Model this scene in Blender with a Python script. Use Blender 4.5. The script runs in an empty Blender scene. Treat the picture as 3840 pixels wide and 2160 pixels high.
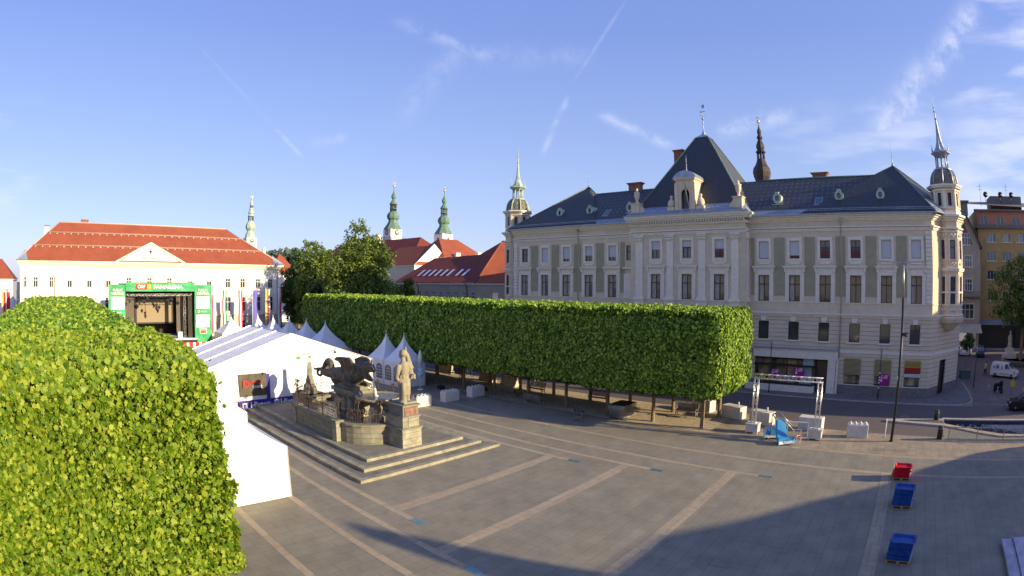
import bpy, bmesh, math, random
import numpy as np
from mathutils import Matrix, Vector
S = bpy.context.scene
COL = S.collection
R = math.radians
# ---------------- camera: wide webcam lens with barrel distortion, looking over the square from 10.4 m
cd = bpy.data.cameras.new('camera'); cam = bpy.data.objects.new('camera', cd); COL.objects.link(cam); S.camera = cam
_r = (0.75253151, 0.65847895, 0.01008965); _u = (-0.0115377, -0.00213594, 0.99993116); _f = (-0.65845517, 0.75259612, -0.00598996)
cam.matrix_world = Matrix([[_r[i], _u[i], -_f[i], (0, 0, 10.4)[i]] for i in range(3)] + [[0, 0, 0, 1]])
cd.type = 'PANO'; cd.panorama_type = 'FISHEYE_LENS_POLYNOMIAL'; cd.fisheye_fov = 3.0
cd.sensor_width = 36; cd.sensor_fit = 'HORIZONTAL'; cd.fisheye_polynomial_k0 = 0
cd.fisheye_polynomial_k1 = -0.05094427428; cd.fisheye_polynomial_k2 = -0.000352164752
cd.fisheye_polynomial_k3 = 3.5061376e-05; cd.fisheye_polynomial_k4 = -1.470763067e-06
cd.clip_start = 0.1; cd.clip_end = 6000
# ---------------- light
SUN_EL = R(16.3); SUN_AZ = R(13.5)          # elevation, and angle from +X towards +Y
sd = bpy.data.lights.new('sun', 'SUN'); sd.energy = 5.0; sd.angle = R(0.5); sd.color = (1.0, 0.81, 0.50)
so = bpy.data.objects.new('sun', sd); COL.objects.link(so)
_sv = Vector((math.cos(SUN_EL) * math.cos(SUN_AZ), math.cos(SUN_EL) * math.sin(SUN_AZ), math.sin(SUN_EL)))
so.rotation_euler = _sv.to_track_quat('Z', 'Y').to_euler(); so.location = (40, 10, 40)
w = bpy.data.worlds.new('World'); S.world = w; w.use_nodes = True
nt = w.node_tree; nt.nodes.clear()
def N(t, **k):
    n = nt.nodes.new(t)
    for a, b in k.items():
        if isinstance(a, str) and a.startswith('i_'): n.inputs[int(a[2:])].default_value = b
        else: setattr(n, a, b)
    return n
def LK(a, b): nt.links.new(a, b)
def MA(op, a, b=None, clamp=False):
    n = nt.nodes.new('ShaderNodeMath'); n.operation = op; n.use_clamp = clamp
    for i, v in enumerate((a, b)):
        if v is None: continue
        if isinstance(v, (int, float)): n.inputs[i].default_value = v
        else: LK(v, n.inputs[i])
    return n.outputs[0]
out = N('ShaderNodeOutputWorld'); bg = N('ShaderNodeBackground'); bg.inputs[1].default_value = 0.125
sky = N('ShaderNodeTexSky', sky_type='NISHITA', sun_disc=False, sun_elevation=SUN_EL, sun_rotation=R(90) - SUN_AZ,
        altitude=450, air_density=1.0, dust_density=1.2, ozone_density=2.2)
tint = N('ShaderNodeMix', data_type='RGBA', blend_type='MULTIPLY'); tint.inputs[0].default_value = 1
LK(sky.outputs[0], tint.inputs[6]); tint.inputs[7].default_value = (1.06, .95, 1.16, 1)
tc = N('ShaderNodeTexCoord'); DIR = tc.outputs['Generated']
nz = N('ShaderNodeTexNoise'); nz.inputs['Scale'].default_value = 26; nz.inputs['Detail'].default_value = 5
nz.inputs['Roughness'].default_value = .62; LK(DIR, nz.inputs[0])
nz2 = N('ShaderNodeTexNoise'); nz2.inputs['Scale'].default_value = 5; nz2.inputs['Detail'].default_value = 6
mp = N('ShaderNodeMapping'); mp.inputs['Scale'].default_value = (1, 1, 5); LK(DIR, mp.inputs[0]); LK(mp.outputs[0], nz2.inputs[0])
def dot(v):
    n = nt.nodes.new('ShaderNodeVectorMath'); n.operation = 'DOT_PRODUCT'; LK(DIR, n.inputs[0]); n.inputs[1].default_value = v
    return n.outputs['Value']
def smooth(x, a, b):
    n = nt.nodes.new('ShaderNodeMapRange'); n.interpolation_type = 'SMOOTHSTEP'; LK(x, n.inputs[0])
    n.inputs[1].default_value = a; n.inputs[2].default_value = b
    return n.outputs[0]
acc = None
def addm(x):
    global acc
    acc = x if acc is None else MA('MAXIMUM', acc, x)
def trail(A, B, wd, st, fuzz=.5):
    A = Vector(A); B = Vector(B); n = A.cross(B).normalized(); m = (A + B).normalized(); half = A.angle(B) / 2
    t = n.cross(m)
    d = MA('ADD', dot(n), MA('MULTIPLY', MA('SUBTRACT', nz.outputs[0], .5), wd * 1.6 * fuzz * 2))
    g = MA('POWER', 2.718, MA('MULTIPLY', MA('MULTIPLY', d, d), -1 / (wd * wd)))
    al = MA('ABSOLUTE', dot(t))
    e = smooth(al, math.sin(half) * 1.15, math.sin(half) * .55)
    f = MA('MULTIPLY', MA('MULTIPLY', g, e), MA('GREATER_THAN', dot(m), 0))
    f = MA('MULTIPLY', f, smooth(nz.outputs[0], .28, .68))
    addm(MA('MULTIPLY', f, st * .42))
def puff(C, rad, st, lo=.42, hi=.72):
    C = Vector(C).normalized()
    d = MA('SUBTRACT', 1, dot(C))
    g = smooth(d, 1 - math.cos(rad), 0.0)
    addm(MA('MULTIPLY', MA('MULTIPLY', g, smooth(nz2.outputs[0], lo, hi)), st * .55))
trail((-0.8862, 0.3741, 0.2732), (-0.8735, 0.4343, 0.2199), .0035, .45, .3)
trail((-0.8924, 0.2047, 0.4022), (-0.8862, 0.3741, 0.2732), .003, .16, .3)
trail((-0.7286, 0.5046, 0.4632), (-0.6185, 0.6815, 0.3911), .011, .42)
trail((-0.78, 0.5595, 0.2802), (-0.6455, 0.6261, 0.4374), .022, .24)
trail((-0.4095, 0.763, 0.5001), (-0.5317, 0.7661, 0.361), .003, .25, .3)
trail((-0.5423, 0.7681, 0.3404), (-0.6003, 0.7644, 0.2352), .0055, .5, .4)
trail((-0.5072, 0.8044, 0.3092), (-0.3907, 0.8871, 0.2456), .009, .6)
trail((-0.3258, 0.9053, 0.2726), (-0.1647, 0.9397, 0.2997), .016, .62)
trail((0.229, 0.8556, 0.4642), (0.0927, 0.9303, 0.3549), .020, .9)
trail((0.1068, 0.9189, 0.3797), (-0.0416, 0.9685, 0.2456), .024, .9)
trail((-0.6617, 0.634, 0.4003), (-0.4849, 0.7751, 0.4051), .02, .2)
trail((-0.8669, 0.4326, 0.2478), (-0.8257, 0.5002, 0.2607), .009, .3)
puff((0.25, 0.9619, 0.155), .21, .75, .36, .66)
puff((0.2423, 0.9165, 0.3183), .16, .7)
puff((0.3153, 0.8505, 0.421), .16, .75)
puff((-0.1391, 0.9645, 0.2244), .13, .4)
puff((0.02, 0.968, 0.2462), .13, .55)
puff((-0.9711, -0.1302, 0.2002), .12, .4)
hz = N('ShaderNodeSeparateXYZ'); LK(DIR, hz.inputs[0])
grad = N('ShaderNodeValToRGB'); LK(hz.outputs[2], grad.inputs[0]); ge = grad.color_ramp.elements
ge[0].position = .0; ge[0].color = (.56, .68, .90, 1); ge[1].position = .75; ge[1].color = (.20, .31, .82, 1)
for p_, c_ in ((.12, (.47, .60, .90, 1)), (.28, (.36, .50, .90, 1)), (.45, (.26, .39, .88, 1))): q_ = ge.new(p_); q_.color = c_
gs = N('ShaderNodeVectorMath', operation='SCALE'); LK(grad.outputs[0], gs.inputs[0]); gs.inputs['Scale'].default_value = 4.7
hazy = N('ShaderNodeMix', data_type='RGBA'); hazy.inputs[0].default_value = .68; LK(tint.outputs[2], hazy.inputs[6]); LK(gs.outputs[0], hazy.inputs[7])
cm = N('ShaderNodeMix', data_type='RGBA'); LK(MA('MULTIPLY', acc, 1, True), cm.inputs[0]); LK(hazy.outputs[2], cm.inputs[6])
cm.inputs[7].default_value = (5.6, 5.5, 5.9, 1)
LK(cm.outputs[2], bg.inputs[0]); LK(bg.outputs[0], out.inputs[0])
S.view_settings.view_transform = 'Standard'; S.view_settings.look = 'None'; S.view_settings.gamma = 1
S.view_settings.use_curve_mapping = False; S.view_settings.exposure = 0.78
S.cycles.max_bounces = 6; S.cycles.transparent_max_bounces = 6; S.cycles.diffuse_bounces = 3
S.cycles.sample_clamp_indirect = 4.0
S.cycles.use_denoising = True
# ---------------- materials
def mat(name, col, rough=.8, n=.12, ns=6.0, bump=0.0, bs=30.0, metal=0.0, spec=.3, coord='Object', dirt=0.0, ds=.4, stretch=None, trans=0.0, col2=None, thru=0.0):
    m = bpy.data.materials.new(name); m.use_nodes = True; t = m.node_tree; b = t.nodes['Principled BSDF']
    b.inputs['Roughness'].default_value = rough; b.inputs['Metallic'].default_value = metal
    b.inputs['Specular IOR Level'].default_value = spec
    tcn = t.nodes.new('ShaderNodeTexCoord'); vec = tcn.outputs[coord]
    if stretch:
        mpn = t.nodes.new('ShaderNodeMapping'); mpn.inputs['Scale'].default_value = stretch; t.links.new(vec, mpn.inputs[0]); vec = mpn.outputs[0]
    c = tuple(col) + (1,)
    last = None
    if n > 0:
        x = t.nodes.new('ShaderNodeTexNoise'); x.inputs['Scale'].default_value = ns; x.inputs['Detail'].default_value = 5; t.links.new(vec, x.inputs[0])
        r = t.nodes.new('ShaderNodeMapRange'); t.links.new(x.outputs[0], r.inputs[0])
        r.inputs[1].default_value = .3; r.inputs[2].default_value = .7
        mx = t.nodes.new('ShaderNodeMix'); mx.data_type = 'RGBA'; t.links.new(r.outputs[0], mx.inputs[0])
        d = tuple(col2) if col2 else tuple(v * (1 - 2 * n) for v in col)
        mx.inputs[6].default_value = d + (1,); mx.inputs[7].default_value = tuple(min(1, v * (1 + (0 if col2 else n))) for v in col) + (1,)
        last = mx.outputs[2]
    if dirt > 0:
        x = t.nodes.new('ShaderNodeTexNoise'); x.inputs['Scale'].default_value = ds; x.inputs['Detail'].default_value = 7; x.inputs['Roughness'].default_value = .65; t.links.new(vec, x.inputs[0])
        r = t.nodes.new('ShaderNodeMapRange'); t.links.new(x.outputs[0], r.inputs[0]); r.inputs[1].default_value = .45; r.inputs[2].default_value = .75
        r.inputs[4].default_value = dirt
        mx = t.nodes.new('ShaderNodeMix'); mx.data_type = 'RGBA'; t.links.new(r.outputs[0], mx.inputs[0])
        if last: t.links.new(last, mx.inputs[6])
        else: mx.inputs[6].default_value = c
        mx.inputs[7].default_value = tuple(v * .45 for v in col) + (1,)
        last = mx.outputs[2]
    if last: t.links.new(last, b.inputs['Base Color'])
    else: b.inputs['Base Color'].default_value = c
    if bump > 0:
        x = t.nodes.new('ShaderNodeTexNoise'); x.inputs['Scale'].default_value = bs; x.inputs['Detail'].default_value = 4; t.links.new(vec, x.inputs[0])
        bn = t.nodes.new('ShaderNodeBump'); bn.inputs['Strength'].default_value = bump; bn.inputs['Distance'].default_value = .05; t.links.new(x.outputs[0], bn.inputs['Height']); t.links.new(bn.outputs[0], b.inputs['Normal'])
    if trans > 0: b.inputs['Transmission Weight'].default_value = trans
    if thru > 0:
        tl = t.nodes.new('ShaderNodeBsdfTranslucent'); tl.inputs[0].default_value = c; mxs = t.nodes.new('ShaderNodeMixShader'); mxs.inputs[0].default_value = thru
        t.links.new(b.outputs[0], mxs.inputs[1]); t.links.new(tl.outputs[0], mxs.inputs[2]); t.links.new(mxs.outputs[0], t.nodes['Material Output'].inputs[0])
    return m
def brickmat(name, c1, c2, mortar, w, h, ms, rough=.8, off=.5, plane='XY', bump=.4, rot=0.0, n=.25, ns=1.2, bias=0.0, sun_patch=None, spec=.3, freq=2):
    """courses, slabs or tiles laid in object space; plane gives the two axes used"""
    m = bpy.data.materials.new(name); m.use_nodes = True; t = m.node_tree; b = t.nodes['Principled BSDF']
    b.inputs['Roughness'].default_value = rough; b.inputs['Specular IOR Level'].default_value = spec
    tcn = t.nodes.new('ShaderNodeTexCoord')
    sp = t.nodes.new('ShaderNodeSeparateXYZ'); t.links.new(tcn.outputs['Object'], sp.inputs[0])
    cb = t.nodes.new('ShaderNodeCombineXYZ')
    ax = {'X': 0, 'Y': 1, 'Z': 2}
    if plane[0] == 'W':      # wall of any heading: x + y runs along it
        a = t.nodes.new('ShaderNodeMath'); a.operation = 'ADD'; t.links.new(sp.outputs[0], a.inputs[0]); t.links.new(sp.outputs[1], a.inputs[1]); t.links.new(a.outputs[0], cb.inputs[0])
    else: t.links.new(sp.outputs[ax[plane[0]]], cb.inputs[0])
    t.links.new(sp.outputs[ax[plane[1]]], cb.inputs[1])
    vec = cb.outputs[0]
    if rot:
        mpn = t.nodes.new('ShaderNodeMapping'); mpn.inputs['Rotation'].default_value = (0, 0, rot); t.links.new(vec, mpn.inputs[0]); vec = mpn.outputs[0]
    br = t.nodes.new('ShaderNodeTexBrick'); t.links.new(vec, br.inputs[0]); br.offset = off; br.offset_frequency = freq
    br.inputs['Color1'].default_value = tuple(c1) + (1,); br.inputs['Color2'].default_value = tuple(c2) + (1,); br.inputs['Mortar'].default_value = tuple(mortar) + (1,)
    br.inputs['Scale'].default_value = 1; br.inputs['Mortar Size'].default_value = ms; br.inputs['Mortar Smooth'].default_value = .2
    br.inputs['Brick Width'].default_value = w; br.inputs['Row Height'].default_value = h; br.inputs['Bias'].default_value = bias
    x = t.nodes.new('ShaderNodeTexNoise'); x.inputs['Scale'].default_value = ns; x.inputs['Detail'].default_value = 8; x.inputs['Roughness'].default_value = .62; t.links.new(tcn.outputs['Object'], x.inputs[0])
    r = t.nodes.new('ShaderNodeMapRange'); t.links.new(x.outputs[0], r.inputs[0]); r.inputs[1].default_value = .3; r.inputs[2].default_value = .7; r.inputs[3].default_value = 1 - n; r.inputs[4].default_value = 1 + n * .6
    mx = t.nodes.new('ShaderNodeMix'); mx.data_type = 'RGBA'; mx.blend_type = 'MULTIPLY'; mx.inputs[0].default_value = 1
    t.links.new(br.outputs[0], mx.inputs[6]); t.links.new(r.outputs[0], mx.inputs[7]); t.links.new(mx.outputs[2], b.inputs['Base Color'])
    if 'slabs' in name:
        x2 = t.nodes.new('ShaderNodeTexNoise'); x2.inputs['Scale'].default_value = .22; x2.inputs['Detail'].default_value = 9; x2.inputs['Roughness'].default_value = .7; t.links.new(tcn.outputs['Object'], x2.inputs[0])
        r2 = t.nodes.new('ShaderNodeMapRange'); t.links.new(x2.outputs[0], r2.inputs[0]); r2.inputs[1].default_value = .35; r2.inputs[2].default_value = .68; r2.inputs[3].default_value = .86; r2.inputs[4].default_value = 1.08
        x3 = t.nodes.new('ShaderNodeTexNoise'); x3.inputs['Scale'].default_value = 1.7; x3.inputs['Detail'].default_value = 3; t.links.new(tcn.outputs['Object'], x3.inputs[0])
        r3 = t.nodes.new('ShaderNodeMapRange'); t.links.new(x3.outputs[0], r3.inputs[0]); r3.inputs[1].default_value = .70; r3.inputs[2].default_value = .78; r3.inputs[3].default_value = 1; r3.inputs[4].default_value = .72
        for rr_ in (r2, r3):
            m2 = t.nodes.new('ShaderNodeMix'); m2.data_type = 'RGBA'; m2.blend_type = 'MULTIPLY'; m2.inputs[0].default_value = 1; t.links.new(mx.outputs[2], m2.inputs[6]); t.links.new(rr_.outputs[0], m2.inputs[7]); t.links.new(m2.outputs[2], b.inputs['Base Color']); mx = m2
    bn = t.nodes.new('ShaderNodeBump'); bn.inputs['Strength'].default_value = bump; bn.inputs['Distance'].default_value = .02; bn.invert = True
    t.links.new(br.outputs['Fac'], bn.inputs['Height']); t.links.new(bn.outputs[0], b.inputs['Normal'])
    return m
def leafmat(name, c1, c2, c3, trans=.35):
    m = bpy.data.materials.new(name); m.use_nodes = True; t = m.node_tree; b = t.nodes['Principled BSDF']
    g = t.nodes.new('ShaderNodeNewGeometry'); rp = t.nodes.new('ShaderNodeValToRGB'); t.links.new(g.outputs['Random Per Island'], rp.inputs[0])
    e = rp.color_ramp.elements; e[0].color = tuple(c1) + (1,); e[1].color = tuple(c3) + (1,); q = e.new(.5); q.color = tuple(c2) + (1,)
    b.inputs['Roughness'].default_value = .55; b.inputs['Specular IOR Level'].default_value = .3
    t.links.new(rp.outputs[0], b.inputs['Base Color'])
    tr = t.nodes.new('ShaderNodeBsdfTranslucent'); mu = t.nodes.new('ShaderNodeMix'); mu.data_type = 'RGBA'; mu.blend_type = 'MULTIPLY'; mu.inputs[0].default_value = 1
    t.links.new(rp.outputs[0], mu.inputs[6]); mu.inputs[7].default_value = (1.5, 1.45, .5, 1); t.links.new(mu.outputs[2], tr.inputs[0])
    ms = t.nodes.new('ShaderNodeMixShader'); ms.inputs[0].default_value = trans
    t.links.new(b.outputs[0], ms.inputs[1]); t.links.new(tr.outputs[0], ms.inputs[2])
    t.links.new(ms.outputs[0], t.nodes['Material Output'].inputs[0])
    return m
M = {}
M['slab'] = brickmat('grey_granite_slabs', (.262, .236, .172), (.24, .217, .162), (.15, .13, .095), .98, .585, .009, plane='YX', rough=.75, n=.17, ns=.9, off=.37, freq=3)
M['strip'] = brickmat('sandstone_strip', (.40, .325, .215), (.34, .28, .195), (.12, .1, .08), .98, 2.0, .01, plane='YX', n=.18, ns=3)
M['stripx'] = brickmat('sandstone_strip_across', (.38, .31, .21), (.33, .27, .19), (.14, .11, .09), .6, 2.0, .01, plane='XY', n=.18, ns=3)
M['warm'] = brickmat('warm_small_pavers', (.34, .275, .185), (.30, .245, .17), (.17, .14, .1), .9, .6, .012, plane='YX', n=.25, ns=1.0, off=.5)
M['pale'] = mat('pale_rolled_gravel', (.47, .385, .27), n=.15, ns=3, dirt=.35, ds=.5)
M['asphalt'] = mat('asphalt', (.15, .125, .115), rough=.85, n=.2, ns=14, dirt=.3, ds=.25, bump=.3, bs=90)
M['cobble'] = brickmat('side_street_setts', (.19, .155, .15), (.15, .125, .125), (.08, .07, .07), .3, .2, .02, n=.25)
M['kerb'] = mat('granite_kerb', (.42, .38, .33), n=.15, ns=5)
M['walk'] = brickmat('sidewalk_slabs', (.20, .18, .17), (.17, .155, .15), (.09, .08, .08), .8, .5, .012, n=.2)
M['cream'] = mat('cream_render', (.66, .55, .395), n=.06, ns=1.4, dirt=.12, ds=.35)
M['creamr'] = brickmat('rusticated_cream_render', (.66, .55, .405), (.65, .54, .40), (.30, .245, .18), 7.3, .42, .022, plane='WZ', n=.08, bump=.8)
M['white'] = mat('white_stucco', (.78, .71, .59), n=.05, ns=3, dirt=.12, ds=.8)
M['olive'] = brickmat('olive_brick_panel', (.385, .35, .225), (.36, .325, .21), (.28, .255, .165), .3, .09, .008, plane='WZ', n=.14, bump=.2)
M['plinth'] = mat('grey_plinth_stone', (.19, .175, .165), n=.12, ns=3, dirt=.3)
M['winfr'] = mat('red_brown_window_timber', (.13, .045, .03), rough=.5, n=.1)
M['winfw'] = mat('white_window_timber', (.7, .68, .64), rough=.5, n=.04)
M['glass'] = mat('window_glass', (.035, .045, .055), rough=.06, n=0, spec=1.0)
M['glassw'] = mat('wavy_window_glass', (.09, .09, .075), rough=.05, n=0, spec=1.0, bump=.12, bs=1.7)
M['blind'] = brickmat('pale_roller_blind', (.60, .60, .62), (.58, .58, .60), (.42, .42, .45), 9, .06, .008, plane='WZ', n=.05)
M['curtain'] = mat('pale_curtain', (.42, .40, .33), n=.25, ns=2.5, stretch=(5, 5, .5))
M['zinc'] = mat('zinc_sheet', (.30, .35, .42), rough=.4, n=.12, ns=2, spec=.6, metal=.3)
M['copper'] = mat('green_copper', (.16, .27, .20), rough=.6, n=.3, ns=1.5, col2=(.09, .15, .11), dirt=.3, ds=1)
M['copperl'] = mat('pale_copper', (.42, .52, .42), rough=.6, n=.2, ns=2)
M['darkcop'] = mat('dark_brown_shingle', (.062, .05, .045), rough=.6, n=.3, ns=3)
M['slate'] = None
M['chim'] = brickmat('chimney_brick', (.36, .13, .08), (.30, .11, .07), (.2, .15, .12), .25, .08, .01, plane='WZ')
M['redtile'] = brickmat('red_roof_tiles', (.34, .088, .042), (.30, .078, .038), (.2, .055, .03), .25, .22, .03, plane='YZ', n=.16, ns=.35, bump=.5)
M['redtile_shaded'] = brickmat('shaded_red_roof_tiles', (.22, .045, .03), (.19, .04, .027), (.12, .03, .02), .25, .22, .03, plane='WZ', n=.18, ns=.4, bump=.5)  # darker red puts the shade of roof slopes into the tile colour
M['thwhite'] = mat('white_town_hall_render', (.82, .79, .72), n=.03, ns=2)
M['thtrim'] = mat('ivory_trim', (.72, .67, .55), n=.04)
M['thbase'] = brickmat('town_hall_base_ashlar', (.55, .52, .45), (.5, .48, .42), (.3, .28, .24), 1.2, .45, .02, plane='YZ')
M['black'] = mat('black_painted_metal', (.02, .022, .025), rough=.45, n=.1)
M['pole'] = mat('dark_green_pole_paint', (.028, .036, .034), rough=.4, n=.1)
M['alu'] = mat('aluminium', (.72, .70, .68), rough=.35, metal=.85, n=.05)
M['steel'] = mat('galvanised_steel', (.40, .40, .40), rough=.4, metal=.7, n=.15, ns=8)
M['rust'] = mat('wrought_iron', (.10, .075, .06), rough=.7, n=.3, ns=10, metal=.2)
M['conc'] = mat('white_painted_concrete', (.62, .59, .54), rough=.85, n=.08, ns=2.5, dirt=.25, ds=1.2, bump=.15, bs=25)
M['concw'] = mat('pale_concrete', (.54, .47, .36), rough=.85, n=.12, ns=2, dirt=.2, ds=1.2)
M['tent'] = mat('white_tent_fabric', (.84, .84, .86), rough=.5, n=.05, ns=.8, bump=.5, bs=.9, thru=.1)
M['tentr'] = mat('tent_roof_fabric', (.90, .86, .82), rough=.45, n=.05, ns=1.2, stretch=(.3, 1, 1))
M['clear'] = mat('clear_tent_window', (.07, .08, .10), rough=.08, spec=.9, n=.3, ns=1.5)
M['purple'] = mat('violet_banner_vinyl', (.055, .03, .26), rough=.5, n=.1, ns=2)
M['darkban'] = mat('dark_grey_banner', (.10, .085, .06), rough=.6, n=.15, ns=1.5)
M['red'] = mat('red_print', (.62, .03, .03), rough=.6, n=.05)
M['orange'] = mat('orange_print', (.8, .3, .03), rough=.6, n=.05)
M['wprint'] = mat('white_print', (.82, .82, .82), rough=.6, n=.02)
M['dprint'] = mat('dark_print', (.08, .07, .06), rough=.7, n=.02)
M['gold'] = mat('gilding', (.85, .62, .30), rough=.3, metal=.7, n=.05)
M['green'] = mat('green_stage_banner', (.05, .36, .14), rough=.6, n=.18, ns=.7, bump=.4, bs=.9)
M['greend'] = mat('green_ribbon', (.04, .30, .12), rough=.6, n=.1)
M['screen'] = mat('screen_cloth', (.27, .215, .145), rough=.7, n=.03)
M['curt'] = mat('black_stage_curtain', (.05, .042, .035), rough=.8, n=.3, ns=3, stretch=(4, 4, .3))
M['curtg'] = mat('grey_stage_curtain', (.13, .11, .095), rough=.8, n=.2, ns=3, stretch=(4, 4, .3))
M['stone'] = mat('weathered_fountain_stone', (.26, .245, .185), rough=.9, n=.22, ns=3, dirt=.45, ds=1.4, bump=.35, bs=14, col2=(.19, .18, .13))
M['ashlar'] = brickmat('fountain_ashlar', (.235, .225, .165), (.22, .21, .155), (.11, .10, .075), 3.1, .31, .012, plane='WZ', n=.4, ns=1.6, bump=.6)
M['ashlarl'] = brickmat('pale_fountain_ashlar', (.32, .305, .22), (.30, .285, .21), (.16, .15, .11), 2.2, .36, .012, plane='WZ', n=.4, ns=2, bump=.6)
M['dragon'] = mat('dark_weathered_stone', (.15, .125, .092), rough=.8, n=.25, ns=3, dirt=.35, ds=1.2, bump=.5, bs=12)
M['statue'] = mat('pale_weathered_stone', (.34, .315, .225), rough=.9, n=.22, ns=4, dirt=.35, ds=2, bump=.4, bs=18, col2=(.24, .21, .14))
M['redmar'] = mat('red_marble', (.25, .13, .09), rough=.6, n=.3, ns=5)
M['step'] = brickmat('step_slabs', (.215, .205, .165), (.195, .185, .15), (.1, .09, .07), 1.3, .9, .012, plane='YX', n=.3, ns=1.4)
M['stepedge'] = mat('step_edge_stone', (.31, .29, .21), n=.2, ns=2, dirt=.3, ds=1)
M['water'] = mat('fountain_water', (.17, .155, .135), rough=.22, n=.3, ns=4, spec=.8, bump=.3, bs=6)
M['jet'] = mat('falling_water', (.75, .74, .72), rough=.3, n=.1, ns=20)
M['bark'] = mat('plane_bark', (.25, .19, .12), rough=.9, n=.25, ns=5, bump=.5, bs=18, dirt=.3, ds=3)
M['bench'] = mat('grey_bench_slats', (.17, .16, .15), rough=.7, n=.2, ns=6)
M['iron'] = mat('grey_cast_iron', (.24, .22, .19), rough=.6, n=.2, ns=8)
M['blue'] = mat('blue_padding_vinyl', (.06, .30, .58), rough=.4, n=.08, ns=2)
M['bluet'] = mat('blue_stacked_seats', (.012, .07, .30), rough=.45, n=.2, ns=4)
M['redt'] = mat('red_stacked_seats', (.55, .006, .02), rough=.45, n=.15, ns=4)
M['film'] = mat('milky_wrap', (.30, .38, .48), rough=.35, n=.2, ns=5)
M['pallet'] = mat('pallet_timber', (.34, .23, .13), rough=.85, n=.2, ns=5)
M['hoop'] = mat('orange_rim', (.7, .13, .03), rough=.5, n=0)
M['net'] = mat('white_net', (.7, .68, .64), rough=.8, n=0)
M['acryl'] = mat('clear_acrylic', (.80, .82, .82), rough=.03, n=0, trans=1.0)
M['carw'] = mat('white_car_paint', (.62, .62, .66), rough=.25, n=.02, spec=.6)
M['carb'] = mat('dark_blue_car_paint', (.02, .025, .08), rough=.25, n=.02, spec=.6)
M['cark'] = mat('black_car_paint', (.008, .009, .013), rough=.22, n=.02, spec=.3)
M['tyre'] = mat('tyre_rubber', (.015, .015, .016), rough=.8, n=.1)
M['lamp'] = mat('headlamp_glass', (.75, .78, .8), rough=.1, n=0, spec=.8)
M['pink'] = mat('magenta_window_disc', (.36, .01, .22), rough=.5, n=.06)
M['awny'] = brickmat('striped_awning', (.42, .33, .13), (.42, .33, .13), (.10, .075, .035), 9, .115, .045, plane='WZ', n=.08, bump=.3)
M['yel'] = mat('ochre_render', (.50, .33, .13), n=.08, ns=1)
M['beige'] = mat('beige_render', (.42, .36, .27), n=.06, ns=1)
M['salm'] = mat('salmon_render', (.50, .22, .15), n=.06, ns=1)
M['shop'] = mat('dark_shopfront', (.03, .028, .03), rough=.3, n=.3, ns=1.5, spec=.6)
M['shopint'] = mat('yellowish_shop_interior', (.34, .29, .17), rough=.6, n=.45, ns=1.6, spec=.2, stretch=(1, 1, .4))  # yellowish shop panels, mottled at random
M['teal'] = mat('planter_paint', (.075, .11, .12), rough=.6, n=.1)
M['graf'] = mat('dark_blue_graffiti_wall', (.035, .05, .10), rough=.7, n=.3, ns=2)
M['ribbed'] = brickmat('white_ribbed_wall', (.52, .52, .56), (.5, .5, .54), (.2, .2, .24), .16, 9, .02, plane='XZ', n=.08)
M['hill'] = leafmat('far_wood', (.05, .085, .06), (.065, .105, .07), (.085, .13, .08), .1)  # bluish leaf tones stand in for distance haze
M['skin'] = mat('skin', (.5, .3, .22), n=.05)
M['hivis'] = mat('yellow_green_shirt', (.55, .62, .25), n=.05)
M['trous'] = mat('dark_trousers', (.03, .03, .04), n=.1)
M['tyl'] = mat('yellow_sign', (.55, .42, .02), n=.05)
M['tileb'] = mat('blue_glass_tile', (.09, .20, .23), rough=.2, n=.15, ns=4, spec=.7)
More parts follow.
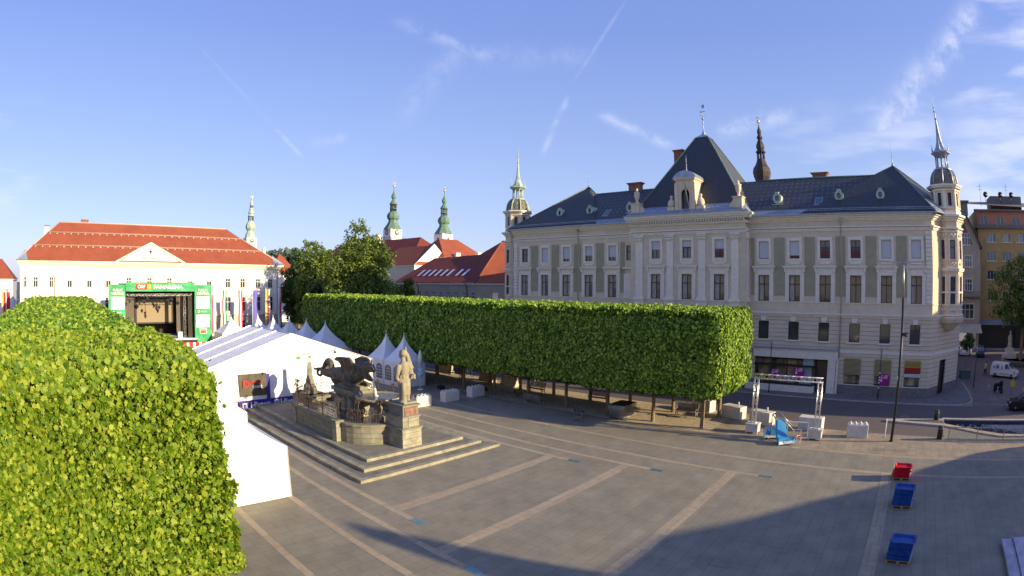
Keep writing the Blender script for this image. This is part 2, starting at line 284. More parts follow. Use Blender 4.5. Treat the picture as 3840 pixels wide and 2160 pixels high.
# slate roof with gold diamond motifs
def slatemat(name, gold):
    m = bpy.data.materials.new(name); m.use_nodes = True; t = m.node_tree; b = t.nodes['Principled BSDF']; b.inputs['Roughness'].default_value = .5
    tcn = t.nodes.new('ShaderNodeTexCoord'); sp = t.nodes.new('ShaderNodeSeparateXYZ'); t.links.new(tcn.outputs['Object'], sp.inputs[0])
    ad = t.nodes.new('ShaderNodeMath'); ad.operation = 'ADD'; t.links.new(sp.outputs[0], ad.inputs[0]); t.links.new(sp.outputs[1], ad.inputs[1])
    cb = t.nodes.new('ShaderNodeCombineXYZ'); t.links.new((sp if name == 'slate_front' else sp).outputs[0] if name == 'slate_front' else sp.outputs[1], cb.inputs[0]); t.links.new(sp.outputs[2], cb.inputs[1])
    def brick(w, h, ms, rot, c1, c2, mo):
        mpn = t.nodes.new('ShaderNodeMapping'); mpn.inputs['Rotation'].default_value = (0, 0, rot); t.links.new(cb.outputs[0], mpn.inputs[0])
        br = t.nodes.new('ShaderNodeTexBrick'); t.links.new(mpn.outputs[0], br.inputs[0]); br.offset = 0
        br.inputs['Scale'].default_value = 1; br.inputs['Brick Width'].default_value = w; br.inputs['Row Height'].default_value = h; br.inputs['Mortar Size'].default_value = ms
        br.inputs['Color1'].default_value = c1 + (1,); br.inputs['Color2'].default_value = c2 + (1,); br.inputs['Mortar'].default_value = mo + (1,)
        return br
    b1 = brick(.26, .26, .02, R(45), (.050, .054, .058), (.038, .042, .046), (.016, .018, .02))
    sx = t.nodes.new('ShaderNodeVectorMath'); sx.operation = 'FRACTION'; dv = t.nodes.new('ShaderNodeVectorMath'); dv.operation = 'MULTIPLY'
    dv.inputs[1].default_value = (1 / .62, 1 / .5, 1); t.links.new(cb.outputs[0], dv.inputs[0]); t.links.new(dv.outputs[0], sx.inputs[0])
    ds = t.nodes.new('ShaderNodeVectorMath'); ds.operation = 'DISTANCE'; ds.inputs[1].default_value = (.5, .5, 0)
    s2 = t.nodes.new('ShaderNodeSeparateXYZ'); t.links.new(sx.outputs[0], s2.inputs[0]); c2 = t.nodes.new('ShaderNodeCombineXYZ'); t.links.new(s2.outputs[0], c2.inputs[0]); t.links.new(s2.outputs[1], c2.inputs[1]); t.links.new(c2.outputs[0], ds.inputs[0])
    lt = t.nodes.new('ShaderNodeMath'); lt.operation = 'LESS_THAN'; lt.inputs[1].default_value = .2; t.links.new(ds.outputs['Value'], lt.inputs[0])
    ns = t.nodes.new('ShaderNodeTexNoise'); ns.inputs['Scale'].default_value = .35; t.links.new(tcn.outputs['Object'], ns.inputs[0])
    mr = t.nodes.new('ShaderNodeMapRange'); t.links.new(ns.outputs[0], mr.inputs[0]); mr.inputs[1].default_value = .35; mr.inputs[2].default_value = .65; mr.inputs[3].default_value = gold * .35; mr.inputs[4].default_value = gold
    ml = t.nodes.new('ShaderNodeMath'); ml.operation = 'MULTIPLY'; t.links.new(lt.outputs[0], ml.inputs[0]); t.links.new(mr.outputs[0], ml.inputs[1])
    mx = t.nodes.new('ShaderNodeMix'); mx.data_type = 'RGBA'; t.links.new(ml.outputs[0], mx.inputs[0]); t.links.new(b1.outputs[0], mx.inputs[6]); mx.inputs[7].default_value = (.26, .20, .12, 1)
    t.links.new(mx.outputs[2], b.inputs['Base Color'])
    bn = t.nodes.new('ShaderNodeBump'); bn.inputs['Strength'].default_value = .4; bn.inputs['Distance'].default_value = .02; bn.invert = True
    t.links.new(b1.outputs['Fac'], bn.inputs['Height']); t.links.new(bn.outputs[0], b.inputs['Normal'])
    return m
M['slate'] = slatemat('slate_front', .55); M['slates'] = slatemat('slate_side', .6); M['slatep'] = slatemat('slate_front', .10)
M['leaf'] = leafmat('plane_leaves', (.028, .085, .006), (.085, .19, .010), (.36, .46, .06), .24)
M['leafn'] = leafmat('near_plane_leaves', (.06, .135, .008), (.17, .27, .016), (.36, .42, .05), .30)
M['leaft'] = leafmat('tree_leaves', (.07, .12, .02), (.13, .19, .03), (.22, .26, .06), .3)
M['leafd'] = leafmat('dark_tree_leaves', (.04, .085, .02), (.07, .13, .03), (.12, .18, .04), .25)

# ---------------- mesh builder
ORG = {}
class MB:
    def __init__(s): s.v = []; s.f = []; s.m = []; s.sm = []
    def add(s, vs, fs, mi=0, sm=False):
        o = len(s.v); s.v += [tuple(p) for p in vs]; s.f += [tuple(i + o for i in f) for f in fs]; s.m += [mi] * len(fs); s.sm += [sm] * len(fs); return s
    def box(s, x0, x1, y0, y1, z0, z1, mi=0):
        return s.add([(x0, y0, z0), (x1, y0, z0), (x1, y1, z0), (x0, y1, z0), (x0, y0, z1), (x1, y0, z1), (x1, y1, z1), (x0, y1, z1)],
                     [(0, 3, 2, 1), (4, 5, 6, 7), (0, 1, 5, 4), (1, 2, 6, 5), (2, 3, 7, 6), (3, 0, 4, 7)], mi)
    def bev(s, x0, x1, y0, y1, z0, z1, b, mi=0):
        """box with chamfered vertical and top edges"""
        p = [(x0 + b, y0), (x1 - b, y0), (x1, y0 + b), (x1, y1 - b), (x1 - b, y1), (x0 + b, y1), (x0, y1 - b), (x0, y0 + b)]
        cx, cy = (x0 + x1) / 2, (y0 + y1) / 2
        q = [(cx + (x - cx) * (1 - b / (x1 - x0) * 2), cy + (y - cy) * (1 - b / (y1 - y0) * 2)) for x, y in p]
        v = [(x, y, z0) for x, y in p] + [(x, y, z1 - b) for x, y in p] + [(x, y, z1) for x, y in q]
        f = [tuple(range(7, -1, -1)), tuple(range(16, 24))]
        for k in (0, 8):
            for i in range(8): j = (i + 1) % 8; f.append((k + i, k + j, k + 8 + j, k + 8 + i))
        return s.add(v, f, mi)
    def prism(s, poly, z0, z1, mi=0, top=None):
        n = len(poly); top = top or poly
        return s.add([(x, y, z0) for x, y in poly] + [(x, y, z1) for x, y in top],
                     [tuple(range(n - 1, -1, -1)), tuple(range(n, 2 * n))] + [(i, (i + 1) % n, n + (i + 1) % n, n + i) for i in range(n)], mi)
    def ext(s, poly, axis, a, b, mi=0):
        """polygon (u, v) extruded along an axis: axis 'Y' -> u=x, v=z ; 'X' -> u=y, v=z"""
        n = len(poly)
        P = (lambda u, v, t: (u, t, v)) if axis == 'Y' else (lambda u, v, t: (t, u, v))
        vs = [P(u, v, a) for u, v in poly] + [P(u, v, b) for u, v in poly]
        return s.add(vs, [tuple(range(n)), tuple(range(2 * n - 1, n - 1, -1))] + [(i, n + i, n + (i + 1) % n, (i + 1) % n) for i in range(n)], mi)
    def lathe(s, prof, cx=0, cy=0, n=16, mi=0, sm=True, a0=0.0, sx=1, sy=1, full=2 * math.pi):
        vs = []; fs = []; k = n if full > 6.2 else n + 1
        for r, z in prof:
            for i in range(k):
                a = a0 + full * i / n; vs.append((cx + r * sx * math.cos(a), cy + r * sy * math.sin(a), z))
        for j in range(len(prof) - 1):
            for i in range(n):
                i2 = (i + 1) % k
                fs.append((j * k + i, j * k + i2, (j + 1) * k + i2, (j + 1) * k + i))
        if full > 6.2:
            if prof[0][0] > 1e-4: fs.append(tuple(range(n - 1, -1, -1)))
            if prof[-1][0] > 1e-4: fs.append(tuple((len(prof) - 1) * k + i for i in range(n)))
        return s.add(vs, fs, mi, sm)
    def tube(s, pts, rad, n=8, mi=0, sm=True, cap=True):
        pts = [Vector(p) for p in pts]; rad = rad if isinstance(rad, (list, tuple)) else [rad] * len(pts)
        vs = []; fs = []; up = None
        for i, p in enumerate(pts):
            t = (pts[min(i + 1, len(pts) - 1)] - pts[max(i - 1, 0)]).normalized()
            if up is None: up = t.orthogonal().normalized()
            else: up = (up - t * up.dot(t)).normalized()
            b = t.cross(up)
            for k in range(n):
                a = 2 * math.pi * k / n; vs.append(p + (up * math.cos(a) + b * math.sin(a)) * rad[i])
        for i in range(len(pts) - 1):
            for k in range(n): k2 = (k + 1) % n; fs.append((i * n + k, i * n + k2, (i + 1) * n + k2, (i + 1) * n + k))
        if cap: fs += [tuple(range(n - 1, -1, -1)), tuple((len(pts) - 1) * n + k for k in range(n))]
        return s.add(vs, fs, mi, sm)
    def ball(s, c, r, n=10, mi=0, sc=(1, 1, 1)):
        prof = [(math.sin(math.pi * i / n) * r, -math.cos(math.pi * i / n) * r) for i in range(n + 1)]
        o = len(s.v); s.lathe(prof, n=n + 2, mi=mi)
        for i in range(o, len(s.v)): x, y, z = s.v[i]; s.v[i] = (c[0] + x * sc[0], c[1] + y * sc[1], c[2] + z * sc[2])
        return s
    def xf(s, m, start=0):
        for i in range(start, len(s.v)): s.v[i] = tuple(m @ Vector(s.v[i]))
        return s
    def build(s, name, mats, parent=None, smooth=False, world=True):
        me = bpy.data.meshes.new(name)
        off = Vector((0, 0, 0))
        if parent is not None and world: off = ORG.get(parent.name, off)
        me.from_pydata([tuple(Vector(p) - off) for p in s.v], [], s.f)
        for x in (mats if isinstance(mats, (list, tuple)) else [mats]): me.materials.append(x)
        me.polygons.foreach_set('material_index', s.m); me.polygons.foreach_set('use_smooth', [bool(a or smooth) for a in s.sm]); me.update()
        o = bpy.data.objects.new(name, me); COL.objects.link(o)
        if parent is not None: o.parent = parent; ORG[o.name] = off
        return o
def thing(name, label, cat, loc=(0, 0, 0), rz=0, group=None, world=True):
    o = bpy.data.objects.new(name, None); o.empty_display_size = .3; COL.objects.link(o); o.location = loc; o.rotation_euler = (0, 0, rz)
    o['label'] = label; o['category'] = cat
    if group: o['group'] = group
    ORG[o.name] = Vector(loc) if world else Vector((0, 0, 0))
    return o
def tag(o, label, cat, group=None, kind=None):
    if label: o['label'] = label
    if cat: o['category'] = cat
    if group: o['group'] = group
    if kind: o['kind'] = kind
    return o
def struct(name, mb, m): o = mb.build(name, m); o['kind'] = 'structure'; return o
KIDS = {}
def copy_tree(o, parent=None):
    c = o.copy(); COL.objects.link(c)
    if parent is not None: c.parent = parent
    for ch in list(o.children): copy_tree(ch, c)
    return c
def put(proto, i, loc, rz, label, group=None):
    o = proto if i == 0 else copy_tree(proto)
    o.location = loc; o.rotation_euler = (0, 0, rz); o['label'] = label
    if group: o['group'] = group
    return o
def text(s, size, m, parent, mtx, name='lettering', ext=.01, shear=0, bold=0.0, xs=1.0):
    cu = bpy.data.curves.new(name, 'FONT'); cu.body = s; cu.size = size; cu.extrude = ext; cu.shear = shear; cu.offset = bold * size
    cu.align_x = 'CENTER'; cu.align_y = 'CENTER'; cu.materials.append(m)
    tmp = bpy.data.objects.new(name, cu); me = bpy.data.meshes.new_from_object(tmp); bpy.data.objects.remove(tmp); bpy.data.curves.remove(cu)
    me.materials.clear(); me.materials.append(m); o = bpy.data.objects.new(name, me); COL.objects.link(o)
    off = ORG.get(parent.name, Vector()) if parent else Vector()
    o.matrix_world = Matrix.Translation(-off) @ mtx @ Matrix.Diagonal((xs, 1, 1, 1))
    if parent: o.parent = parent
    return o
FX = Matrix(((0, 0, 1, 0), (1, 0, 0, 0), (0, 1, 0, 0), (0, 0, 0, 1)))      # lettering that faces +X, reading towards +Y
FY = Matrix(((1, 0, 0, 0), (0, 0, -1, 0), (0, 1, 0, 0), (0, 0, 0, 1)))     # lettering that faces -Y
def T(x, y, z): return Matrix.Translation((x, y, z))
RND = random.Random(4)
# ================= ground
g = MB()
# plaza sheet with a hole for the ramp
for x0, x1, y0, y1 in ((-120, 4.9, -60, 300), (4.9, 42, -60, 40.45), (4.9, 42, 46.45, 300), (42, 300, -60, 300)):
    g.add([(x0, y0, 0), (x1, y0, 0), (x1, y1, 0), (x0, y1, 0)], [(0, 1, 2, 3)])
g.add([(4.9, 40.45, 0), (42, 40.45, 0), (42, 41.6, 0), (14, 41.6, 0), (10.3, 42.0, 0), (8.3, 43.0, 0), (6.8, 44.0, 0), (5.2, 44.9, 0), (5.2, 46.45, 0), (4.9, 46.45, 0)], [tuple(range(10))])
struct('plaza_paving', g, M['slab'])
g = MB(); g.add([(-6000, -6000, -.05), (-120, -6000, -.05), (-120, 6000, -.05), (-6000, 6000, -.05)], [(0, 1, 2, 3)])
g.add([(-120, 300, -.05), (6000, 300, -.05), (6000, 6000, -.05), (-120, 6000, -.05)], [(0, 1, 2, 3)])
g.add([(-120, -6000, -.05), (6000, -6000, -.05), (6000, -60, -.05), (-120, -60, -.05)], [(0, 1, 2, 3)])
g.add([(300, -60, -.05), (6000, -60, -.05), (6000, 300, -.05), (300, 300, -.05)], [(0, 1, 2, 3)])
struct('ground', g, mat('town_ground', (.12, .12, .09), n=.3, ns=.02))
def sheet(name, poly, z, m):
    g = MB(); g.add([(x, y, z) for x, y in poly], [tuple(range(len(poly)))]); return struct(name, g, M[m])
def rect(x0, x1, y0, y1): return [(x0, y0), (x1, y0), (x1, y1), (x0, y1)]
# nested sandstone strips round the fountain axis (y = 19.9)
g = MB(); h = .17
def st(x0, x1, yc, hh=h): g.add([(x0, yc - hh, .004), (x1, yc - hh, .004), (x1, yc + hh, .004), (x0, yc + hh, .004)], [(0, 1, 2, 3)])
st(-110, -17.9, 25.85); st(-110, -13.15, 27.15); st(-110, -7.15, 29.05); st(-110, 40, 31.85); st(-6.6, 40, 35.45, .2); st(-60, -17.9, 32.0, .001)
st(-110, -17.9, 13.9); st(-110, -13.15, 12.58); st(-110, -7.15, 10.65); st(-110, 40, 7.65)
struct('paving_strip', g, M['strip'])
g = MB()
for x0, x1, y0, y1 in ((-9.06, -8.43, 10.83, 28.87), (-15.02, -14.37, 12.76, 26.97), (-19.6, -18.95, 14.08, 25.67), (.08, .74, 7.83, 31.67)):
    g.add([(x0, y0, .004), (x1, y0, .004), (x1, y1, .004), (x0, y1, .004)], [(0, 1, 2, 3)])
struct('paving_strip', g, M['stripx'])
for i, (x, y) in enumerate(((-17.6, 25.85), (-12.75, 27.15), (-6.75, 29.05), (-17.5, 13.9), (-12.7, 12.58))):
    g = MB(); g.box(x - .38, x + .38, y - .17, y + .17, -.02, .006)
    o = g.build('floor_light', M['tileb'])
    tag(o, ('blue glass floor light ending a sandstone strip, ' + ('north side, nearest the fountain', 'north side, middle of three', 'north side, farthest right', 'south side, nearest the tent', 'lying in the long shadow')[i]), 'floor light', 'glass floor lights in the paving')
sheet('tree_terrace', rect(-72, -13.2, 36.35, 43.6), .008, 'pale')
sheet('warm_paving', [(-13.2, 36.3), (-6.6, 35.7), (41.9, 35.7), (41.9, 40.45), (4.9, 40.45), (4.9, 40.9), (-6.2, 41.2), (-9.2, 43.6), (-13.2, 43.6)], .004, 'warm')
sheet('road', [(-119, 43.6), (-9.2, 43.6), (-6.2, 41.2), (4.88, 40.9), (4.88, 46.8), (200, 46.8), (200, 52.6), (-119, 52.45)], .008, 'asphalt')
def arc(cx, cy, r, a0, a1, n=8): return [(cx + r * math.cos(R(a0 + (a1 - a0) * i / n)), cy + r * math.sin(R(a0 + (a1 - a0) * i / n))) for i in range(n + 1)]
g = MB(); sw = [(-119, 52.5), (5.0, 52.55), (7.2, 52.75), (8.6, 53.6), (9.2, 55.2), (9.3, 58), (9.35, 61), (9.3, 66), (9.3, 104.9), (-119, 104.9)]
g.prism(sw, -.01, .11); o = struct('sidewalk', g, M['walk'])
g = MB()
for (a, b) in zip(sw[:-3], sw[1:-2]):
    d = Vector((b[0] - a[0], b[1] - a[1])).normalized(); nn = Vector((d.y, -d.x)) * .14
    g.prism([(a[0] + nn.x, a[1] + nn.y), (b[0] + nn.x, b[1] + nn.y), (b[0] - .001, b[1]), (a[0], a[1])], -.01, .115)
struct('kerb', g, M['kerb'])
sheet('side_street', [(9.34, 55.5), (9.44, 60), (9.44, 66), (9.44, 104.9), (60, 104.9), (60, 52.64), (9.0, 52.64)], .012, 'cobble')
g = MB(); g.prism([(9.5, 103.9), (60, 103.2), (60, 106.8), (9.5, 106.8)], 0, .12); struct('sidewalk', g, M['pale'])
# curved paving band round the pedestrian corner of the side street
g = MB(); cc = [(9.9, 63.5), (9.6, 60.6), (9.9, 58.2), (11.2, 57.0), (13.5, 56.4), (17, 56.1), (24, 56.0), (34, 56.2)]
for a_, b_ in zip(cc[:-1], cc[1:]): g.add([a_ + (.016,), (a_[0] + .3, a_[1] + .25, .016), (b_[0] + .3, b_[1] + .25, .016), b_ + (.016,)], [(0, 3, 2, 1)])
struct('paving_strip', g, M['walk'])
# manhole lids
for i, (x, y, r, s) in enumerate(((12.2, 56.3, .45, 'in the side street'), (1.5, 47.2, .5, 'in the shaded road behind the tall lamp'), (10.9, 62.6, .3, 'beside the side street lantern'))):
    g = MB(); g.lathe([(r * .94, .013), (r, .02), (r, .022), (0, .022)], x, y, 20, sm=False); tag(g.build('manhole_cover', M['plinth']), 'round iron manhole cover lying ' + s, 'manhole cover', 'manhole covers')
for i, (x, y, s) in enumerate(((-.43, 36.75, 'left of two before the lamp pole'), (1.18, 36.87, 'right of two before the lamp pole'), (-5.5, 18.35, 'in the shaded slabs near the bottom edge'))):
    g = MB(); a = .42
    for q in ((x - a, x + a, y - .28, y - .25), (x - a, x + a, y + .25, y + .28), (x - a, x - a + .03, y - .25, y + .25), (x + a - .03, x + a, y - .25, y + .25)): g.box(*q, .003, .012, 1)
    g.box(x - a + .03, x + a - .03, y - .25, y + .25, -.01, .007, 0)
    tag(g.build('access_lid', [M['slab'], M['plinth']]), 'rectangular paved access lid, ' + s, 'access lid', 'rectangular access lids')
# ramp to the underpass
g = MB()
g.add([(5.2, 46.45, -.0), (42, 46.45, -.0), (42, 46.45, -4.2), (5.2, 46.45, -.6)], [(0, 3, 2, 1)], 0)
g.add([(5.2, 44.9, 0), (5.2, 46.45, 0), (5.2, 46.45, -.6), (5.2, 44.9, -.6)], [(0, 1, 2, 3)], 0)
e = [(5.2, 44.9), (6.8, 44.0), (8.3, 43.0), (10.3, 42.0), (14, 41.6), (42, 41.6)]
for a, b in zip(e[:-1], e[1:]): g.add([(a[0], a[1], 0), (b[0], b[1], 0), (b[0], b[1], -4.3), (a[0], a[1], -4.3)], [(0, 1, 2, 3)], 0)
g.add([(5.2, 46.45, -.6), (5.2, 41.6, -.6), (42, 41.6, -4.2), (42, 46.45, -4.2)], [(0, 1, 2, 3)], 1)
g.add([(9.4, 46.43, -.27), (42, 46.43, -.27), (42, 46.43, -3.9), (14, 46.43, -1.05)], [(0, 3, 2, 1)], 2)
o = g.build('underpass_ramp', [M['graf'], M['asphalt'], M['ribbed']]); o['kind'] = 'structure'
rw = thing('parapet_wall', 'low grey concrete wall with flat coping beyond the sunken ramp', 'wall', (5.2, 46.5, 0))
g = MB(); g.box(5.2, 42, 46.46, 46.8, -.25, .06); g.build('wall', M['plinth'], rw)
g = MB(); g.box(5.1, 42, 46.40, 46.86, .06, .14); g.build('coping', M['kerb'], rw)
g = MB(); rr = random.Random(9)
for k in range(46):      # small graffiti scrawls
    x = 6.5 + rr.random() * 7.5; z = -.32 - rr.random() * (.1 + (x - 6) * .09)
    p = [(x + rr.uniform(-.25, .25), 46.42, z + rr.uniform(-.12, .12)) for _ in range(4)]; g.tube(p, .022, 4)
tag(g.build('graffiti', M['wprint'], rw), 'white scrawled graffiti', None)
g = MB(); pts = [(-.35, 45.1)]
isl = [(-.35, 45.1), (-.2, 44.85), (.4, 44.75), (5.0, 44.05), (5.1, 44.4), (1.0, 45.05), (5.1, 44.75), (5.1, 46.3), (1.2, 45.75), (.1, 45.5), (-.25, 45.3)]
isl = [(-.35, 45.1), (-.2, 44.85), (.4, 44.72), (5.15, 44.0), (5.15, 46.4), (1.2, 45.8), (.1, 45.5), (-.25, 45.3)]
g.prism(isl, 0, .16); struct('traffic_island', g, M['kerb'])
g = MB(); g.prism([(1.2, 45.15), (5.1, 44.65), (5.1, 45.75), (1.6, 45.45)], .1, .168); struct('traffic_island_bed', g, M['asphalt'])
g = MB(); pc = [(5.2, 44.9), (6.8, 44.0), (8.3, 43.0), (10.3, 42.0), (14, 41.6), (42, 41.6)]
for a, b in zip(pc[:-1], pc[1:]): g.prism([(a[0] - .1, a[1] - .75 * (a[0] < 12)- .3 * (a[0] >= 12)), (b[0] - .1, b[1] - .75 * (b[0] < 12) - .3 * (b[0] >= 12)), b, a], 0, .1)
struct('ramp_kerb', g, M['pale'])
# ================= facade helpers
class Face:
    """local frame of a wall from p0 to p1; s runs along it, o points outwards"""
    def __init__(s, p0, p1):
        s.p = Vector(p0); d = Vector(p1) - s.p; s.L = d.length; s.d = d / s.L; s.n = Vector((s.d.y, -s.d.x))
    def P(s, a, o, z): q = s.p + s.d * a + s.n * o; return (q.x, q.y, z)
    def box(s, mb, a0, a1, o0, o1, z0, z1, mi=0):
        if o0 < o1: o0, o1 = o1, o0
        v = [s.P(a0, o0, z0), s.P(a1, o0, z0), s.P(a1, o1, z0), s.P(a0, o1, z0), s.P(a0, o0, z1), s.P(a1, o0, z1), s.P(a1, o1, z1), s.P(a0, o1, z1)]
        return mb.add(v, [(0, 3, 2, 1), (4, 5, 6, 7), (0, 1, 5, 4), (1, 2, 6, 5), (2, 3, 7, 6), (3, 0, 4, 7)], mi)
    def poly(s, mb, pts, o0, o1, mi=0):
        n = len(pts); v = [s.P(a, o1, z) for a, z in pts] + [s.P(a, o0, z) for a, z in pts]
        return mb.add(v, [tuple(range(n)), tuple(range(2 * n - 1, n - 1, -1))] + [(i, n + i, n + (i + 1) % n, (i + 1) % n) for i in range(n)], mi)
    def wall(s, mb, z0, z1, holes, depth=.22, mi=0, a0=0, a1=None):
        a1 = s.L if a1 is None else a1
        holes = [h for h in holes if h[1] > a0 and h[0] < a1 and h[2] < z1 and h[3] > z0]
        xs = sorted({a0, a1, *[max(a0, h[0]) for h in holes], *[min(a1, h[1]) for h in holes]}); zs = sorted({z0, z1, *[max(z0, h[2]) for h in holes], *[min(z1, h[3]) for h in holes]})
        for i in range(len(xs) - 1):
            for j in range(len(zs) - 1):
                cx, cz = (xs[i] + xs[i + 1]) / 2, (zs[j] + zs[j + 1]) / 2
                if any(h[0] < cx < h[1] and h[2] < cz < h[3] for h in holes): continue
                mb.add([s.P(xs[i], 0, zs[j]), s.P(xs[i + 1], 0, zs[j]), s.P(xs[i + 1], 0, zs[j + 1]), s.P(xs[i], 0, zs[j + 1])], [(0, 1, 2, 3)], mi)
        for h in holes:
            A, B, C, D = (h[0], h[2]), (h[1], h[2]), (h[1], h[3]), (h[0], h[3])
            for p, q in ((A, B), (B, C), (C, D), (D, A)):
                mb.add([s.P(p[0], 0, p[1]), s.P(q[0], 0, q[1]), s.P(q[0], -depth, q[1]), s.P(p[0], -depth, p[1])], [(0, 3, 2, 1)], mi)
def window(f, c, z0, z1, wd, par, fr='winfr', gl='glass', rec=.2, cross=.62, blind=0.0, curtain=0.0, mull=1, sur=None, sill=True, vz=2):
    """window part: timber frame with pane (and blind) as sub-parts"""
    a0, a1 = c - wd / 2, c + wd / 2; t = .06; mb = MB()
    f.box(mb, a0, a0 + t, -rec, -rec + .07, z0, z1); f.box(mb, a1 - t, a1, -rec, -rec + .07, z0, z1)
    f.box(mb, a0 + t, a1 - t, -rec, -rec + .07, z0, z0 + t); f.box(mb, a0 + t, a1 - t, -rec, -rec + .07, z1 - t, z1)
    if mull:
        for k in range(mull):
            x = a0 + wd * (k + 1) / (mull + 1); f.box(mb, x - .045, x + .045, -rec, -rec + .065, z0 + t, z1 - t)
    if cross: zc = z0 + (z1 - z0) * cross; f.box(mb, a0 + t, a1 - t, -rec, -rec + .075, zc - .05, zc + .05)
    o = mb.build('window', M[fr], par)
    mb = MB(); f.box(mb, a0 + .01, a1 - .01, -rec - .03, -rec + .02, z0 + .01, z1 - .01); mb.build('pane', M[gl], o)
    if blind > 0: mb = MB(); zb = z1 - (z1 - z0) * blind; f.box(mb, a0 + .02, a1 - .02, -rec + .08, -rec + .10, zb, z1 - .01); mb.build('blind', M['blind'], o)
    if curtain > 0: mb = MB(); f.box(mb, a0 + .08, a0 + wd * curtain, -rec + .021, -rec + .024, z0 + .08, z1 - .08); mb.build('curtain', M['curtain'], o)
    if sur:
        mb = MB(); sw_, so_ = sur
        f.box(mb, a0 - sw_, a0 - .001, 0, so_, z0 - .0, z1 + sw_ * .8); f.box(mb, a1 + .001, a1 + sw_, 0, so_, z0, z1 + sw_ * .8); f.box(mb, a0 - .001, a1 + .001, 0, so_, z1 + .001, z1 + sw_ * .8)
        f.box(mb, a0 - sw_ * 1.15, a1 + sw_ * 1.15, 0, so_ + .06, z1 + sw_ * .8, z1 + sw_ * .8 + .06)
        mb.build('surround', M['white'], o)
    if sill: mb = MB(); f.box(mb, a0 - .22, a1 + .22, 0, .16, z0 - .14, z0 - .002); mb.build('sill', M['white'], o)
    return o
# ================= the long palace
pal = thing('palace', 'long cream late historicist palace with slate roofs and two corner turrets along the north side', 'building', (-22.9, 55.6, 0))
PL = (-48.4, 55.6); WF = Face(PL, (3.85, 55.6)); s0 = 48.4
RF = Face((-29.9, 54.4), (-16.2, 54.4)); CR = Face((3.85, 55.6), (7.9, 62.2)); CL = Face((-52.45, 62.2), (-48.4, 55.6))
EF = Face((7.9, 62.2), (7.9, 92)); WFx = [-46.41, -43.09, -39.72, -36.36, -33.03, -30.62, -14.51, -11.15, -7.86, -4.58, -1.26, 2.01]
RX = [-26.66, -22.9, -19.13]; GX = [-14.45, -11.17, -7.9, -4.6, -1.3, 2.0]
H2 = [(x + s0 - .53, x + s0 + .53, 13.34, 15.08) for x in WFx]; H1 = [(x + s0 - .61, x + s0 + .61, 9.05, 11.65) for x in WFx]
HM = [(x + s0 - .57, x + s0 + .57, 5.2, 7.03) for x in GX + [-46.41, -43.09, -39.72, -36.36, -33.03]]
HG = [(-15.2 + s0, -7.2 + s0, .15, 3.42)] + [(x + s0 - .92, x + s0 + .92, 1.0, 3.66) for x in (-4.6, -1.3, 2.0, -46.4, -43.1, -39.7, -36.4, -33.0)]
HR2 = [(x + 29.9 - .53, x + 29.9 + .53, 13.46, 15.3) for x in RX]; HR1 = [(x + 29.9 - .64, x + 29.9 + .64, 9.05, 11.7) for x in RX]
HRM = [(x + 29.9 - .6, x + 29.9 + .6, 5.2, 7.03) for x in RX]; HRG = [(x + 29.9 - .95, x + 29.9 + .95, .2, 3.6) for x in RX]
g = MB()
def stack(F, up, low):
    F.wall(g, 0, 1.0, low, .25, 2); F.wall(g, 1.0, 7.56, low, .25, 1); F.wall(g, 7.56, 17.64, up, .25, 0)
stack(WF, H1 + H2, HM + HG); stack(RF, HR1 + HR2, HRM + HRG)
for a, b in (((-29.9, 55.6), (-29.9, 54.4)), ((-16.2, 54.4), (-16.2, 55.6))):
    F = Face(a, b); F.wall(g, 0, 1, []); g.m[-1] = 2; F.wall(g, 1, 7.56, [], mi=1); F.wall(g, 7.56, 17.64, [])
HC = [(2.6, 4.2, .12, 3.5)]
stack(CR, [], HC); stack(CL, [], [])
EW = [(k * 3.6 + 2.5, k * 3.6 + 3.7, z, z + 2.2) for k in range(4) for z in (5.0, 9.1, 13.1)]
stack(EF, EW, EW)
F = Face((-52.45, 92), (-52.45, 62.2)); stack(F, [], [])
g.build('wall', [M['cream'], M['creamr'], M['plinth']], pal)
# dark rooms behind the glass
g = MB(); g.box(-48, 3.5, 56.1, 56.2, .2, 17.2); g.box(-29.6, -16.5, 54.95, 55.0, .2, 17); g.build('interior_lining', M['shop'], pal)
# trim: belts, cornices
g = MB()
def belts(F, ext=0.0, cor=True, a0=None, a1=None):
    a0 = -ext if a0 is None else a0; a1 = F.L + ext if a1 is None else a1
    for z0, z1, o in ((4.14, 4.38, .05), (7.56, 7.72, .12), (7.72, 7.84, .22), (7.84, 7.96, .34), (8.96, 9.02, .06), (16.02, 16.16, .08), (16.16, 16.28, .15), (16.36, 16.48, .24)):
        F.box(g, a0, a1, .0, o, z0, z1, 0)
    if cor:
        for z0, z1, o in ((17.0, 17.12, .1), (17.12, 17.28, .22), (17.28, 17.46, .38), (17.46, 17.60, .58)): F.box(g, a0, a1, 0, o, z0, z1, 0)
belts(WF, a0=0, a1=18.5, cor=True); belts(WF, a0=32.2, a1=WF.L + .15); belts(RF, .02, False); belts(CR, a0=.1); belts(CL); belts(EF)
for z0, z1, o in ((17.0, 17.1, .12), (17.1, 17.25, .2), (17.5, 17.68, .46), (17.68, 17.88, .66), (17.88, 18.12, .8)): RF.box(g, -o * .5, RF.L + o * .5, -.9, o, z0, z1)
for k in range(46): RF.box(g, .05 + k * .3, .2 + k * .3, .2, .44, 17.26, 17.48)
for (a, b) in (((-16.2, 54.4), (-16.2, 55.6)), ((-29.9, 55.6), (-29.9, 54.4))):
    F = Face(a, b)
    for z0, z1, o in ((16.02, 16.16, .08), (16.16, 16.48, .2), (17.0, 17.25, .2), (17.5, 17.88, .55), (17.88, 18.12, .7), (7.72, 7.96, .3)): F.box(g, 0, F.L, 0, o, z0, z1)
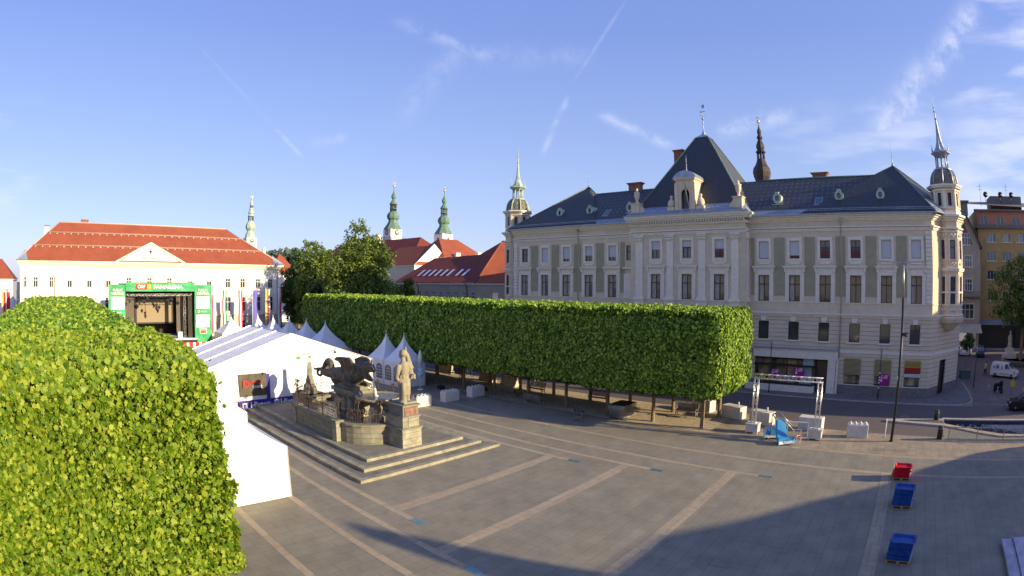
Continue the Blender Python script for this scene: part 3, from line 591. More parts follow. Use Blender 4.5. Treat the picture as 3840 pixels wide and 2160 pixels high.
# quoins next to the corners and keystones
for F, a in ((WF, WF.L - .75), (WF, .05)):
    for k in range(17): F.box(g, a, a + .7, 0, .07, 9.1 + k * .405, 9.1 + k * .405 + .34)
for x in GX: WF.poly(g, [(x + s0 - .22, 7.06), (x + s0 + .22, 7.06), (x + s0 + .34, 7.54), (x + s0 - .34, 7.54)], .002, .13)
g.build('cornice', M['white'], pal)
g = MB()
for a0, a1 in ((-45.38, -44.24), (-42.04, -40.88), (-38.61, -37.95), (-37.75, -37.51), (-35.33, -34.22), (-31.95, -31.35), (-15.95, -15.55), (-13.41, -12.2), (-10.1, -8.94), (-6.75, -6.22), (-6.02, -5.67), (-3.52, -2.32), (-.2, .98), (2.95, 3.06), (-48.0, -47.6)):
    g = MB(); WF.box(g, a0 + s0, a1 + s0, .0, .02, 9.6, 15.48); g.build('brick_panel', M['olive'], pal)
# window hoods and aprons between the two upper storeys
g = MB()
for F, xs, off, dz in ((WF, WFx, s0, 0), (RF, RX, 29.9, .06)):
    for x in xs:
        g = MB(); c = x + off; L = min(1.27, F.L - c) if F is WF and x > 0 else 1.27
        if x == -30.62: F.box(g, c - .9, c + .7, 0, .3, 12.36, 12.56); F.box(g, c - .8, c + .7, 0, .08, 9.02, 11.8); g.build('window_hood', M['white'], pal); continue
        F.box(g, c - 1.27, c + 1.27, 0, .34, 12.46 + dz, 12.58 + dz); F.box(g, c - 1.2, c + 1.2, 0, .24, 12.34 + dz, 12.46 + dz)
        F.box(g, c - 1.05, c + 1.05, 0, .1, 11.95 + dz, 12.34 + dz)
        for sgn in (-1, 1):
            F.box(g, c + sgn * .82 - .2, c + sgn * .82 + .2, 0, .07, 9.02, 11.95 + dz); F.box(g, c + sgn * .66 - .05, c + sgn * .66 + .05, .0, .12, 9.05, 11.8 + dz)
            F.box(g, c + sgn * 1.0 - .1, c + sgn * 1.0 + .1, 0, .22, 12.0 + dz, 12.34 + dz)
        F.box(g, c - .72, c + .72, 0, .1, 11.70 + dz, 11.95 + dz)
        for sgn in (-1, 1): F.box(g, c + sgn * .68 - .14, c + sgn * .68 + .14, 0, .08, 12.95, 15.4 + dz)
        F.box(g, c - .82, c + .82, 0, .1, 15.12 + dz * 4, 15.42 + dz * 3); F.box(g, c - .7, c + .7, 0, .14, 13.12, 13.3); F.box(g, c - .6, c + .6, 0, .06, 12.8, 13.12)
        g.build('window_hood', M['white'], pal)
# windows
bl2 = {-43.09: .98, -39.72: .8, -36.36: .62, -33.03: .75, -14.51: .96, -11.15: .82, -1.26: .97, 2.01: .97}
for x in WFx:
    window(WF, x + s0, 13.34, 15.08, 1.06, pal, blind=bl2.get(x, 0), sill=False, cross=.6)
    window(WF, x + s0, 9.05, 11.65, 1.22, pal, gl='glassw', sill=False, cross=.66, curtain={-36.36: .5, -39.72: .9, 2.01: .3, -7.86: .0}.get(x, .45 if x < -8 else 0))
for x, b in zip(RX, (.48, .35, .5)):
    window(RF, x + 29.9, 13.46, 15.3, 1.06, pal, blind=b, sill=False, cross=.6)
    window(RF, x + 29.9, 9.05, 11.7, 1.28, pal, gl='glassw', sill=False, cross=.66, curtain=.5)
    window(RF, x + 29.9, 5.2, 7.03, 1.2, pal)
for x in GX + [-46.41, -43.09, -39.72, -36.36, -33.03]:
    window(WF, x + s0, 5.2, 7.03, 1.14, pal, cross=.7 if x == 2.0 else 0, mull=1 if x == 2.0 else 0, fr='winfr' if x == 2.0 else 'black')
for x in (-4.6, -1.3, 2.0, -46.4, -43.1, -39.7, -36.4, -33.0):
    o = window(WF, x + s0, 1.0, 3.66, 1.84, pal, fr='white', mull=0, cross=0, sill=False)
    mb = MB(); WF.box(mb, x + s0 - .84, x + s0 + .84, -.19, -.172, 1.2, 3.5); mb.build('shop_display', M['shopint'], o)
for h_ in EW: window(EF, (h_[0] + h_[1]) / 2, h_[2], h_[3], 1.2, pal)
for x, ms in ((-4.6, ('awny',)), (-1.3, ('awny',)), (2.0, ('awny', 'red', 'wprint'))):
    a = x + s0; mb = MB()
    n = 14 if len(ms) == 1 else 14
    for k in range(n):
        z = 3.62 - k * .115; mi = 0 if len(ms) == 1 else (0 if k < 6 else 1 if k < 11 else 2)
        mb.add([WF.P(a - .9, .05, z), WF.P(a + .9, .05, z), WF.P(a + .9, .13, z - .065), WF.P(a - .9, .13, z - .065), WF.P(a + .9, .07, z - .112), WF.P(a - .9, .07, z - .112)], [(0, 3, 2, 1)], mi); mb.add([WF.P(a - .9, .06, z - .06), WF.P(a + .9, .06, z - .06), WF.P(a + .9, .05, z - .115), WF.P(a - .9, .05, z - .115)], [(0, 3, 2, 1)], len(ms))
    gm = {'awny': mat('ochre_slat', (.46, .37, .17) if len(ms) == 1 else (.55, .40, .08), n=.05), 'red': M['red'], 'wprint': M['wprint']}
    o = mb.build('awning', [gm[q] for q in ms] + [M['dprint']], pal)
    if len(ms) > 1: o['label'] = 'yellow, red and white slatted awning'
def disc(x, y, z, r, par):
    mb = MB(); mb.lathe([(r, 0), (r, .02), (0, .02)], 0, 0, 28, sm=False); mb.xf(T(x, y, z) @ Matrix.Rotation(R(90), 4, 'X')); o = mb.build('window_disc', M['pink'], par)
    text('Lilli', r * .9, M['wprint'], o, T(x - r * .05, y - .035, z + r * .45) @ FY, shear=.35)
    mb = MB(); mb.box(x - r * .62, x - r * .3, y - .035, y - .022, z - r * .25, z + r * .02); mb.build('logo', M['wprint'], o)
disc(-12.9, 55.42, 1.68, .58, pal); disc(-10.3, 55.42, 1.95, .62, pal); disc(-1.05, 55.35, 1.72, .62, pal)
# shop front, fascia, planter bench
g = MB(); WF.box(g, -15.3 + s0, -6.2 + s0, .0, .55, 3.43, 4.34); WF.box(g, -7.2 + s0, -6.35 + s0, .0, .5, .11, 3.43); WF.box(g, -6.3 + s0, -6.08 + s0, .0, .42, .11, 3.6); g.build('shop_fascia', M['white'], pal)
g = MB(); WF.box(g, -15.4 + s0, -6.15 + s0, 0, .7, 4.34, 4.42); g.build('shop_canopy', M['zinc'], pal)
g = MB()
WF.box(g, -15.2 + s0, -7.2 + s0, -.35, -.3, .15, 3.42)
g.build('shop_interior', M['shopint'], pal)
g = MB()
for a in (-15.2, -13.3, -11.7, -10.6, -8.9, -8.6): WF.box(g, a + s0, a + s0 + .07, -.12, .0, .7, 3.4)
WF.box(g, -15.2 + s0, -8.6 + s0, -.05, .35, 2.55, 2.72); WF.box(g, -15.2 + s0, -7.25 + s0, -.2, .1, 3.2, 3.42); WF.box(g, -8.5 + s0, -8.4 + s0, -.3, .0, .15, 3.3); WF.box(g, -15.2 + s0, -8.8 + s0, -.1, .5, .72, .8)
g.build('shop_frame', M['black'], pal)
g = MB(); WF.box(g, -10.3 + s0, -8.9 + s0, -.14, -.11, .8, 2.55); WF.box(g, -9.9 + s0, -8.75 + s0, -.05, .2, 2.72, 3.42); g.build('shop_poster', mat('pale_shop_poster', (.33, .40, .42), n=.1), pal)
g = MB(); WF.box(g, -15.9 + s0, -8.5 + s0, .1, 1.15, .11, .66); g.build('shop_bench', M['white'], pal)
g = MB(); WF.box(g, -8.35 + s0, -7.25 + s0, -.3, -.25, .15, 3.2); g.build('door', M['shop'], pal)
g = MB(); CR.box(g, 2.62, 4.18, -.3, -.24, .12, 3.48); CR.box(g, 2.62, 2.72, -.24, -.1, .12, 3.48); CR.box(g, 4.08, 4.18, -.24, -.1, .12, 3.48); CR.box(g, 2.72, 4.08, -.24, -.1, 2.7, 2.8); g.build('door', M['shop'], pal)
# pilasters on the centre block
for x0, x1 in ((-29.27, -28.23), (-25.39, -24.44), (-21.61, -20.64), (-17.87, -16.88)):
    a0, a1 = x0 + 29.9, x1 + 29.9; g = MB()
    RF.box(g, a0 - .1, a1 + .1, 0, .2, 8.35, 8.9); RF.box(g, a0 - .16, a1 + .16, 0, .34, 8.9, 9.1); RF.box(g, a0 - .06, a1 + .06, 0, .26, 9.1, 9.35)
    RF.box(g, a0 + .08, a1 - .08, 0, .14, 9.35, 15.35)
    RF.poly(g, [(a0 + .06, 15.35), (a1 - .06, 15.35), (a1 + .02, 15.9), (a0 - .02, 15.9)], .0, .24); RF.box(g, a0 - .08, a1 + .08, 0, .32, 15.9, 16.02)
    for k in range(5):
        for j in range(2):
            c = a0 + (a1 - a0) * (k + .5) / 5; p = RF.P(c, .24 + .03 * j, 15.5 + .25 * j); g.ball(p, .11, 6)
    g.build('pilaster', M['white'], pal)
for xs in (-16.2, -29.9):
    F = Face((-16.2, 54.4), (-16.2, 55.6)) if xs > -20 else Face((-29.9, 55.6), (-29.9, 54.4)); g = MB()
    F.box(g, .25, .95, 0, .12, 9.35, 15.4); F.box(g, .15, 1.05, 0, .24, 15.4, 16.02); F.box(g, .15, 1.05, 0, .24, 8.9, 9.35); g.build('pilaster', M['white'], pal)
for x in (-37.85, -6.12):
    g = MB(); g.tube([(x, 55.28, 17.4), (x, 55.28, 16.9), (x, 55.4, 16.5), (x, 55.42, .2)], .065, 8); g.box(x - .13, x + .13, 55.12, 55.4, 16.9, 17.3); g.build('downpipe', M['beige'], pal)
# roofs
def roofquad(mb, pts, mi=0): return mb.add(pts, [tuple(range(len(pts)))], mi)
g = MB()
ye, ze = 54.95, 17.64
for x0, x1 in ((-46, -23), (-23, 0)):
    roofquad(g, [(x0 - 3.2 if x0 < -30 else x0, ye, ze), (x1 if x1 < -10 else x1 + 3.4, ye, ze), (x1, 61, 22.48), (x0 + 4, 61, 22.48)] if x0 < -30 else [(x0, ye, ze), (x1 + 3.4, ye, ze), (x1 - 1, 61, 22.48), (x0, 61, 22.48)])
roofquad(g, [(-42, 61, 22.46), (-1, 61, 22.46), (-1, 67.3, 17.7), (-42, 67.3, 17.7)])
g.build('roof', M['slate'], pal)
def hip(mb, base, apex, mats):
    n = len(base)
    for i in range(n):
        a, b = base[i], base[(i + 1) % n]; mb.add([a, b, apex], [(0, 1, 2)], mats[i])
g = MB()
hip(g, [(-49.3, ye - .01, ze + .01), (-34.9, ye - .01, ze + .01), (-34.9, 67, ze), (-52.9, 67, ze), (-52.9, 61.5, ze)], (-39.8, 61, 23.6), [0, 1, 0, 1, 1])
g.build('pavilion_roof', [M['slatep'], M['slates']], pal); g = MB()
hip(g, [(-10.6, ye - .01, ze + .01), (4.55, ye - .01, ze + .01), (8.4, 61.6, ze), (8.4, 67, ze), (-10.6, 67, ze)], (0, 61, 23.45), [0, 1, 1, 0, 1])
g.build('pavilion_roof', [M['slatep'], M['slates']], pal)
g = MB(); g.add([(8.4, 61.5, ze), (8.4, 92.5, ze), (2, 92.5, 22.5), (2, 64, 22.5)], [(0, 1, 2, 3)]); g.add([(-4, 92.5, ze), (-4, 64, ze), (2, 64, 22.5), (2, 92.5, 22.5)], [(0, 1, 2, 3)]); g.build('roof', M['slates'], pal)
g = MB()
zb = 19.25
bb = [(-29.3, 55.35), (-16.6, 55.35), (-16.6, 67.2), (-29.3, 67.2)]; tt = [(-23.85, 60.5), (-22.3, 60.5), (-22.3, 62, ), (-23.85, 62)]
for i in range(4):
    a, b, c, d = bb[i], bb[(i + 1) % 4], tt[(i + 1) % 4], tt[i]
    g.add([(a[0], a[1], zb), (b[0], b[1], zb), (c[0], c[1], 28.3), (d[0], d[1], 28.3)], [(0, 1, 2, 3)], 0 if i % 2 == 0 else 1)
g.build('tower_roof', [M['slatep'], M['slates']], pal)
g = MB()   # copper ridges and zinc skirts
def ridge(mb, a, b, r=.09): mb.tube([a, b], r, 6)
for i in range(4): ridge(g, (bb[i][0], bb[i][1], zb), (tt[i][0], tt[i][1], 28.3), .1)
ridge(g, (-16.2, 61, 22.5), (-1.7, 61, 22.5)); ridge(g, (-29.5, 61, 22.5), (-38.6, 61, 22.5))
for a in ((-49.3, ye, ze), (-38.3, 60.2, 22.5)): ridge(g, a, (-39.8, 61, 23.6), .08)
for a in ((-2.2, 60.3, 22.4), (4.5, ye, ze), (8.4, 61.6, ze)): ridge(g, a, (0, 61, 23.45), .08)
g.build('roof_ridge', M['copper'], pal)
g = MB(); zf0 = 18.14
sk = [(-30.35, 53.6), (-15.75, 53.6), (-15.75, 67.4), (-30.35, 67.4)]
for i in range(4):
    a, b, c, d = sk[i], sk[(i + 1) % 4], bb[(i + 1) % 4], bb[i]
    g.add([(a[0], a[1], zf0), (b[0], b[1], zf0), (c[0], c[1], zb + .02), (d[0], d[1], zb + .02)], [(0, 1, 2, 3)])
for k in range(24): x = -29.6 + k * .58; g.tube([(x, 53.7, 18.2), (x * .92 - 1.9, 55.33, 19.28)], .03, 4)
for x0, x1 in ((-49.2, -30.4), (-15.7, 4.5)):
    g.box(x0, x1, 54.82, 55.0, 17.6, 17.72); s_ = .808
    g.add([(x0, 54.98, 17.68), (x1, 54.98, 17.68), (x1 - .2, 55.6, 17.68 + .62 * s_ + .02), (x0 + .2, 55.6, 17.68 + .62 * s_ + .02)], [(0, 1, 2, 3)])
    k = int((x1 - x0) / .3)
    for i in range(k): xx = x0 + .15 + i * .3; g.box(xx, xx + .03, 55.28, 55.31, 17.95, 18.25)
    g.box(x0, x1, 55.27, 55.32, 18.2, 18.24); g.box(x0, x1, 55.27, 55.32, 18.04, 18.07)
for i in range(46): xx = -30.1 + .15 + i * .3; g.box(xx, xx + .03, 53.95, 53.98, 18.2, 18.62)
g.box(-30.1, -16, 53.94, 53.99, 18.56, 18.6); g.box(-30.4, -15.7, 53.5, 53.62, 18.1, 18.2)
for fx, fs in ((4.9, 1), ):
    g.add([(4.5, 54.9, 17.68), (8.4, 61.5, 17.68), (6.4, 61.2, 19.4), (3.2, 56.4, 19.2)], [(0, 1, 2, 3)])
g.build('zinc_skirt', M['zinc'], pal)
def finial(mb, x, y, z, h, r=.1, vane=False):
    mb.lathe([(r * 3.2, z - .05), (r * 1.6, z + h * .08), (r * .7, z + h * .16), (r * .5, z + h * .35), (r * 1.1, z + h * .38), (r * .5, z + h * .41), (r * .3, z + h * .7), (r * .12, z + h)], x, y, 8)
    if vane:
        mb.ball((x, y, z + h * .5), .16, 6); mb.box(x - .3, x + .35, y - .015, y + .015, z + h * .70, z + h * .72); mb.box(x - .04, x + .3, y - .02, y + .02, z + h * .82, z + h * .92); mb.ball((x - .25, y, z + h * .71), .09, 5); mb.ball((x + .3, y, z + h * .6), .07, 5); mb.ball((x - .3, y, z + h * .6), .07, 5)
g = MB(); g.add([(-23.95, 60.4, 28.28), (-22.2, 60.4, 28.28), (-22.2, 62.1, 28.28), (-23.95, 62.1, 28.28), (-23.35, 61, 28.75), (-22.8, 61, 28.75), (-22.8, 61.5, 28.75), (-23.35, 61.5, 28.75)], [(0, 3, 2, 1), (4, 5, 6, 7), (0, 1, 5, 4), (1, 2, 6, 5), (2, 3, 7, 6), (3, 0, 4, 7)])
finial(g, -23.05, 61.25, 28.7, 4.3, .11, True); g.build('finial', M['zinc'], pal)
for x, z, h in ((-39.8, 23.55, 2.4), (0, 23.4, 2.9)): g = MB(); finial(g, x, 61, z, h, .07); g.build('finial', M['zinc'], pal)
# dormer of the centre block
g = MB(); F = Face((-24.1, 54.35), (-21.9, 54.35)); dz = 18.6
n = 10; ar = [(1.1 - .5, dz + .1)] + [(1.1 - .5 * math.cos(math.pi * i / n), 20.4 + .5 * math.sin(math.pi * i / n)) for i in range(n + 1)] + [(1.1 + .5, dz + .1)]
out_ = [(0, dz), (2.2, dz), (2.2, 21.85), (0, 21.85)]
L_ = [(0, dz), (ar[0][0], dz)] + ar[:n // 2 + 2] + [(1.1, 21.85), (0, 21.85)]; Rr = [(ar[-1][0], dz), (2.2, dz), (2.2, 21.85), (1.1, 21.85)] + list(reversed(ar[n // 2 + 1:]))
F.poly(g, L_, -.3, 0); F.poly(g, Rr, -.3, 0)
g.box(-24.1, -23.85, 54.65, 57.2, dz, 21.85); g.box(-22.15, -21.9, 54.65, 57.2, dz, 21.85)
for z0, z1, o in ((21.85, 21.98, .1), (21.98, 22.12, .22)): g.box(-24.1 - o, -21.9 + o, 54.35 - o, 57.6, z0, z1)
F.box(g, -.12, .28, 0, .1, 18.6, 21.6); F.box(g, 1.92, 2.32, 0, .1, 18.6, 21.6)
for sx in (-1, 1):
    cx = -23 + sx * 1.75; g.box(cx - .45, cx + .45, 54.3, 54.9, 18.3, 19.0); g.lathe([(.32, 19.0), (.45, 19.3), (.36, 19.7), (.15, 19.9), (.12, 20.0), (.2, 20.15), (.12, 20.3), (0, 20.34)], cx, 54.6, 12); g.box(cx - .3, cx + .3, 54.4, 54.8, 18.9, 19.4)
g.build('dormer', M['cream'], pal)
g = MB(); pr = [(-24.4, 22.12), (-24.3, 22.3), (-24.1, 22.55), (-23.85, 22.75), (-23.5, 22.86), (-23.1, 22.95), (-22.9, 22.95), (-22.5, 22.86), (-22.15, 22.75), (-21.9, 22.55), (-21.7, 22.3), (-21.6, 22.12)]
g.ext(pr, 'Y', 54.25, 57.8); finial(g, -23, 55.0, 22.9, 2.0, .09); g.build('dormer_roof', M['zinc'], pal)
g = MB(); g.box(-23.6, -22.4, 54.75, 54.8, 18.6, 21); g.build('dormer_opening', M['shop'], pal)
for x in (-29.1, -16.9):
    g = MB(); g.box(x - .5, x + .5, 54.1, 55.1, 18.5, 19.6); g.box(x - .58, x + .58, 54.02, 55.18, 19.6, 19.72)
    g.lathe([(.34, 19.72), (.18, 19.85), (.14, 20.1), (.26, 20.3), (.34, 20.65), (.3, 20.85), (.38, 20.95), (.3, 21.02), (.16, 21.1), (.12, 21.4), (0, 21.5)], x, 54.6, 12)
    sgn = 1 if x < -20 else -1
    g.ext([(x + sgn * .5, 18.5), (x + sgn * 1.0, 18.5), (x + sgn * .95, 18.9), (x + sgn * .7, 19.2), (x + sgn * .5, 19.5)], 'Y', 54.3, 54.9)
    g.build('roof_urn', M['cream'], pal)
# oval dormers, skylights, chimneys
def rz(y): return 17.65 + .808 * (y - 55)
for x in (-41.6, -36.95, -31.25, -13.15, -6.28, -1.68):
    g = MB(); y = 56.75; z = rz(y) - .1; F = Face((x - .5, y), (x + .5, y))
    rg = [(.5 + .48 * math.cos(a), z + .72 + .55 * math.sin(a)) for a in [2 * math.pi * i / 16 for i in range(16)]]
    ri = [(.5 + .24 * math.cos(a), z + .72 + .30 * math.sin(a)) for a in [2 * math.pi * i / 16 for i in range(16)]]
    for i in range(16):
        j = (i + 1) % 16; F.poly(g, [rg[i], rg[j], ri[j], ri[i]], -.25, .1)
    F.box(g, -.06, 1.06, -.2, .12, z - .05, z + .12); F.box(g, .3, .7, -.2, .16, z + 1.22, z + 1.38)
    top = [(x + .46 * math.cos(math.pi * i / 8), z + .75 + .5 * math.sin(math.pi * i / 8)) for i in range(9)]
    g.ext(top + [(x - .46, z), (x + .46, z)], 'Y', 57.0, 58.5)
    o = g.build('oval_dormer', M['copperl'], pal); g = MB(); F.poly(g, ri, -.2, -.12); g.build('pane', M['glass'], o)
for x in (-44.3, -39.3, -34.6, -8.55, -3.95, .65):
    g = MB(); y0, y1 = 56.4, 57.5
    for (a, b, c, d, h, mi) in ((x - .42, x + .42, y0, y1, .05, 0), (x - .34, x + .34, y0 + .09, y1 - .09, .08, 1)):
        g.add([(a, c, rz(c) + h), (b, c, rz(c) + h), (b, d, rz(d) + h), (a, d, rz(d) + h), (a, c, rz(c) - .1), (b, c, rz(c) - .1), (b, d, rz(d) - .1), (a, d, rz(d) - .1)], [(0, 1, 2, 3), (4, 5, 1, 0), (5, 6, 2, 1), (7, 4, 0, 3), (6, 7, 3, 2)], mi)
    g.build('skylight', [M['zinc'], mat('skylight_glass', (.05, .09, .12), rough=.15, n=0, spec=.8)], pal)
for x, y, z0, z1, w_ in ((-26.6, 61.5, 22, 27.2, 1.15), (-33.0, 61.6, 22, 23.6, 1.7), (-9.0, 62, 22, 23.2, 1.7)):
    g = MB(); g.box(x - w_ / 2, x + w_ / 2, y - .4, y + .4, z0, z1 - .3); g.add([(x - w_ / 2, y - .4, z1 - .3), (x + w_ / 2, y - .4, z1 - .3), (x + w_ / 2, y + .4, z1 - .3), (x - w_ / 2, y + .4, z1 - .3), (x - w_ * .66, y - .6, z1), (x + w_ * .66, y - .6, z1), (x + w_ * .66, y + .6, z1), (x - w_ * .66, y + .6, z1)], [(0, 3, 2, 1), (4, 5, 6, 7), (0, 1, 5, 4), (1, 2, 6, 5), (2, 3, 7, 6), (3, 0, 4, 7)])
    g.build('chimney', M['chim'], pal)
# corner oriels with turrets
def octo(cx, cy, r, a0=R(22.5)): return [(cx + r * math.cos(a0 + k * math.pi / 4), cy + r * math.sin(a0 + k * math.pi / 4)) for k in range(8)]
for cx, cy in ((5.95, 58.8), (-50.5, 58.8)):
    a0 = R(22.5) - (R(31.5) if cx > 0 else -R(31.5)); g = MB(); o8 = octo(cx, cy, 1.72, a0)
    tw = thing('corner_turret', '', 'x') if False else None
    faces = []
    for k in range(8):
        p, q = o8[k], o8[(k + 1) % 8]; F = Face(p, q); m_ = F.L / 2
        faces.append(F); F.wall(g, 7.7, 17.9, [(m_ - .33, m_ + .33, 9.05, 11.7), (m_ - .33, m_ + .33, 13.4, 15.25)], .18)
        F.wall(g, 17.9, 20.5, [(m_ - .24, m_ + .24, 18.6, 19.9)], .2)
    g.prism(octo(cx, cy, 1.7, a0), 7.6, 7.7)
    g.lathe([(.15, 6.3), (.7, 6.5), (1.2, 6.9), (1.45, 7.1), (1.8, 7.2), (1.95, 7.5), (2.0, 7.75), (1.8, 7.85)], cx, cy, 8, sm=False, a0=a0)
    g.build('oriel_wall', M['cream'], pal)
    g = MB()
    for r_, z0, z1 in ((1.86, 7.9, 8.05), (1.8, 8.9, 9.0), (1.95, 12.35, 12.5), (1.86, 12.2, 12.35), (1.82, 16.0, 16.15), (1.95, 16.3, 16.45), (1.85, 17.1, 17.3), (2.05, 17.3, 17.5), (2.3, 17.5, 17.7), (1.8, 17.7, 18.1), (1.8, 18.35, 18.45), (1.85, 20.1, 20.25), (2.05, 20.4, 20.55), (2.2, 20.55, 20.72), (1.76, 10.1, 10.25)):
        g.prism(octo(cx, cy, r_, a0), z0, z1)
    for k in range(8):
        F = faces[k]; F.box(g, -.06, .16, 0, .06, 18.45, 20.1); F.box(g, F.L - .16, F.L + .06, 0, .06, 18.45, 20.1)
        m_ = F.L / 2
        for s_ in (-1, 1): F.box(g, m_ + s_ * .42 - .07, m_ + s_ * .42 + .07, 0, .07, 9.05, 11.9); F.box(g, m_ + s_ * .42 - .07, m_ + s_ * .42 + .07, 0, .07, 13.2, 15.4)
        for t_ in range(4): g.ball(F.P(m_ - .3 + t_ * .2, .04, 15.65 + .12 * (t_ % 2)), .12, 5); g.ball(F.P(m_ - .3 + t_ * .2, .04, 8.4 + .1 * (t_ % 2)), .12, 5); g.ball(F.P(m_ - .3 + t_ * .2, .04, 12.9 + .1 * (t_ % 2)), .1, 5)
    g.build('oriel_trim', M['white'], pal)
    for k in range(8):
        F = faces[k]; m_ = F.L / 2
        if F.n.y > .6: continue
        window(F, m_, 9.05, 11.7, .66, pal, rec=.16, sill=False, mull=0); window(F, m_, 13.4, 15.25, .66, pal, rec=.16, sill=False, mull=0)
    g = MB(); g.prism(octo(cx, cy, 1.4, a0), 17.95, 20.4); g.build('turret_core', M['shop'], pal)
    g = MB(); dome = [(1.62, 20.72), (1.6, 21.2), (1.5, 21.7), (1.28, 22.15), (1.0, 22.4)]
    g.lathe(dome, cx, cy, 8, sm=False, a0=a0); o = g.build('turret_dome', mat('patterned_dome_slate', (.05, .055, .06), n=.4, ns=7, col2=(.26, .22, .16)) if cx > 0 else bpy.data.materials['patterned_dome_slate'], pal)
    g = MB()
    for k in range(8):
        a = a0 + k * math.pi / 4; g.tube([(cx + (r_ + .03) * math.cos(a), cy + (r_ + .03) * math.sin(a), z) for r_, z in dome], .08, 5)
        a += math.pi / 8   # diamond ornament on each dome face
        for dz_, rr_ in ((21.25, 1.50), (21.75, 1.40)):
            c = Vector((cx + rr_ * math.cos(a), cy + rr_ * math.sin(a), dz_)); t_ = Vector((-math.sin(a), math.cos(a), 0)); p4 = [c + t_ * .2, c + Vector((0, 0, .2)), c - t_ * .2, c - Vector((0, 0, .2))]
            g.tube([tuple(q) for q in p4 + [p4[0]]], .03, 4)
        a -= math.pi / 8
        if k % 2 == 0: a2 = a + 0; pass
        g.tube([(cx + .72 * math.cos(a), cy + .72 * math.sin(a), 22.5), (cx + .70 * math.cos(a), cy + .70 * math.sin(a), 23.9)], .08, 6)
        g.lathe([(.08, 24.2), (.1, 24.5), (.04, 24.9), (.02, 25.5), (0, 25.6)], cx + 1.0 * math.cos(a), cy + 1.0 * math.sin(a), 5) if k % 2 == 0 else None
    g.lathe([(1.1, 22.4), (1.1, 22.52), (.95, 22.6)], cx, cy, 8, a0=a0, sm=False)
    g.lathe([(.8, 23.85), (.95, 24.0), (1.2, 24.15), (1.22, 24.25), (.8, 24.45), (.52, 24.9), (.34, 25.5), (.22, 26.3), (.14, 27.2), (.1, 27.8), (.17, 27.9), (.08, 28.0), (.07, 28.6), (.13, 28.7), (.06, 28.8), (.05, 29.1), (.1, 29.15), (.04, 29.25), (.015, 30.4)], cx, cy, 8, a0=a0, sm=False)
    g.build('turret_spire', M['copperl'] if cx < 0 else M['zinc'], pal)
# ================= foliage
LT = {  # leaf outlines (x across, y along)
 'maple': [(0, -.5), (.42, -.3), (.34, -.05), (.5, .24), (.2, .26), (0, .58), (-.2, .26), (-.5, .24), (-.34, -.05), (-.42, -.3)],
 'kite': [(0, -.5), (.4, 0), (0, .5), (-.4, 0)],
}
def leaves_mesh(name, pos, nrm, size, shape, m, seed=0):
    rg = np.random.default_rng(seed); n = len(pos); L = np.array(LT[shape]); k = len(L)
    up = rg.normal(size=(n, 3)); t = np.cross(nrm, up); t /= np.linalg.norm(t, axis=1)[:, None] + 1e-9; b = np.cross(nrm, t)
    s = size * rg.uniform(.65, 1.25, n)
    fold = rg.uniform(-.25, .35, n)
    V = pos[:, None, :] + (L[None, :, 0, None] * t[:, None, :] + L[None, :, 1, None] * b[:, None, :] + (np.abs(L[:, 0]) * 1.0)[None, :, None] * nrm[:, None, :] * fold[:, None, None]) * s[:, None, None]
    me = bpy.data.meshes.new(name); me.vertices.add(n * k); me.vertices.foreach_set('co', V.reshape(-1).astype(np.float32))
    me.loops.add(n * k); me.loops.foreach_set('vertex_index', np.arange(n * k, dtype=np.int32))
    me.polygons.add(n); me.polygons.foreach_set('loop_start', np.arange(n, dtype=np.int32) * k); me.polygons.foreach_set('loop_total', np.full(n, k, dtype=np.int32))
    me.materials.append(m); me.update(calc_edges=True); me.validate()
    return me
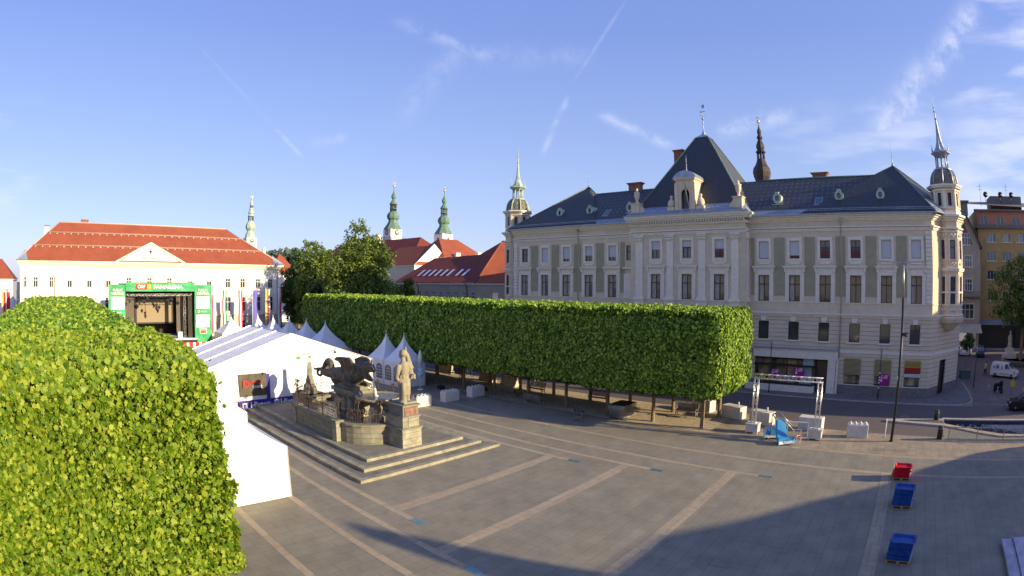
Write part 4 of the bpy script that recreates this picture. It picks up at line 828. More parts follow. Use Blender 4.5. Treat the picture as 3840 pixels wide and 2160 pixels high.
def hedge_crown(name, n, size, shape, end, seed, top=6.35, sx=1):
    rg = np.random.default_rng(seed); hx, hy0, hy1 = 2.08, -2.4, 1.9; r = .75
    P = []; c = 0
    ph = rg.uniform(0, 6.28, 12); KV = rg.normal(size=(12, 3)); KV /= np.linalg.norm(KV, axis=1)[:, None]; wl = np.linspace(.55, 2.4, 12); KV *= (2 * np.pi / wl)[:, None]; AM = (.035 + .03 * wl) * (.6 if size < .2 else .35)
    while c < n:
        p = rg.uniform([-2.1, -2.95, -.35], [2.1, 1.95, top + .5], (n * 4, 3))
        if end: p[:, 0] = rg.uniform(-2.1, 2.4, n * 4)
        w = 0.0
        for i in range(12): w = w + AM[i] * np.sin(p @ KV[i] + ph[i])
        qy = -2.4 + r - p[:, 1]; qz = np.abs(p[:, 2] - top / 2) - top / 2 + r; qx = (p[:, 0] - 1.9 + r) if end else np.full(len(p), -5.)
        q = np.stack([qx, qy, qz], 1); d = np.linalg.norm(np.maximum(q, 0), axis=1) + np.minimum(q.max(1), 0) - r + w
        tw = rg.exponential(.26, len(p)) - .12
        k = (d < 0.02 + .25 * (rg.random(len(p)) < .03)) & (-d > tw - .1) & (-d < tw + .16)
        g_ = np.where(np.maximum(q, 0) > 0, np.maximum(q, 0), 0) + 1e-3; g_[:, 1] *= -1; g_[:, 2] *= np.sign(p[:, 2] - top / 2)
        # dominant face where not in rounded zone
        dom = q.argmax(1); base = np.zeros_like(p); sg = np.stack([np.ones(len(p)), -np.ones(len(p)), np.sign(p[:, 2] - top / 2)], 1)
        base[np.arange(len(p)), dom] = sg[np.arange(len(p)), dom]
        nn = g_ / (np.linalg.norm(g_, axis=1)[:, None]) * .5 + base
        P.append(np.concatenate([p[k], nn[k]], 1)); c += k.sum()
    P = np.concatenate(P)[:n]; pos, nr = P[:, :3], P[:, 3:]
    topm = (pos[:, 2] > top - .55)[:, None]; nr = np.where(topm, nr * .1 + rg.normal(size=nr.shape) * .6 + np.array([.95 * sx, 0, .2]), nr * (.45 if size < .2 else 1) + rg.normal(size=nr.shape) * (.95 if size < .2 else .30) + np.array([.1, 0, .1])); nr /= np.linalg.norm(nr, axis=1)[:, None]
    # interior filler foliage
    m_ = int(n * .18); pi = rg.uniform([-2.0, -1.7, .6], [2.0 if not end else 1.3, 1.9, top - .7], (m_, 3)); ni = rg.normal(size=(m_, 3)); ni /= np.linalg.norm(ni, axis=1)[:, None]
    me = leaves_mesh(name, np.concatenate([pos, pi]), np.concatenate([nr, ni]), size, shape, M['leafn' if size < .2 else 'leaf'], seed)
    return me
def trunk_mesh(h, r, seed, limbs=True, reach=1.6):
    rr = random.Random(seed); g = MB()
    pts = [(0, 0, -.05), (0, 0, .12), (rr.uniform(-.03, .03), rr.uniform(-.03, .03), h * .5), (rr.uniform(-.05, .05), rr.uniform(-.05, .05), h)]
    g.tube(pts, [r * 1.45, r * 1.08, r * .95, r * .85], 9)
    if limbs:
        for k in range(7):
            a = k * .9 + rr.random(); l = reach * rr.uniform(.7, 1.1)
            g.tube([(0, 0, h - .3), (math.cos(a) * l * .4, math.sin(a) * l * .4, h + l * .5), (math.cos(a) * l, math.sin(a) * l, h + l * 1.6)], [r * .6, r * .4, r * .12], 5)
        g.tube([(0, 0, h - .2), (.1, 0, h + 2.2), (0, .1, h + 4.2)], [r * .8, r * .5, r * .15], 6)
    return g
Z0 = 2.5
def hedge(name_lbl, x_first, count, y0, y1, near, group, top, dx=4.15, seed=0):
    V = {}
    def crown(kind, nearf, sx=1):
        key = (kind, nearf, sx)
        if key not in V:
            sz, n, shp = ((.145, 42000, 'maple') if nearf == 2 else (.24, 10500, 'kite') if nearf == 1 else (.30, 6000, 'kite'))
            end = kind[0] == 'e'
            me = hedge_crown('crown', n, sz, shp, end, seed + {'a': 1, 'b': 2, 'c': 3, 'ep': 4, 'em': 5}[kind], top, sx if kind != 'em' else -sx)
            if kind == 'em':   # mirrored end
                co = np.zeros(len(me.vertices) * 3, dtype=np.float32); me.vertices.foreach_get('co', co); co = co.reshape(-1, 3); co[:, 0] *= -1; me.vertices.foreach_set('co', co.reshape(-1)); me.update()
            V[key] = me
        return V[key]
    tm = trunk_mesh(Z0 + .4, .15, seed).build('trunk', M['bark']); tme = tm.data; bpy.data.objects.remove(tm)
    k = 0
    for row, (y, rz_) in enumerate(((y0, 0), (y1, math.pi))):
        for i in range(count):
            x = x_first - i * dx; nr = near(i)
            kind = ('ep' if row == 0 else 'em') if i == 0 else 'abc'[(i + row) % 3]
            side = name_lbl[1][row]
            lbl = name_lbl[0] % side + (', ' + name_lbl[2] if i == 0 else ', %s from the %s end' % (('second third fourth fifth sixth seventh eighth ninth tenth eleventh twelfth thirteenth fourteenth'.split()[i - 1]), name_lbl[3]))
            o = thing('plane_tree', lbl, 'tree', (x, y, 0), rz_, group, world=False)
            c = bpy.data.objects.new('crown', crown(kind, nr, 1 if row == 0 else -1)); COL.objects.link(c); c.parent = o; c.location = (0, 0, Z0)
            t = bpy.data.objects.new('trunk', tme); COL.objects.link(t); t.parent = o
            if i == count - 1:   # closed west end: mirrored end crown
                c.data = crown('em' if row == 0 else 'ep', nr, 1 if row == 0 else -1)
hedge(('clipped plane tree, %s of the block beyond the fountain', ('front row', 'back row'), 'sunlit right end', 'right'), -14.05, 14, 37.4, 41.2, lambda i: 1 if i < 6 else 0, 'box clipped plane trees of the north block', 6.25, seed=10)
hedge(('clipped plane tree of the big left block, %s', ('outer row', 'row beside tents'), 'closest to the camera', 'near'), -14.75, 14, -2.05, 1.75, lambda i: 2 if i < 2 else 1 if i < 6 else 0, 'box clipped plane trees of the left block', 6.0, seed=30)
def lobes_tree(name, label, loc, lobes, n, size, leafm, trunk_h, tr, seed, group=None, shape='kite', cat='tree'):
    rg = np.random.default_rng(seed); o = thing(name, label, cat, loc, 0, group, world=False)
    L = np.array(lobes, dtype=float)
    # break every lobe into smaller clumps
    cl = []
    for x, y, z, r, rz_ in L:
        for _ in range(int(6 + r * 6)):
            d = rg.normal(size=3); d /= np.linalg.norm(d); f = rg.uniform(.55, 1.0); cl.append((x + d[0] * r * f, y + d[1] * r * f, z + d[2] * rz_ * f, r * rg.uniform(.22, .42)))
        cl.append((x, y, z, r * .75))
    cl = np.array(cl); wgt = cl[:, 3] ** 2; idx = rg.choice(len(cl), n, p=wgt / wgt.sum()); c = cl[idx]
    d = rg.normal(size=(n, 3)); d /= np.linalg.norm(d, axis=1)[:, None]
    pos = c[:, :3] + d * (c[:, 3] * rg.uniform(.6, 1.05, n))[:, None] * np.array([1, 1, .8])
    nr = d + rg.normal(size=(n, 3)) * .5 + np.array([0, 0, .3]); nr /= np.linalg.norm(nr, axis=1)[:, None]
    me = leaves_mesh('crown', pos, nr, size, shape, M[leafm], seed); c_ = bpy.data.objects.new('crown', me); COL.objects.link(c_); c_.parent = o
    g = trunk_mesh(trunk_h, tr, seed, True, min(2.4, tr * 7)) if tr > .1 else trunk_mesh(trunk_h + .8, tr, seed, False); t = g.build('trunk', M['bark'], o)
    return o
def column_lobes(h, r, base, n=9, seed=1, taper=.75):
    rr = random.Random(seed); out_ = []
    for k in range(n):
        f = k / (n - 1); z = base + (h - base) * (.08 + .84 * f); rad = r * (1 - taper * f ** 1.6) * (.75 if f < .06 else 1)
        for j in range(3 if f < .8 else 1):
            a = rr.uniform(0, 6.28); out_.append((math.cos(a) * rad * .45, math.sin(a) * rad * .45, z + rr.uniform(-.5, .5), rad * .62, rad * .62))
    return out_
lobes_tree('broadleaf_tree', 'large pointed green tree left of the twin towers, behind the clipped block', (-79.5, 52.5, 0), column_lobes(21.3, 7.4, 4, 10, 3, .62), 46000, .42, 'leaft', 6, .4, 3)
lobes_tree('broadleaf_tree', 'bushy dark green tree between the town hall and the large pointed tree', (-101.5, 54.5, 0), column_lobes(18.6, 5.8, 3, 8, 5, .5), 28000, .45, 'leaft', 5, .35, 5)
lobes_tree('broadleaf_tree', 'dark tree directly beside the right end of the town hall roof', (-114, 56.5, 0), column_lobes(18, 5.2, 2, 8, 6, .4), 20000, .48, 'leafd', 5, .35, 6)
lobes_tree('broadleaf_tree', 'low rounded dark tree filling the gap below the pointed tree', (-88.5, 57.0, 0), column_lobes(12.5, 5.4, 2, 5, 7, .3), 16000, .45, 'leafd', 3, .3, 7)
lobes_tree('broadleaf_tree', 'low rounded green tree at the right foot of the large pointed tree', (-74.0, 57.0, 0), column_lobes(11.4, 3.4, 2, 5, 8, .5), 12000, .42, 'leaft', 3, .3, 8)
lobes_tree('broadleaf_tree', 'rounded dark tree behind the west end of the clipped block', (-91, 49.5, 0), column_lobes(11.5, 3.6, 1, 5, 9, .35), 8000, .45, 'leafd', 3, .3, 9)
lobes_tree('conifer_tree', 'small dark conifer with pointed top behind the bushy trees', (-118.6, 65, 0), [(0, 0, 8 + k * 1.35, 2.8 - k * .28, 1.0) for k in range(10)], 6000, .45, 'leafd', 8, .25, 11)
lobes_tree('street_tree', 'big dark spreading tree in front of the ochre building in the side street', (22.5, 84, 0), [(-3.8, 0, 9.5, 3.2, 3.2), (-1.4, 0, 12.8, 3.3, 3), (1.6, -1, 14.6, 3.2, 2.6), (4.6, 0, 13.0, 3.6, 3.2), (1.0, -1.5, 9.3, 3.6, 3), (-2.2, -1, 7.3, 2.8, 2), (4.5, -1, 8, 3, 2.6), (7.5, 0, 11, 3, 3), (1, 0, 6.3, 2.5, 1.6)], 15000, .36, 'leafd', 5.5, .33, 12)
# potted tree at the corner
o = lobes_tree('potted_tree', 'small round tree in a dark square planter near the palace corner door', (10.15, 69.9, 0), [(0, 0, 4.3, 1.05, 1.05), (.3, .2, 4.8, .8, .7), (-.5, 0, 4.0, .7, .6)], 2600, .2, 'leafd', 3.2, .07, 13)
g = MB(); g.bev(-.72, .72, -.72, .72, 0.02, .95, .05); g.box(-.78, .78, -.78, .78, .86, .98); g.build('planter', M['teal'], o)
# ================= town hall
th = thing('town_hall', 'white town hall with long red tiled hip roof and low pediment lettered above the entrance', 'building', (-105, 19.1, 0))
TF = Face((-105, -8.9), (-105, 47.3)); ty = 8.9
UW = [-8.0, -5.37, -1.84, 2.13, 6.37, 10.4, 14.7, 19.0, 23.2, 27.6, 31.7, 35.79, 39.04, 42.5, 45.34]
TR = Face((-105, 47.3), (-121, 47.3)); TL = Face((-121, -8.9), (-105, -8.9)); TB = Face((-121, 47.3), (-121, -8.9))
g = MB(); hs = [(y + ty - .5, y + ty + .5, 9.3, 11.08) for y in UW] + [(y + ty - .62, y + ty + .62, 4.7, 7.5) for y in UW] + [(y + ty - .6, y + ty + .6, 1.0, 2.9) for y in UW]
TF.wall(g, 3.9, 13.1, hs, .25, 0); TF.wall(g, 0, 3.9, hs, .25, 1)
rs = [(y, y + 1, z, z + 1.8) for y in (2, 6, 10) for z in (1, 5, 9.3)]
TR.wall(g, 0, 13.1, rs, .2); TL.wall(g, 0, 13.1, rs, .2); TB.wall(g, 0, 13.1, [])
g.build('wall', [M['thwhite'], M['thbase']], th)
g = MB(); g.box(-120.5, -105.6, -8.5, 46.9, 0, 13); g.build('interior_lining', mat('town_hall_rooms', (.12, .08, .08), n=.1), th)
for i, y in enumerate(UW):
    window(TF, y + ty, 9.3, 11.08, 1.0, th, fr='winfw', gl='glass', sill=False, blind=.3 if i in (3, 4, 5, 9, 10) else 0, cross=.7)
    window(TF, y + ty, 4.7, 7.5, 1.24, th, fr='winfw', sill=False, cross=.66)
    if i > 4: window(TF, y + ty, 1.0, 2.9, 1.2, th, fr='winfw', sill=False)
for F in (TR, TL):
    for h_ in rs: window(F, h_[0] + .5, h_[2], h_[3], 1.0, th, fr='winfw', sill=False)
g = MB()
for F in (TF, TR, TL):
    for z0, z1, o in ((13.0, 13.12, .15), (13.12, 13.3, .3), (13.42, 13.6, .55), (13.3, 13.42, .4), (13.6, 13.92, .75), (12.45, 12.55, .1), (3.9, 4.15, .15), (8.15, 8.25, .06)): F.box(g, -o if F is TF else 0, F.L + o if F is TF else F.L, 0, o, z0, z1)
for y in UW:
    a = y + ty
    TF.box(g, a - .72, a + .72, 0, .07, 4.55, 4.68); TF.box(g, a - .8, a + .8, 0, .14, 7.85, 8.0); TF.box(g, a - .62, a + .62, 0, .05, 3.9, 4.5)
    for s_ in (-1, 1): TF.box(g, a + s_ * .72 - .08, a + s_ * .72 + .08, 0, .06, 4.7, 7.8); TF.box(g, a + s_ * .6 - .06, a + s_ * .6 + .06, 0, .05, 9.2, 11.3)
    TF.box(g, a - .75, a + .75, 0, .12, 11.35, 11.47); TF.box(g, a - .62, a + .62, 0, .1, 9.1, 9.2)
for a in (.3, 7.4, TF.L - 7.6, TF.L - .7): TF.box(g, a, a + .5, 0, .12, 4.2, 12.4)
g.build('cornice', M['thtrim'], th)
g = MB(); ez = 13.93; x0, x1 = -104.2, -121.8; ya, yb = -9.8, 48.2; ra, rb = -.6, 37.6; rx, rzz = -113, 21.5
g.add([(x0, ya, ez), (x0, yb, ez), (rx, rb, rzz), (rx, ra, rzz)], [(0, 1, 2, 3)]); g.add([(x1, yb, ez), (x1, ya, ez), (rx, ra, rzz), (rx, rb, rzz)], [(0, 1, 2, 3)])
g.build('roof', M['redtile'], th)
g = MB(); g.add([(x0, yb, ez), (x1, yb, ez), (rx, rb, rzz)], [(0, 1, 2)]); g.add([(x1, ya, ez), (x0, ya, ez), (rx, ra, rzz)], [(0, 1, 2)])
g.build('roof', M['redtile_shaded'], th)
g = MB()
for f in (.36, .70):
    z = ez + (rzz - ez) * f + .12; x = x0 + (rx - x0) * f + .1; y0_, y1_ = ya + (ra - ya) * f, yb + (rb - yb) * f
    g.tube([(x, y0_, z), (x, y1_, z)], .05, 5); g.tube([(x, y0_, z + .14), (x, y1_, z + .14)], .03, 5)
    k = int((y1_ - y0_) / 1.6)
    for i in range(k): y = y0_ + .8 + i * 1.6; g.box(x - .02, x + .28, y - .12, y + .12, z - .32, z - .12)
g.tube([(rx, ra, rzz + .02), (rx, rb, rzz + .02)], .14, 6)
for a in ((x0, ya), (x1, ya)): g.tube([(a[0], a[1], ez), (rx, ra, rzz)], .12, 5)
for a in ((x0, yb), (x1, yb)): g.tube([(a[0], a[1], ez), (rx, rb, rzz)], .12, 5)
g.build('snow_guard', mat('pale_roof_metal', (.55, .42, .36), n=.1), th)
g = MB(); pf = Face((-104.5, 11.9), (-104.5, 26.2)); L = pf.L
pf.poly(g, [(0, 13.92), (L, 13.92), (L / 2, 17.4)], -1.2, 0); g.build('pediment', M['thwhite'], th)
g = MB(); t_ = .3; sl = 3.48 / (L / 2)
pf.poly(g, [(-.4, 13.92), (.45, 13.92), (L / 2, 17.4 - .22), (L / 2, 17.62)], -9, .25); pf.poly(g, [(L + .4, 13.92), (L / 2, 17.62), (L / 2, 17.18), (L - .45, 13.92)], -9, .25); pf.box(g, .3, L - .3, 0, .12, 13.9, 14.1)
g.build('pediment_cornice', M['thtrim'], th)
text('RATHAUS', .78, M['dprint'], th, T(-104.44, 19.05, 14.62) @ FX, xs=1.02)
g = MB(); g.prism([(0, 0)] * 0 or [(-104.5, 18.85), (-104.42, 18.85), (-104.42, 19.25), (-104.5, 19.25)], 15.5, 16.1); g.ball((-104.45, 19.05, 16.3), .12, 6); g.box(-104.5, -104.42, 18.6, 19.5, 15.85, 15.92); g.tube([(-104.45, 18.8, 16), (-104.45, 18.6, 16.5)], .03, 4); g.tube([(-104.45, 19.3, 16), (-104.45, 19.5, 16.5)], .03, 4); g.build('emblem', M['dprint'], th)
for x, y, z, w_, m_ in ((-114, 5.3, 22.0, .8, 'chim'), (-117, -3.6, 21.0, .6, 'thwhite')):
    g = MB(); g.box(x - .5, x + .5, y - w_, y + w_, 17, z); g.box(x - .6, x + .6, y - w_ - .1, y + w_ + .1, z, z + .25, 1); g.build('chimney', [M[m_], M['chim']], th)
for y in (-6.0, 44.3): g = MB(); g.tube([(-104.8, y, 13.0), (-104.88, y, .1)], .08, 6); g.build('downpipe', M['thtrim'], th)
g = MB(); g.add([(-104.1, 48.25, 14.0), (-104.1, 45.6, 14.0), (-106.6, 46.3, 16.0), (-108, 48.25, 14.0)], [(0, 1, 2), (0, 2, 3)]); g.add([(-104.1, -9.85, 14.0), (-104.1, -7.2, 14.0), (-106.6, -7.9, 16.0), (-108, -9.85, 14.0)], [(0, 2, 1), (0, 3, 2)]); g.build('corner_flashing', M['zinc'], th)
# ================= generic houses behind
def house(name, label, x0, x1, y0, y1, zw, ridge_h, wallm, roofm, axis='X', wins=(), group=None, hipd=0.0, cat='building'):
    o = thing(name, label, cat, ((x0 + x1) / 2, (y0 + y1) / 2, 0), 0, group); g = MB()
    fs = {'s': Face((x0, y0), (x1, y0)), 'e': Face((x1, y0), (x1, y1)), 'n': Face((x1, y1), (x0, y1)), 'w': Face((x0, y1), (x0, y0))}
    for k, F in fs.items():
        hs = []
        for (f, n, z0, z1, wd) in wins:
            if f == k: hs += [(F.L * (i + .5) / n - wd / 2, F.L * (i + .5) / n + wd / 2, z0, z1) for i in range(n)]
        F.wall(g, 0, zw, hs, .15)
        F.box(g, 0, F.L, 0, .25, zw - .3, zw, 1)
    g.build('wall', [M[wallm], M['white']], o)
    for (f, n, z0, z1, wd) in wins:
        F = fs[f]
        for i in range(n): window(F, F.L * (i + .5) / n, z0, z1, wd, o, fr='winfw', sill=False, rec=.13)
    g = MB(); e = .35; X0, X1, Y0, Y1 = x0 - e, x1 + e, y0 - e, y1 + e
    if axis == 'X': ym = (y0 + y1) / 2; a, b = (X0 + hipd, ym, ridge_h), (X1 - hipd, ym, ridge_h); q = [((X0, Y0), (X1, Y0), b, a), ((X1, Y1), (X0, Y1), a, b), ((X1, Y0), (X1, Y1), b), ((X0, Y1), (X0, Y0), a)]
    else: xm = (x0 + x1) / 2; a, b = (xm, Y0 + hipd, ridge_h), (xm, Y1 - hipd, ridge_h); q = [((X1, Y0), (X1, Y1), b, a), ((X0, Y1), (X0, Y0), a, b), ((X1, Y1), (X0, Y1), b), ((X0, Y0), (X1, Y0), a)]
    for f in q: vs = [p if len(p) == 3 else (p[0], p[1], zw) for p in f]; g.add(vs, [tuple(range(len(vs)))])
    g.build('roof', M[roofm], o)
    return o
W2 = (('e', 7, 6.9, 8.4, .9), ('e', 7, 3.0, 4.6, .9))
house('far_house', 'small yellow house with red mansard roof at the left edge beyond the town hall', -163, -149, -42, -15, 10.9, 16.0, 'thwhite', 'redtile', 'Y', W2, hipd=5)
house('park_pavilion', 'small house with pyramid red roof at the right end of the town hall', -142, -134.5, 58.5, 66, 13, 18.4, 'thwhite', 'redtile', 'X', (), hipd=3.9)
o = house('parliament_house', 'long building with steep shaded red roof below the twin green towers', -184, -121, 95, 115, 16.1, 24.5, 'beige', 'redtile_shaded', 'X', (('s', 14, 12, 13.6, 1.1),), hipd=8)
g = MB(); g.box(-150, -148.8, 103, 104.2, 22, 26.5); g.build('chimney', M['white'], o)
o = house('gabled_house', 'cream gabled house between the steep dark roof and the long red roof', -128, -112.2, 89.8, 102.6, 15.3, 20.8, 'cream', 'redtile', 'X', (), hipd=.3)
g = MB(); F = Face((-111.9, 89.4), (-111.9, 103.0)); F.poly(g, [(0, 14), (F.L, 14), (F.L, 15.3), (F.L / 2, 21.1), (0, 15.3)], -.4, 0); g.build('gable', M['thwhite'], o)
o = house('side_house', 'house with hipped bright red roof behind the gabled house', -125, -110, 98, 114.5, 17.6, 23.3, 'thwhite', 'redtile', 'Y', (), hipd=5)
g = MB(); g.box(-109.9, -108.9, 101.6, 103.2, 15, 18.9); g.box(-106, -105, 106, 107.4, 14, 19); g.build('chimney', M['white'], o)
o = thing('long_low_house', 'long low beige house with shaded red roof and a row of skylights', 'building', (-83, 80, 0)); g = MB()
LF = Face((-96, 71.5), (-71.2, 71.5)); LS = Face((-71.2, 71.5), (-60.2, 82.3)); hl = [(1 + k * 2.25, 1.8 + k * 2.25, 7.4, 8.9) for k in range(11)]
LF.wall(g, 0, 10.7, hl, .15); LS.wall(g, 0, 10.7, [(3, 4, 7.4, 8.9), (8, 9, 7.4, 8.9)], .15); Face((-96, 90), (-96, 71.5)).wall(g, 0, 10.7, [])
LF.box(g, 0, LF.L, 0, .2, 10.3, 10.6, 1); LS.box(g, 0, LS.L, 0, .2, 10.3, 10.6, 1); g.build('wall', [M['beige'], M['white']], o)
for h_ in hl: window(LF, (h_[0] + h_[1]) / 2, h_[2], h_[3], .8, o, fr='winfw', sill=False, rec=.13)
g = MB(); g.add([(-96.3, 71.1, 10.7), (-71, 71.1, 10.7), (-74, 81.5, 19.0), (-78.5, 79.7, 16.4), (-92.3, 79.5, 16.1)], [(0, 1, 2, 3, 4)]); g.add([(-96.3, 88, 10.7), (-96.3, 71.1, 10.7), (-92.3, 79.5, 16.1)], [(0, 1, 2)])
g.add([(-71, 71.1, 10.7), (-59.6, 82.3, 10.7), (-66, 91, 19.0), (-74, 81.5, 19.0)], [(0, 1, 2, 3)], 1); g.build('roof', [M['redtile_shaded'], M['redtile']], o)  # shade and sun put into the tiles: darker slope, brighter slope
g = MB(); g.tube([(-71, 71.1, 10.75), (-74, 81.5, 19.05)], .13, 5); g.tube([(-74, 81.5, 19.05), (-66, 91, 19.05)], .13, 5); g.build('roof_ridge', M['redtile'], o)
sl = 5.55 / 8.5
for k in range(8):
    x = -90.6 + k * 1.85 + (.8 if k > 5 else 0); y0_, y1_ = 73.0, 75.0; g = MB()
    z = lambda y: 10.7 + (y - 71.1) * sl + .12
    g.add([(x, y0_, z(y0_)), (x + .7, y0_, z(y0_)), (x + .7, y1_, z(y1_)), (x, y1_, z(y1_))], [(0, 1, 2, 3)]); g.build('skylight', mat('sky_reflection_glass', (.5, .55, .65), rough=.1, n=0, spec=1) if k == 0 else bpy.data.materials['sky_reflection_glass'], o)  # pale blue of the reflected sky put into the glass colour
for x in (-88.5, -74): g = MB(); g.tube([(x, 71.3, 10.6), (x + .3, 71.35, 10), (x + .5, 71.4, 9), (x + .5, 71.4, .2)], .11, 6); g.build('downpipe', M['chim'], o)
# orange block and bay fronted house in the side street
ob = thing('apartment_building', 'ochre apartment block with salmon top storey and flat grey roof in the side street', 'building', (30, 107, 0))
OF = Face((17.8, 107), (48, 107)); g = MB()
hw = [(3.0 + k * 3.7 - 1.05 - .0, 3.0 + k * 3.7 + 1.05, z, z + 1.6) for k in range(7) for z in (8.6, 12.4, 15.75, 19.15)]
OF.wall(g, 5.2, 21.6, hw, .2); OF.wall(g, .2, 5.2, [(1, 9, .3, 3.4), (10.5, 18, .3, 3.4), (19, 28, .3, 3.4)], .2, 2)
hs_ = [(k * 4 + 1.0, k * 4 + 2.6, 22.4, 23.9) for k in range(7)]
UF = Face((17.8, 108.4), (48, 108.4)); UF.wall(g, 21.6, 25.1, hs_, .15, 1)
Face((17.8, 122), (17.8, 107)).wall(g, 0, 25.2, [], mi=0); g.box(17.8, 48, 107.01, 121, 21.4, 21.6); g.box(17.9, 47.9, 107.6, 120, .1, 5.2, 2)  # dark box inside the shop openings stands in for their interior shade
g.build('wall', [M['yel'], M['salm'], M['shop']], ob)
for h_ in hw: window(OF, (h_[0] + h_[1]) / 2, h_[2], h_[3], 2.1, ob, fr='winfw', mull=2, cross=0, curtain=.8 if h_[2] > 19 else 0)
for h_ in hs_: window(UF, (h_[0] + h_[1]) / 2, h_[2], h_[3], 1.6, ob, fr='winfw', mull=1, cross=0)
g = MB(); g.box(17.2, 48.4, 106.3, 108.5, 21.6, 21.75); g.box(17.8, 48, 106.4, 106.5, 21.75, 22.25); g.build('balcony', M['plinth'], ob)
g = MB(); g.add([(15.5, 108.2, 26.2), (48, 107.6, 25.2), (48, 116, 27.6), (15.5, 116, 27.8)], [(0, 1, 2, 3)]); g.box(17.3, 48.2, 107.6, 108.5, 24.9, 25.2); g.box(22, 30, 111, 116, 25, 28.2); g.build('roof', M['plinth'], ob)
g = MB(); OF.box(g, 0, OF.L, 0, 1.2, 4.3, 4.6); OF.box(g, 0, OF.L, 0, .3, 4.6, 5.2); g.build('shop_canopy', M['zinc'], ob)
g = MB()
for x in (24.4, 27.2, 20.7): g.lathe([(0, 0), (.4, .08), (.6, .3)], 0, 0, 12); g.xf(T(x, 110, 28.2) @ Matrix.Rotation(R(80), 4, 'X'), len(g.v) - 36); g.tube([(x, 110.2, 26.5), (x, 110.2, 28.2)], .05, 5)
for x in (19.5, 26.0): g.tube([(x, 110, 26), (x, 110, 30.4)], .04, 5); g.tube([(x - .8, 110, 29.8), (x + .8, 110, 29.9)], .03, 4); g.tube([(x - .5, 110, 29.2), (x + .5, 110, 29.25)], .03, 4)
g.build('roof_antenna', M['black'], ob)
bh = thing('gabled_house', 'narrow grey house with timbered gable and awning between the palace and the ochre block', 'building', (14, 103, 0))
BF = Face((9, 103), (17.4, 103)); g = MB(); hb = [(5.0, 6.5, 16.35 - 1.9, 16.35), (5.0, 6.5, 10.3, 12.3), (4.2, 7.0, 5.5, 8.0), (4.5, 6.2, 18.25, 20.3)]
BF.wall(g, 0, 18.0, hb + [(1, 7.8, .2, 3.0)], .2); Face((17.4, 103), (17.4, 116)).wall(g, 0, 18, [])
BF.poly(g, [(0, 18.0), (8.4, 18.0), (4.6, 25.5)], -.3, -.02); g.build('wall', M['beige'], bh)
for h_ in hb: window(BF, (h_[0] + h_[1]) / 2, h_[2], h_[3], h_[1] - h_[0], bh, fr='winfw', mull=2, sur=(.15, .06) if h_[2] < 18 else None, rec=.2 if h_[2] < 18 else -.1)
g = MB(); g.add([(17.9, 102.3, 17.6), (17.9, 116, 17.6), (13.2, 116, 26.2), (13.2, 102.3, 26.2)], [(0, 1, 2, 3)]); g.add([(8.5, 116, 17.6), (8.5, 102.3, 17.6), (13.2, 102.3, 26.2), (13.2, 116, 26.2)], [(0, 1, 2, 3)])
g.add([(17.9, 102.3, 17.6), (13.2, 102.3, 26.2), (13.2, 102.3, 25.6), (17.6, 102.3, 17.5)], [(0, 1, 2, 3)]); g.build('roof', mat('dark_brown_tiles', (.10, .05, .045), n=.2), bh)
g = MB(); BF.poly(g, [(2.5, 18.3), (6.8, 18.3), (4.6, 23)], -.05, .03); g.build('gable_timber', M['chim'], bh)
g = MB(); g.box(12.6, 14.6, 99.4, 101, 23.0, 25.2); g.box(12.3, 14.9, 99.1, 101.3, 25.2, 25.5); g.build('chimney', M['plinth'], bh)
g = MB(); BF.box(g, 3.2, 8.4, 0, .9, 9.2, 9.35); 
for k in range(16): x = 3.3 + k * .33; BF.box(g, x, x + .04, .84, .88, 9.35, 10.2)
BF.box(g, 3.2, 8.4, .83, .89, 10.2, 10.26); g.build('balcony', M['plinth'], bh)
g = MB(); BF.box(g, 3.6, 8.6, 0, .15, 4.4, 4.6); g.add([BF.P(3.4, .1, 4.55), BF.P(8.6, .1, 4.55), BF.P(8.9, 1.6, 3.1), BF.P(3.2, 1.6, 3.1)], [(0, 1, 2, 3)]); g.build('awning', M['concw'], bh)
# ================= church towers
def tower(name, label, cx, cy, prof, colr, gold_z, base_w, base_z, wallm, n=8, clock=None, group=None):
    o = thing(name, label, 'tower', (cx, cy, 0), 0, group); a0 = R(22.5)
    g = MB(); b = base_w; g.bev(cx - b, cx + b, cy - b, cy + b, 0, base_z, .35); g.build('shaft', M[wallm], o)
    g = MB(); g.lathe(prof, cx, cy, n, sm=False, a0=a0); g.build('onion_roof', M[colr], o)
    z, r = gold_z
    g = MB(); g.lathe([(.12, z), (.1, z + 1), (.4, z + 1.2), (.45, z + 1.5), (.3, z + 1.8), (.08, z + 2), (.08, z + 3), (0, z + 3.2)], cx, cy, 6); g.box(cx - .5, cx + .5, cy - .06, cy + .06, z + 2.5, z + 2.7); g.box(cx - .06, cx + .06, cy - .5, cy + .5, z + 2.5, z + 2.7); g.build('cross', M['gold'], o)
    return o
def lantern(o, cx, cy, z0, z1, r, m, n=8):
    g = MB()
    for k in range(n): a = R(22.5) + k * 2 * math.pi / n; g.tube([(cx + r * math.cos(a), cy + r * math.sin(a), z0), (cx + r * math.cos(a), cy + r * math.sin(a), z1)], r * .17, 5)
    g.build('lantern', M[m], o)
s = 1.0
tp = lambda dz=0: [(3.1, 31.2 + dz), (3.6, 31.0 + dz), (3.4, 31.5 + dz), (2.6, 32.6 + dz), (1.9, 33.8 + dz), (1.75, 34.6 + dz), (2.35, 35.3 + dz), (2.5, 36.2 + dz), (2.1, 37.2 + dz), (1.4, 37.8 + dz), (1.35, 38.0 + dz)]
t2 = lambda dz=0: [(1.5, 40.7 + dz), (1.6, 40.9 + dz), (1.0, 41.8 + dz), (.55, 42.5 + dz), (.6, 42.8 + dz), (1.0, 43.5 + dz), (.95, 44.2 + dz), (.4, 45.2 + dz), (.15, 46.3 + dz), (.1, 46.6 + dz)]
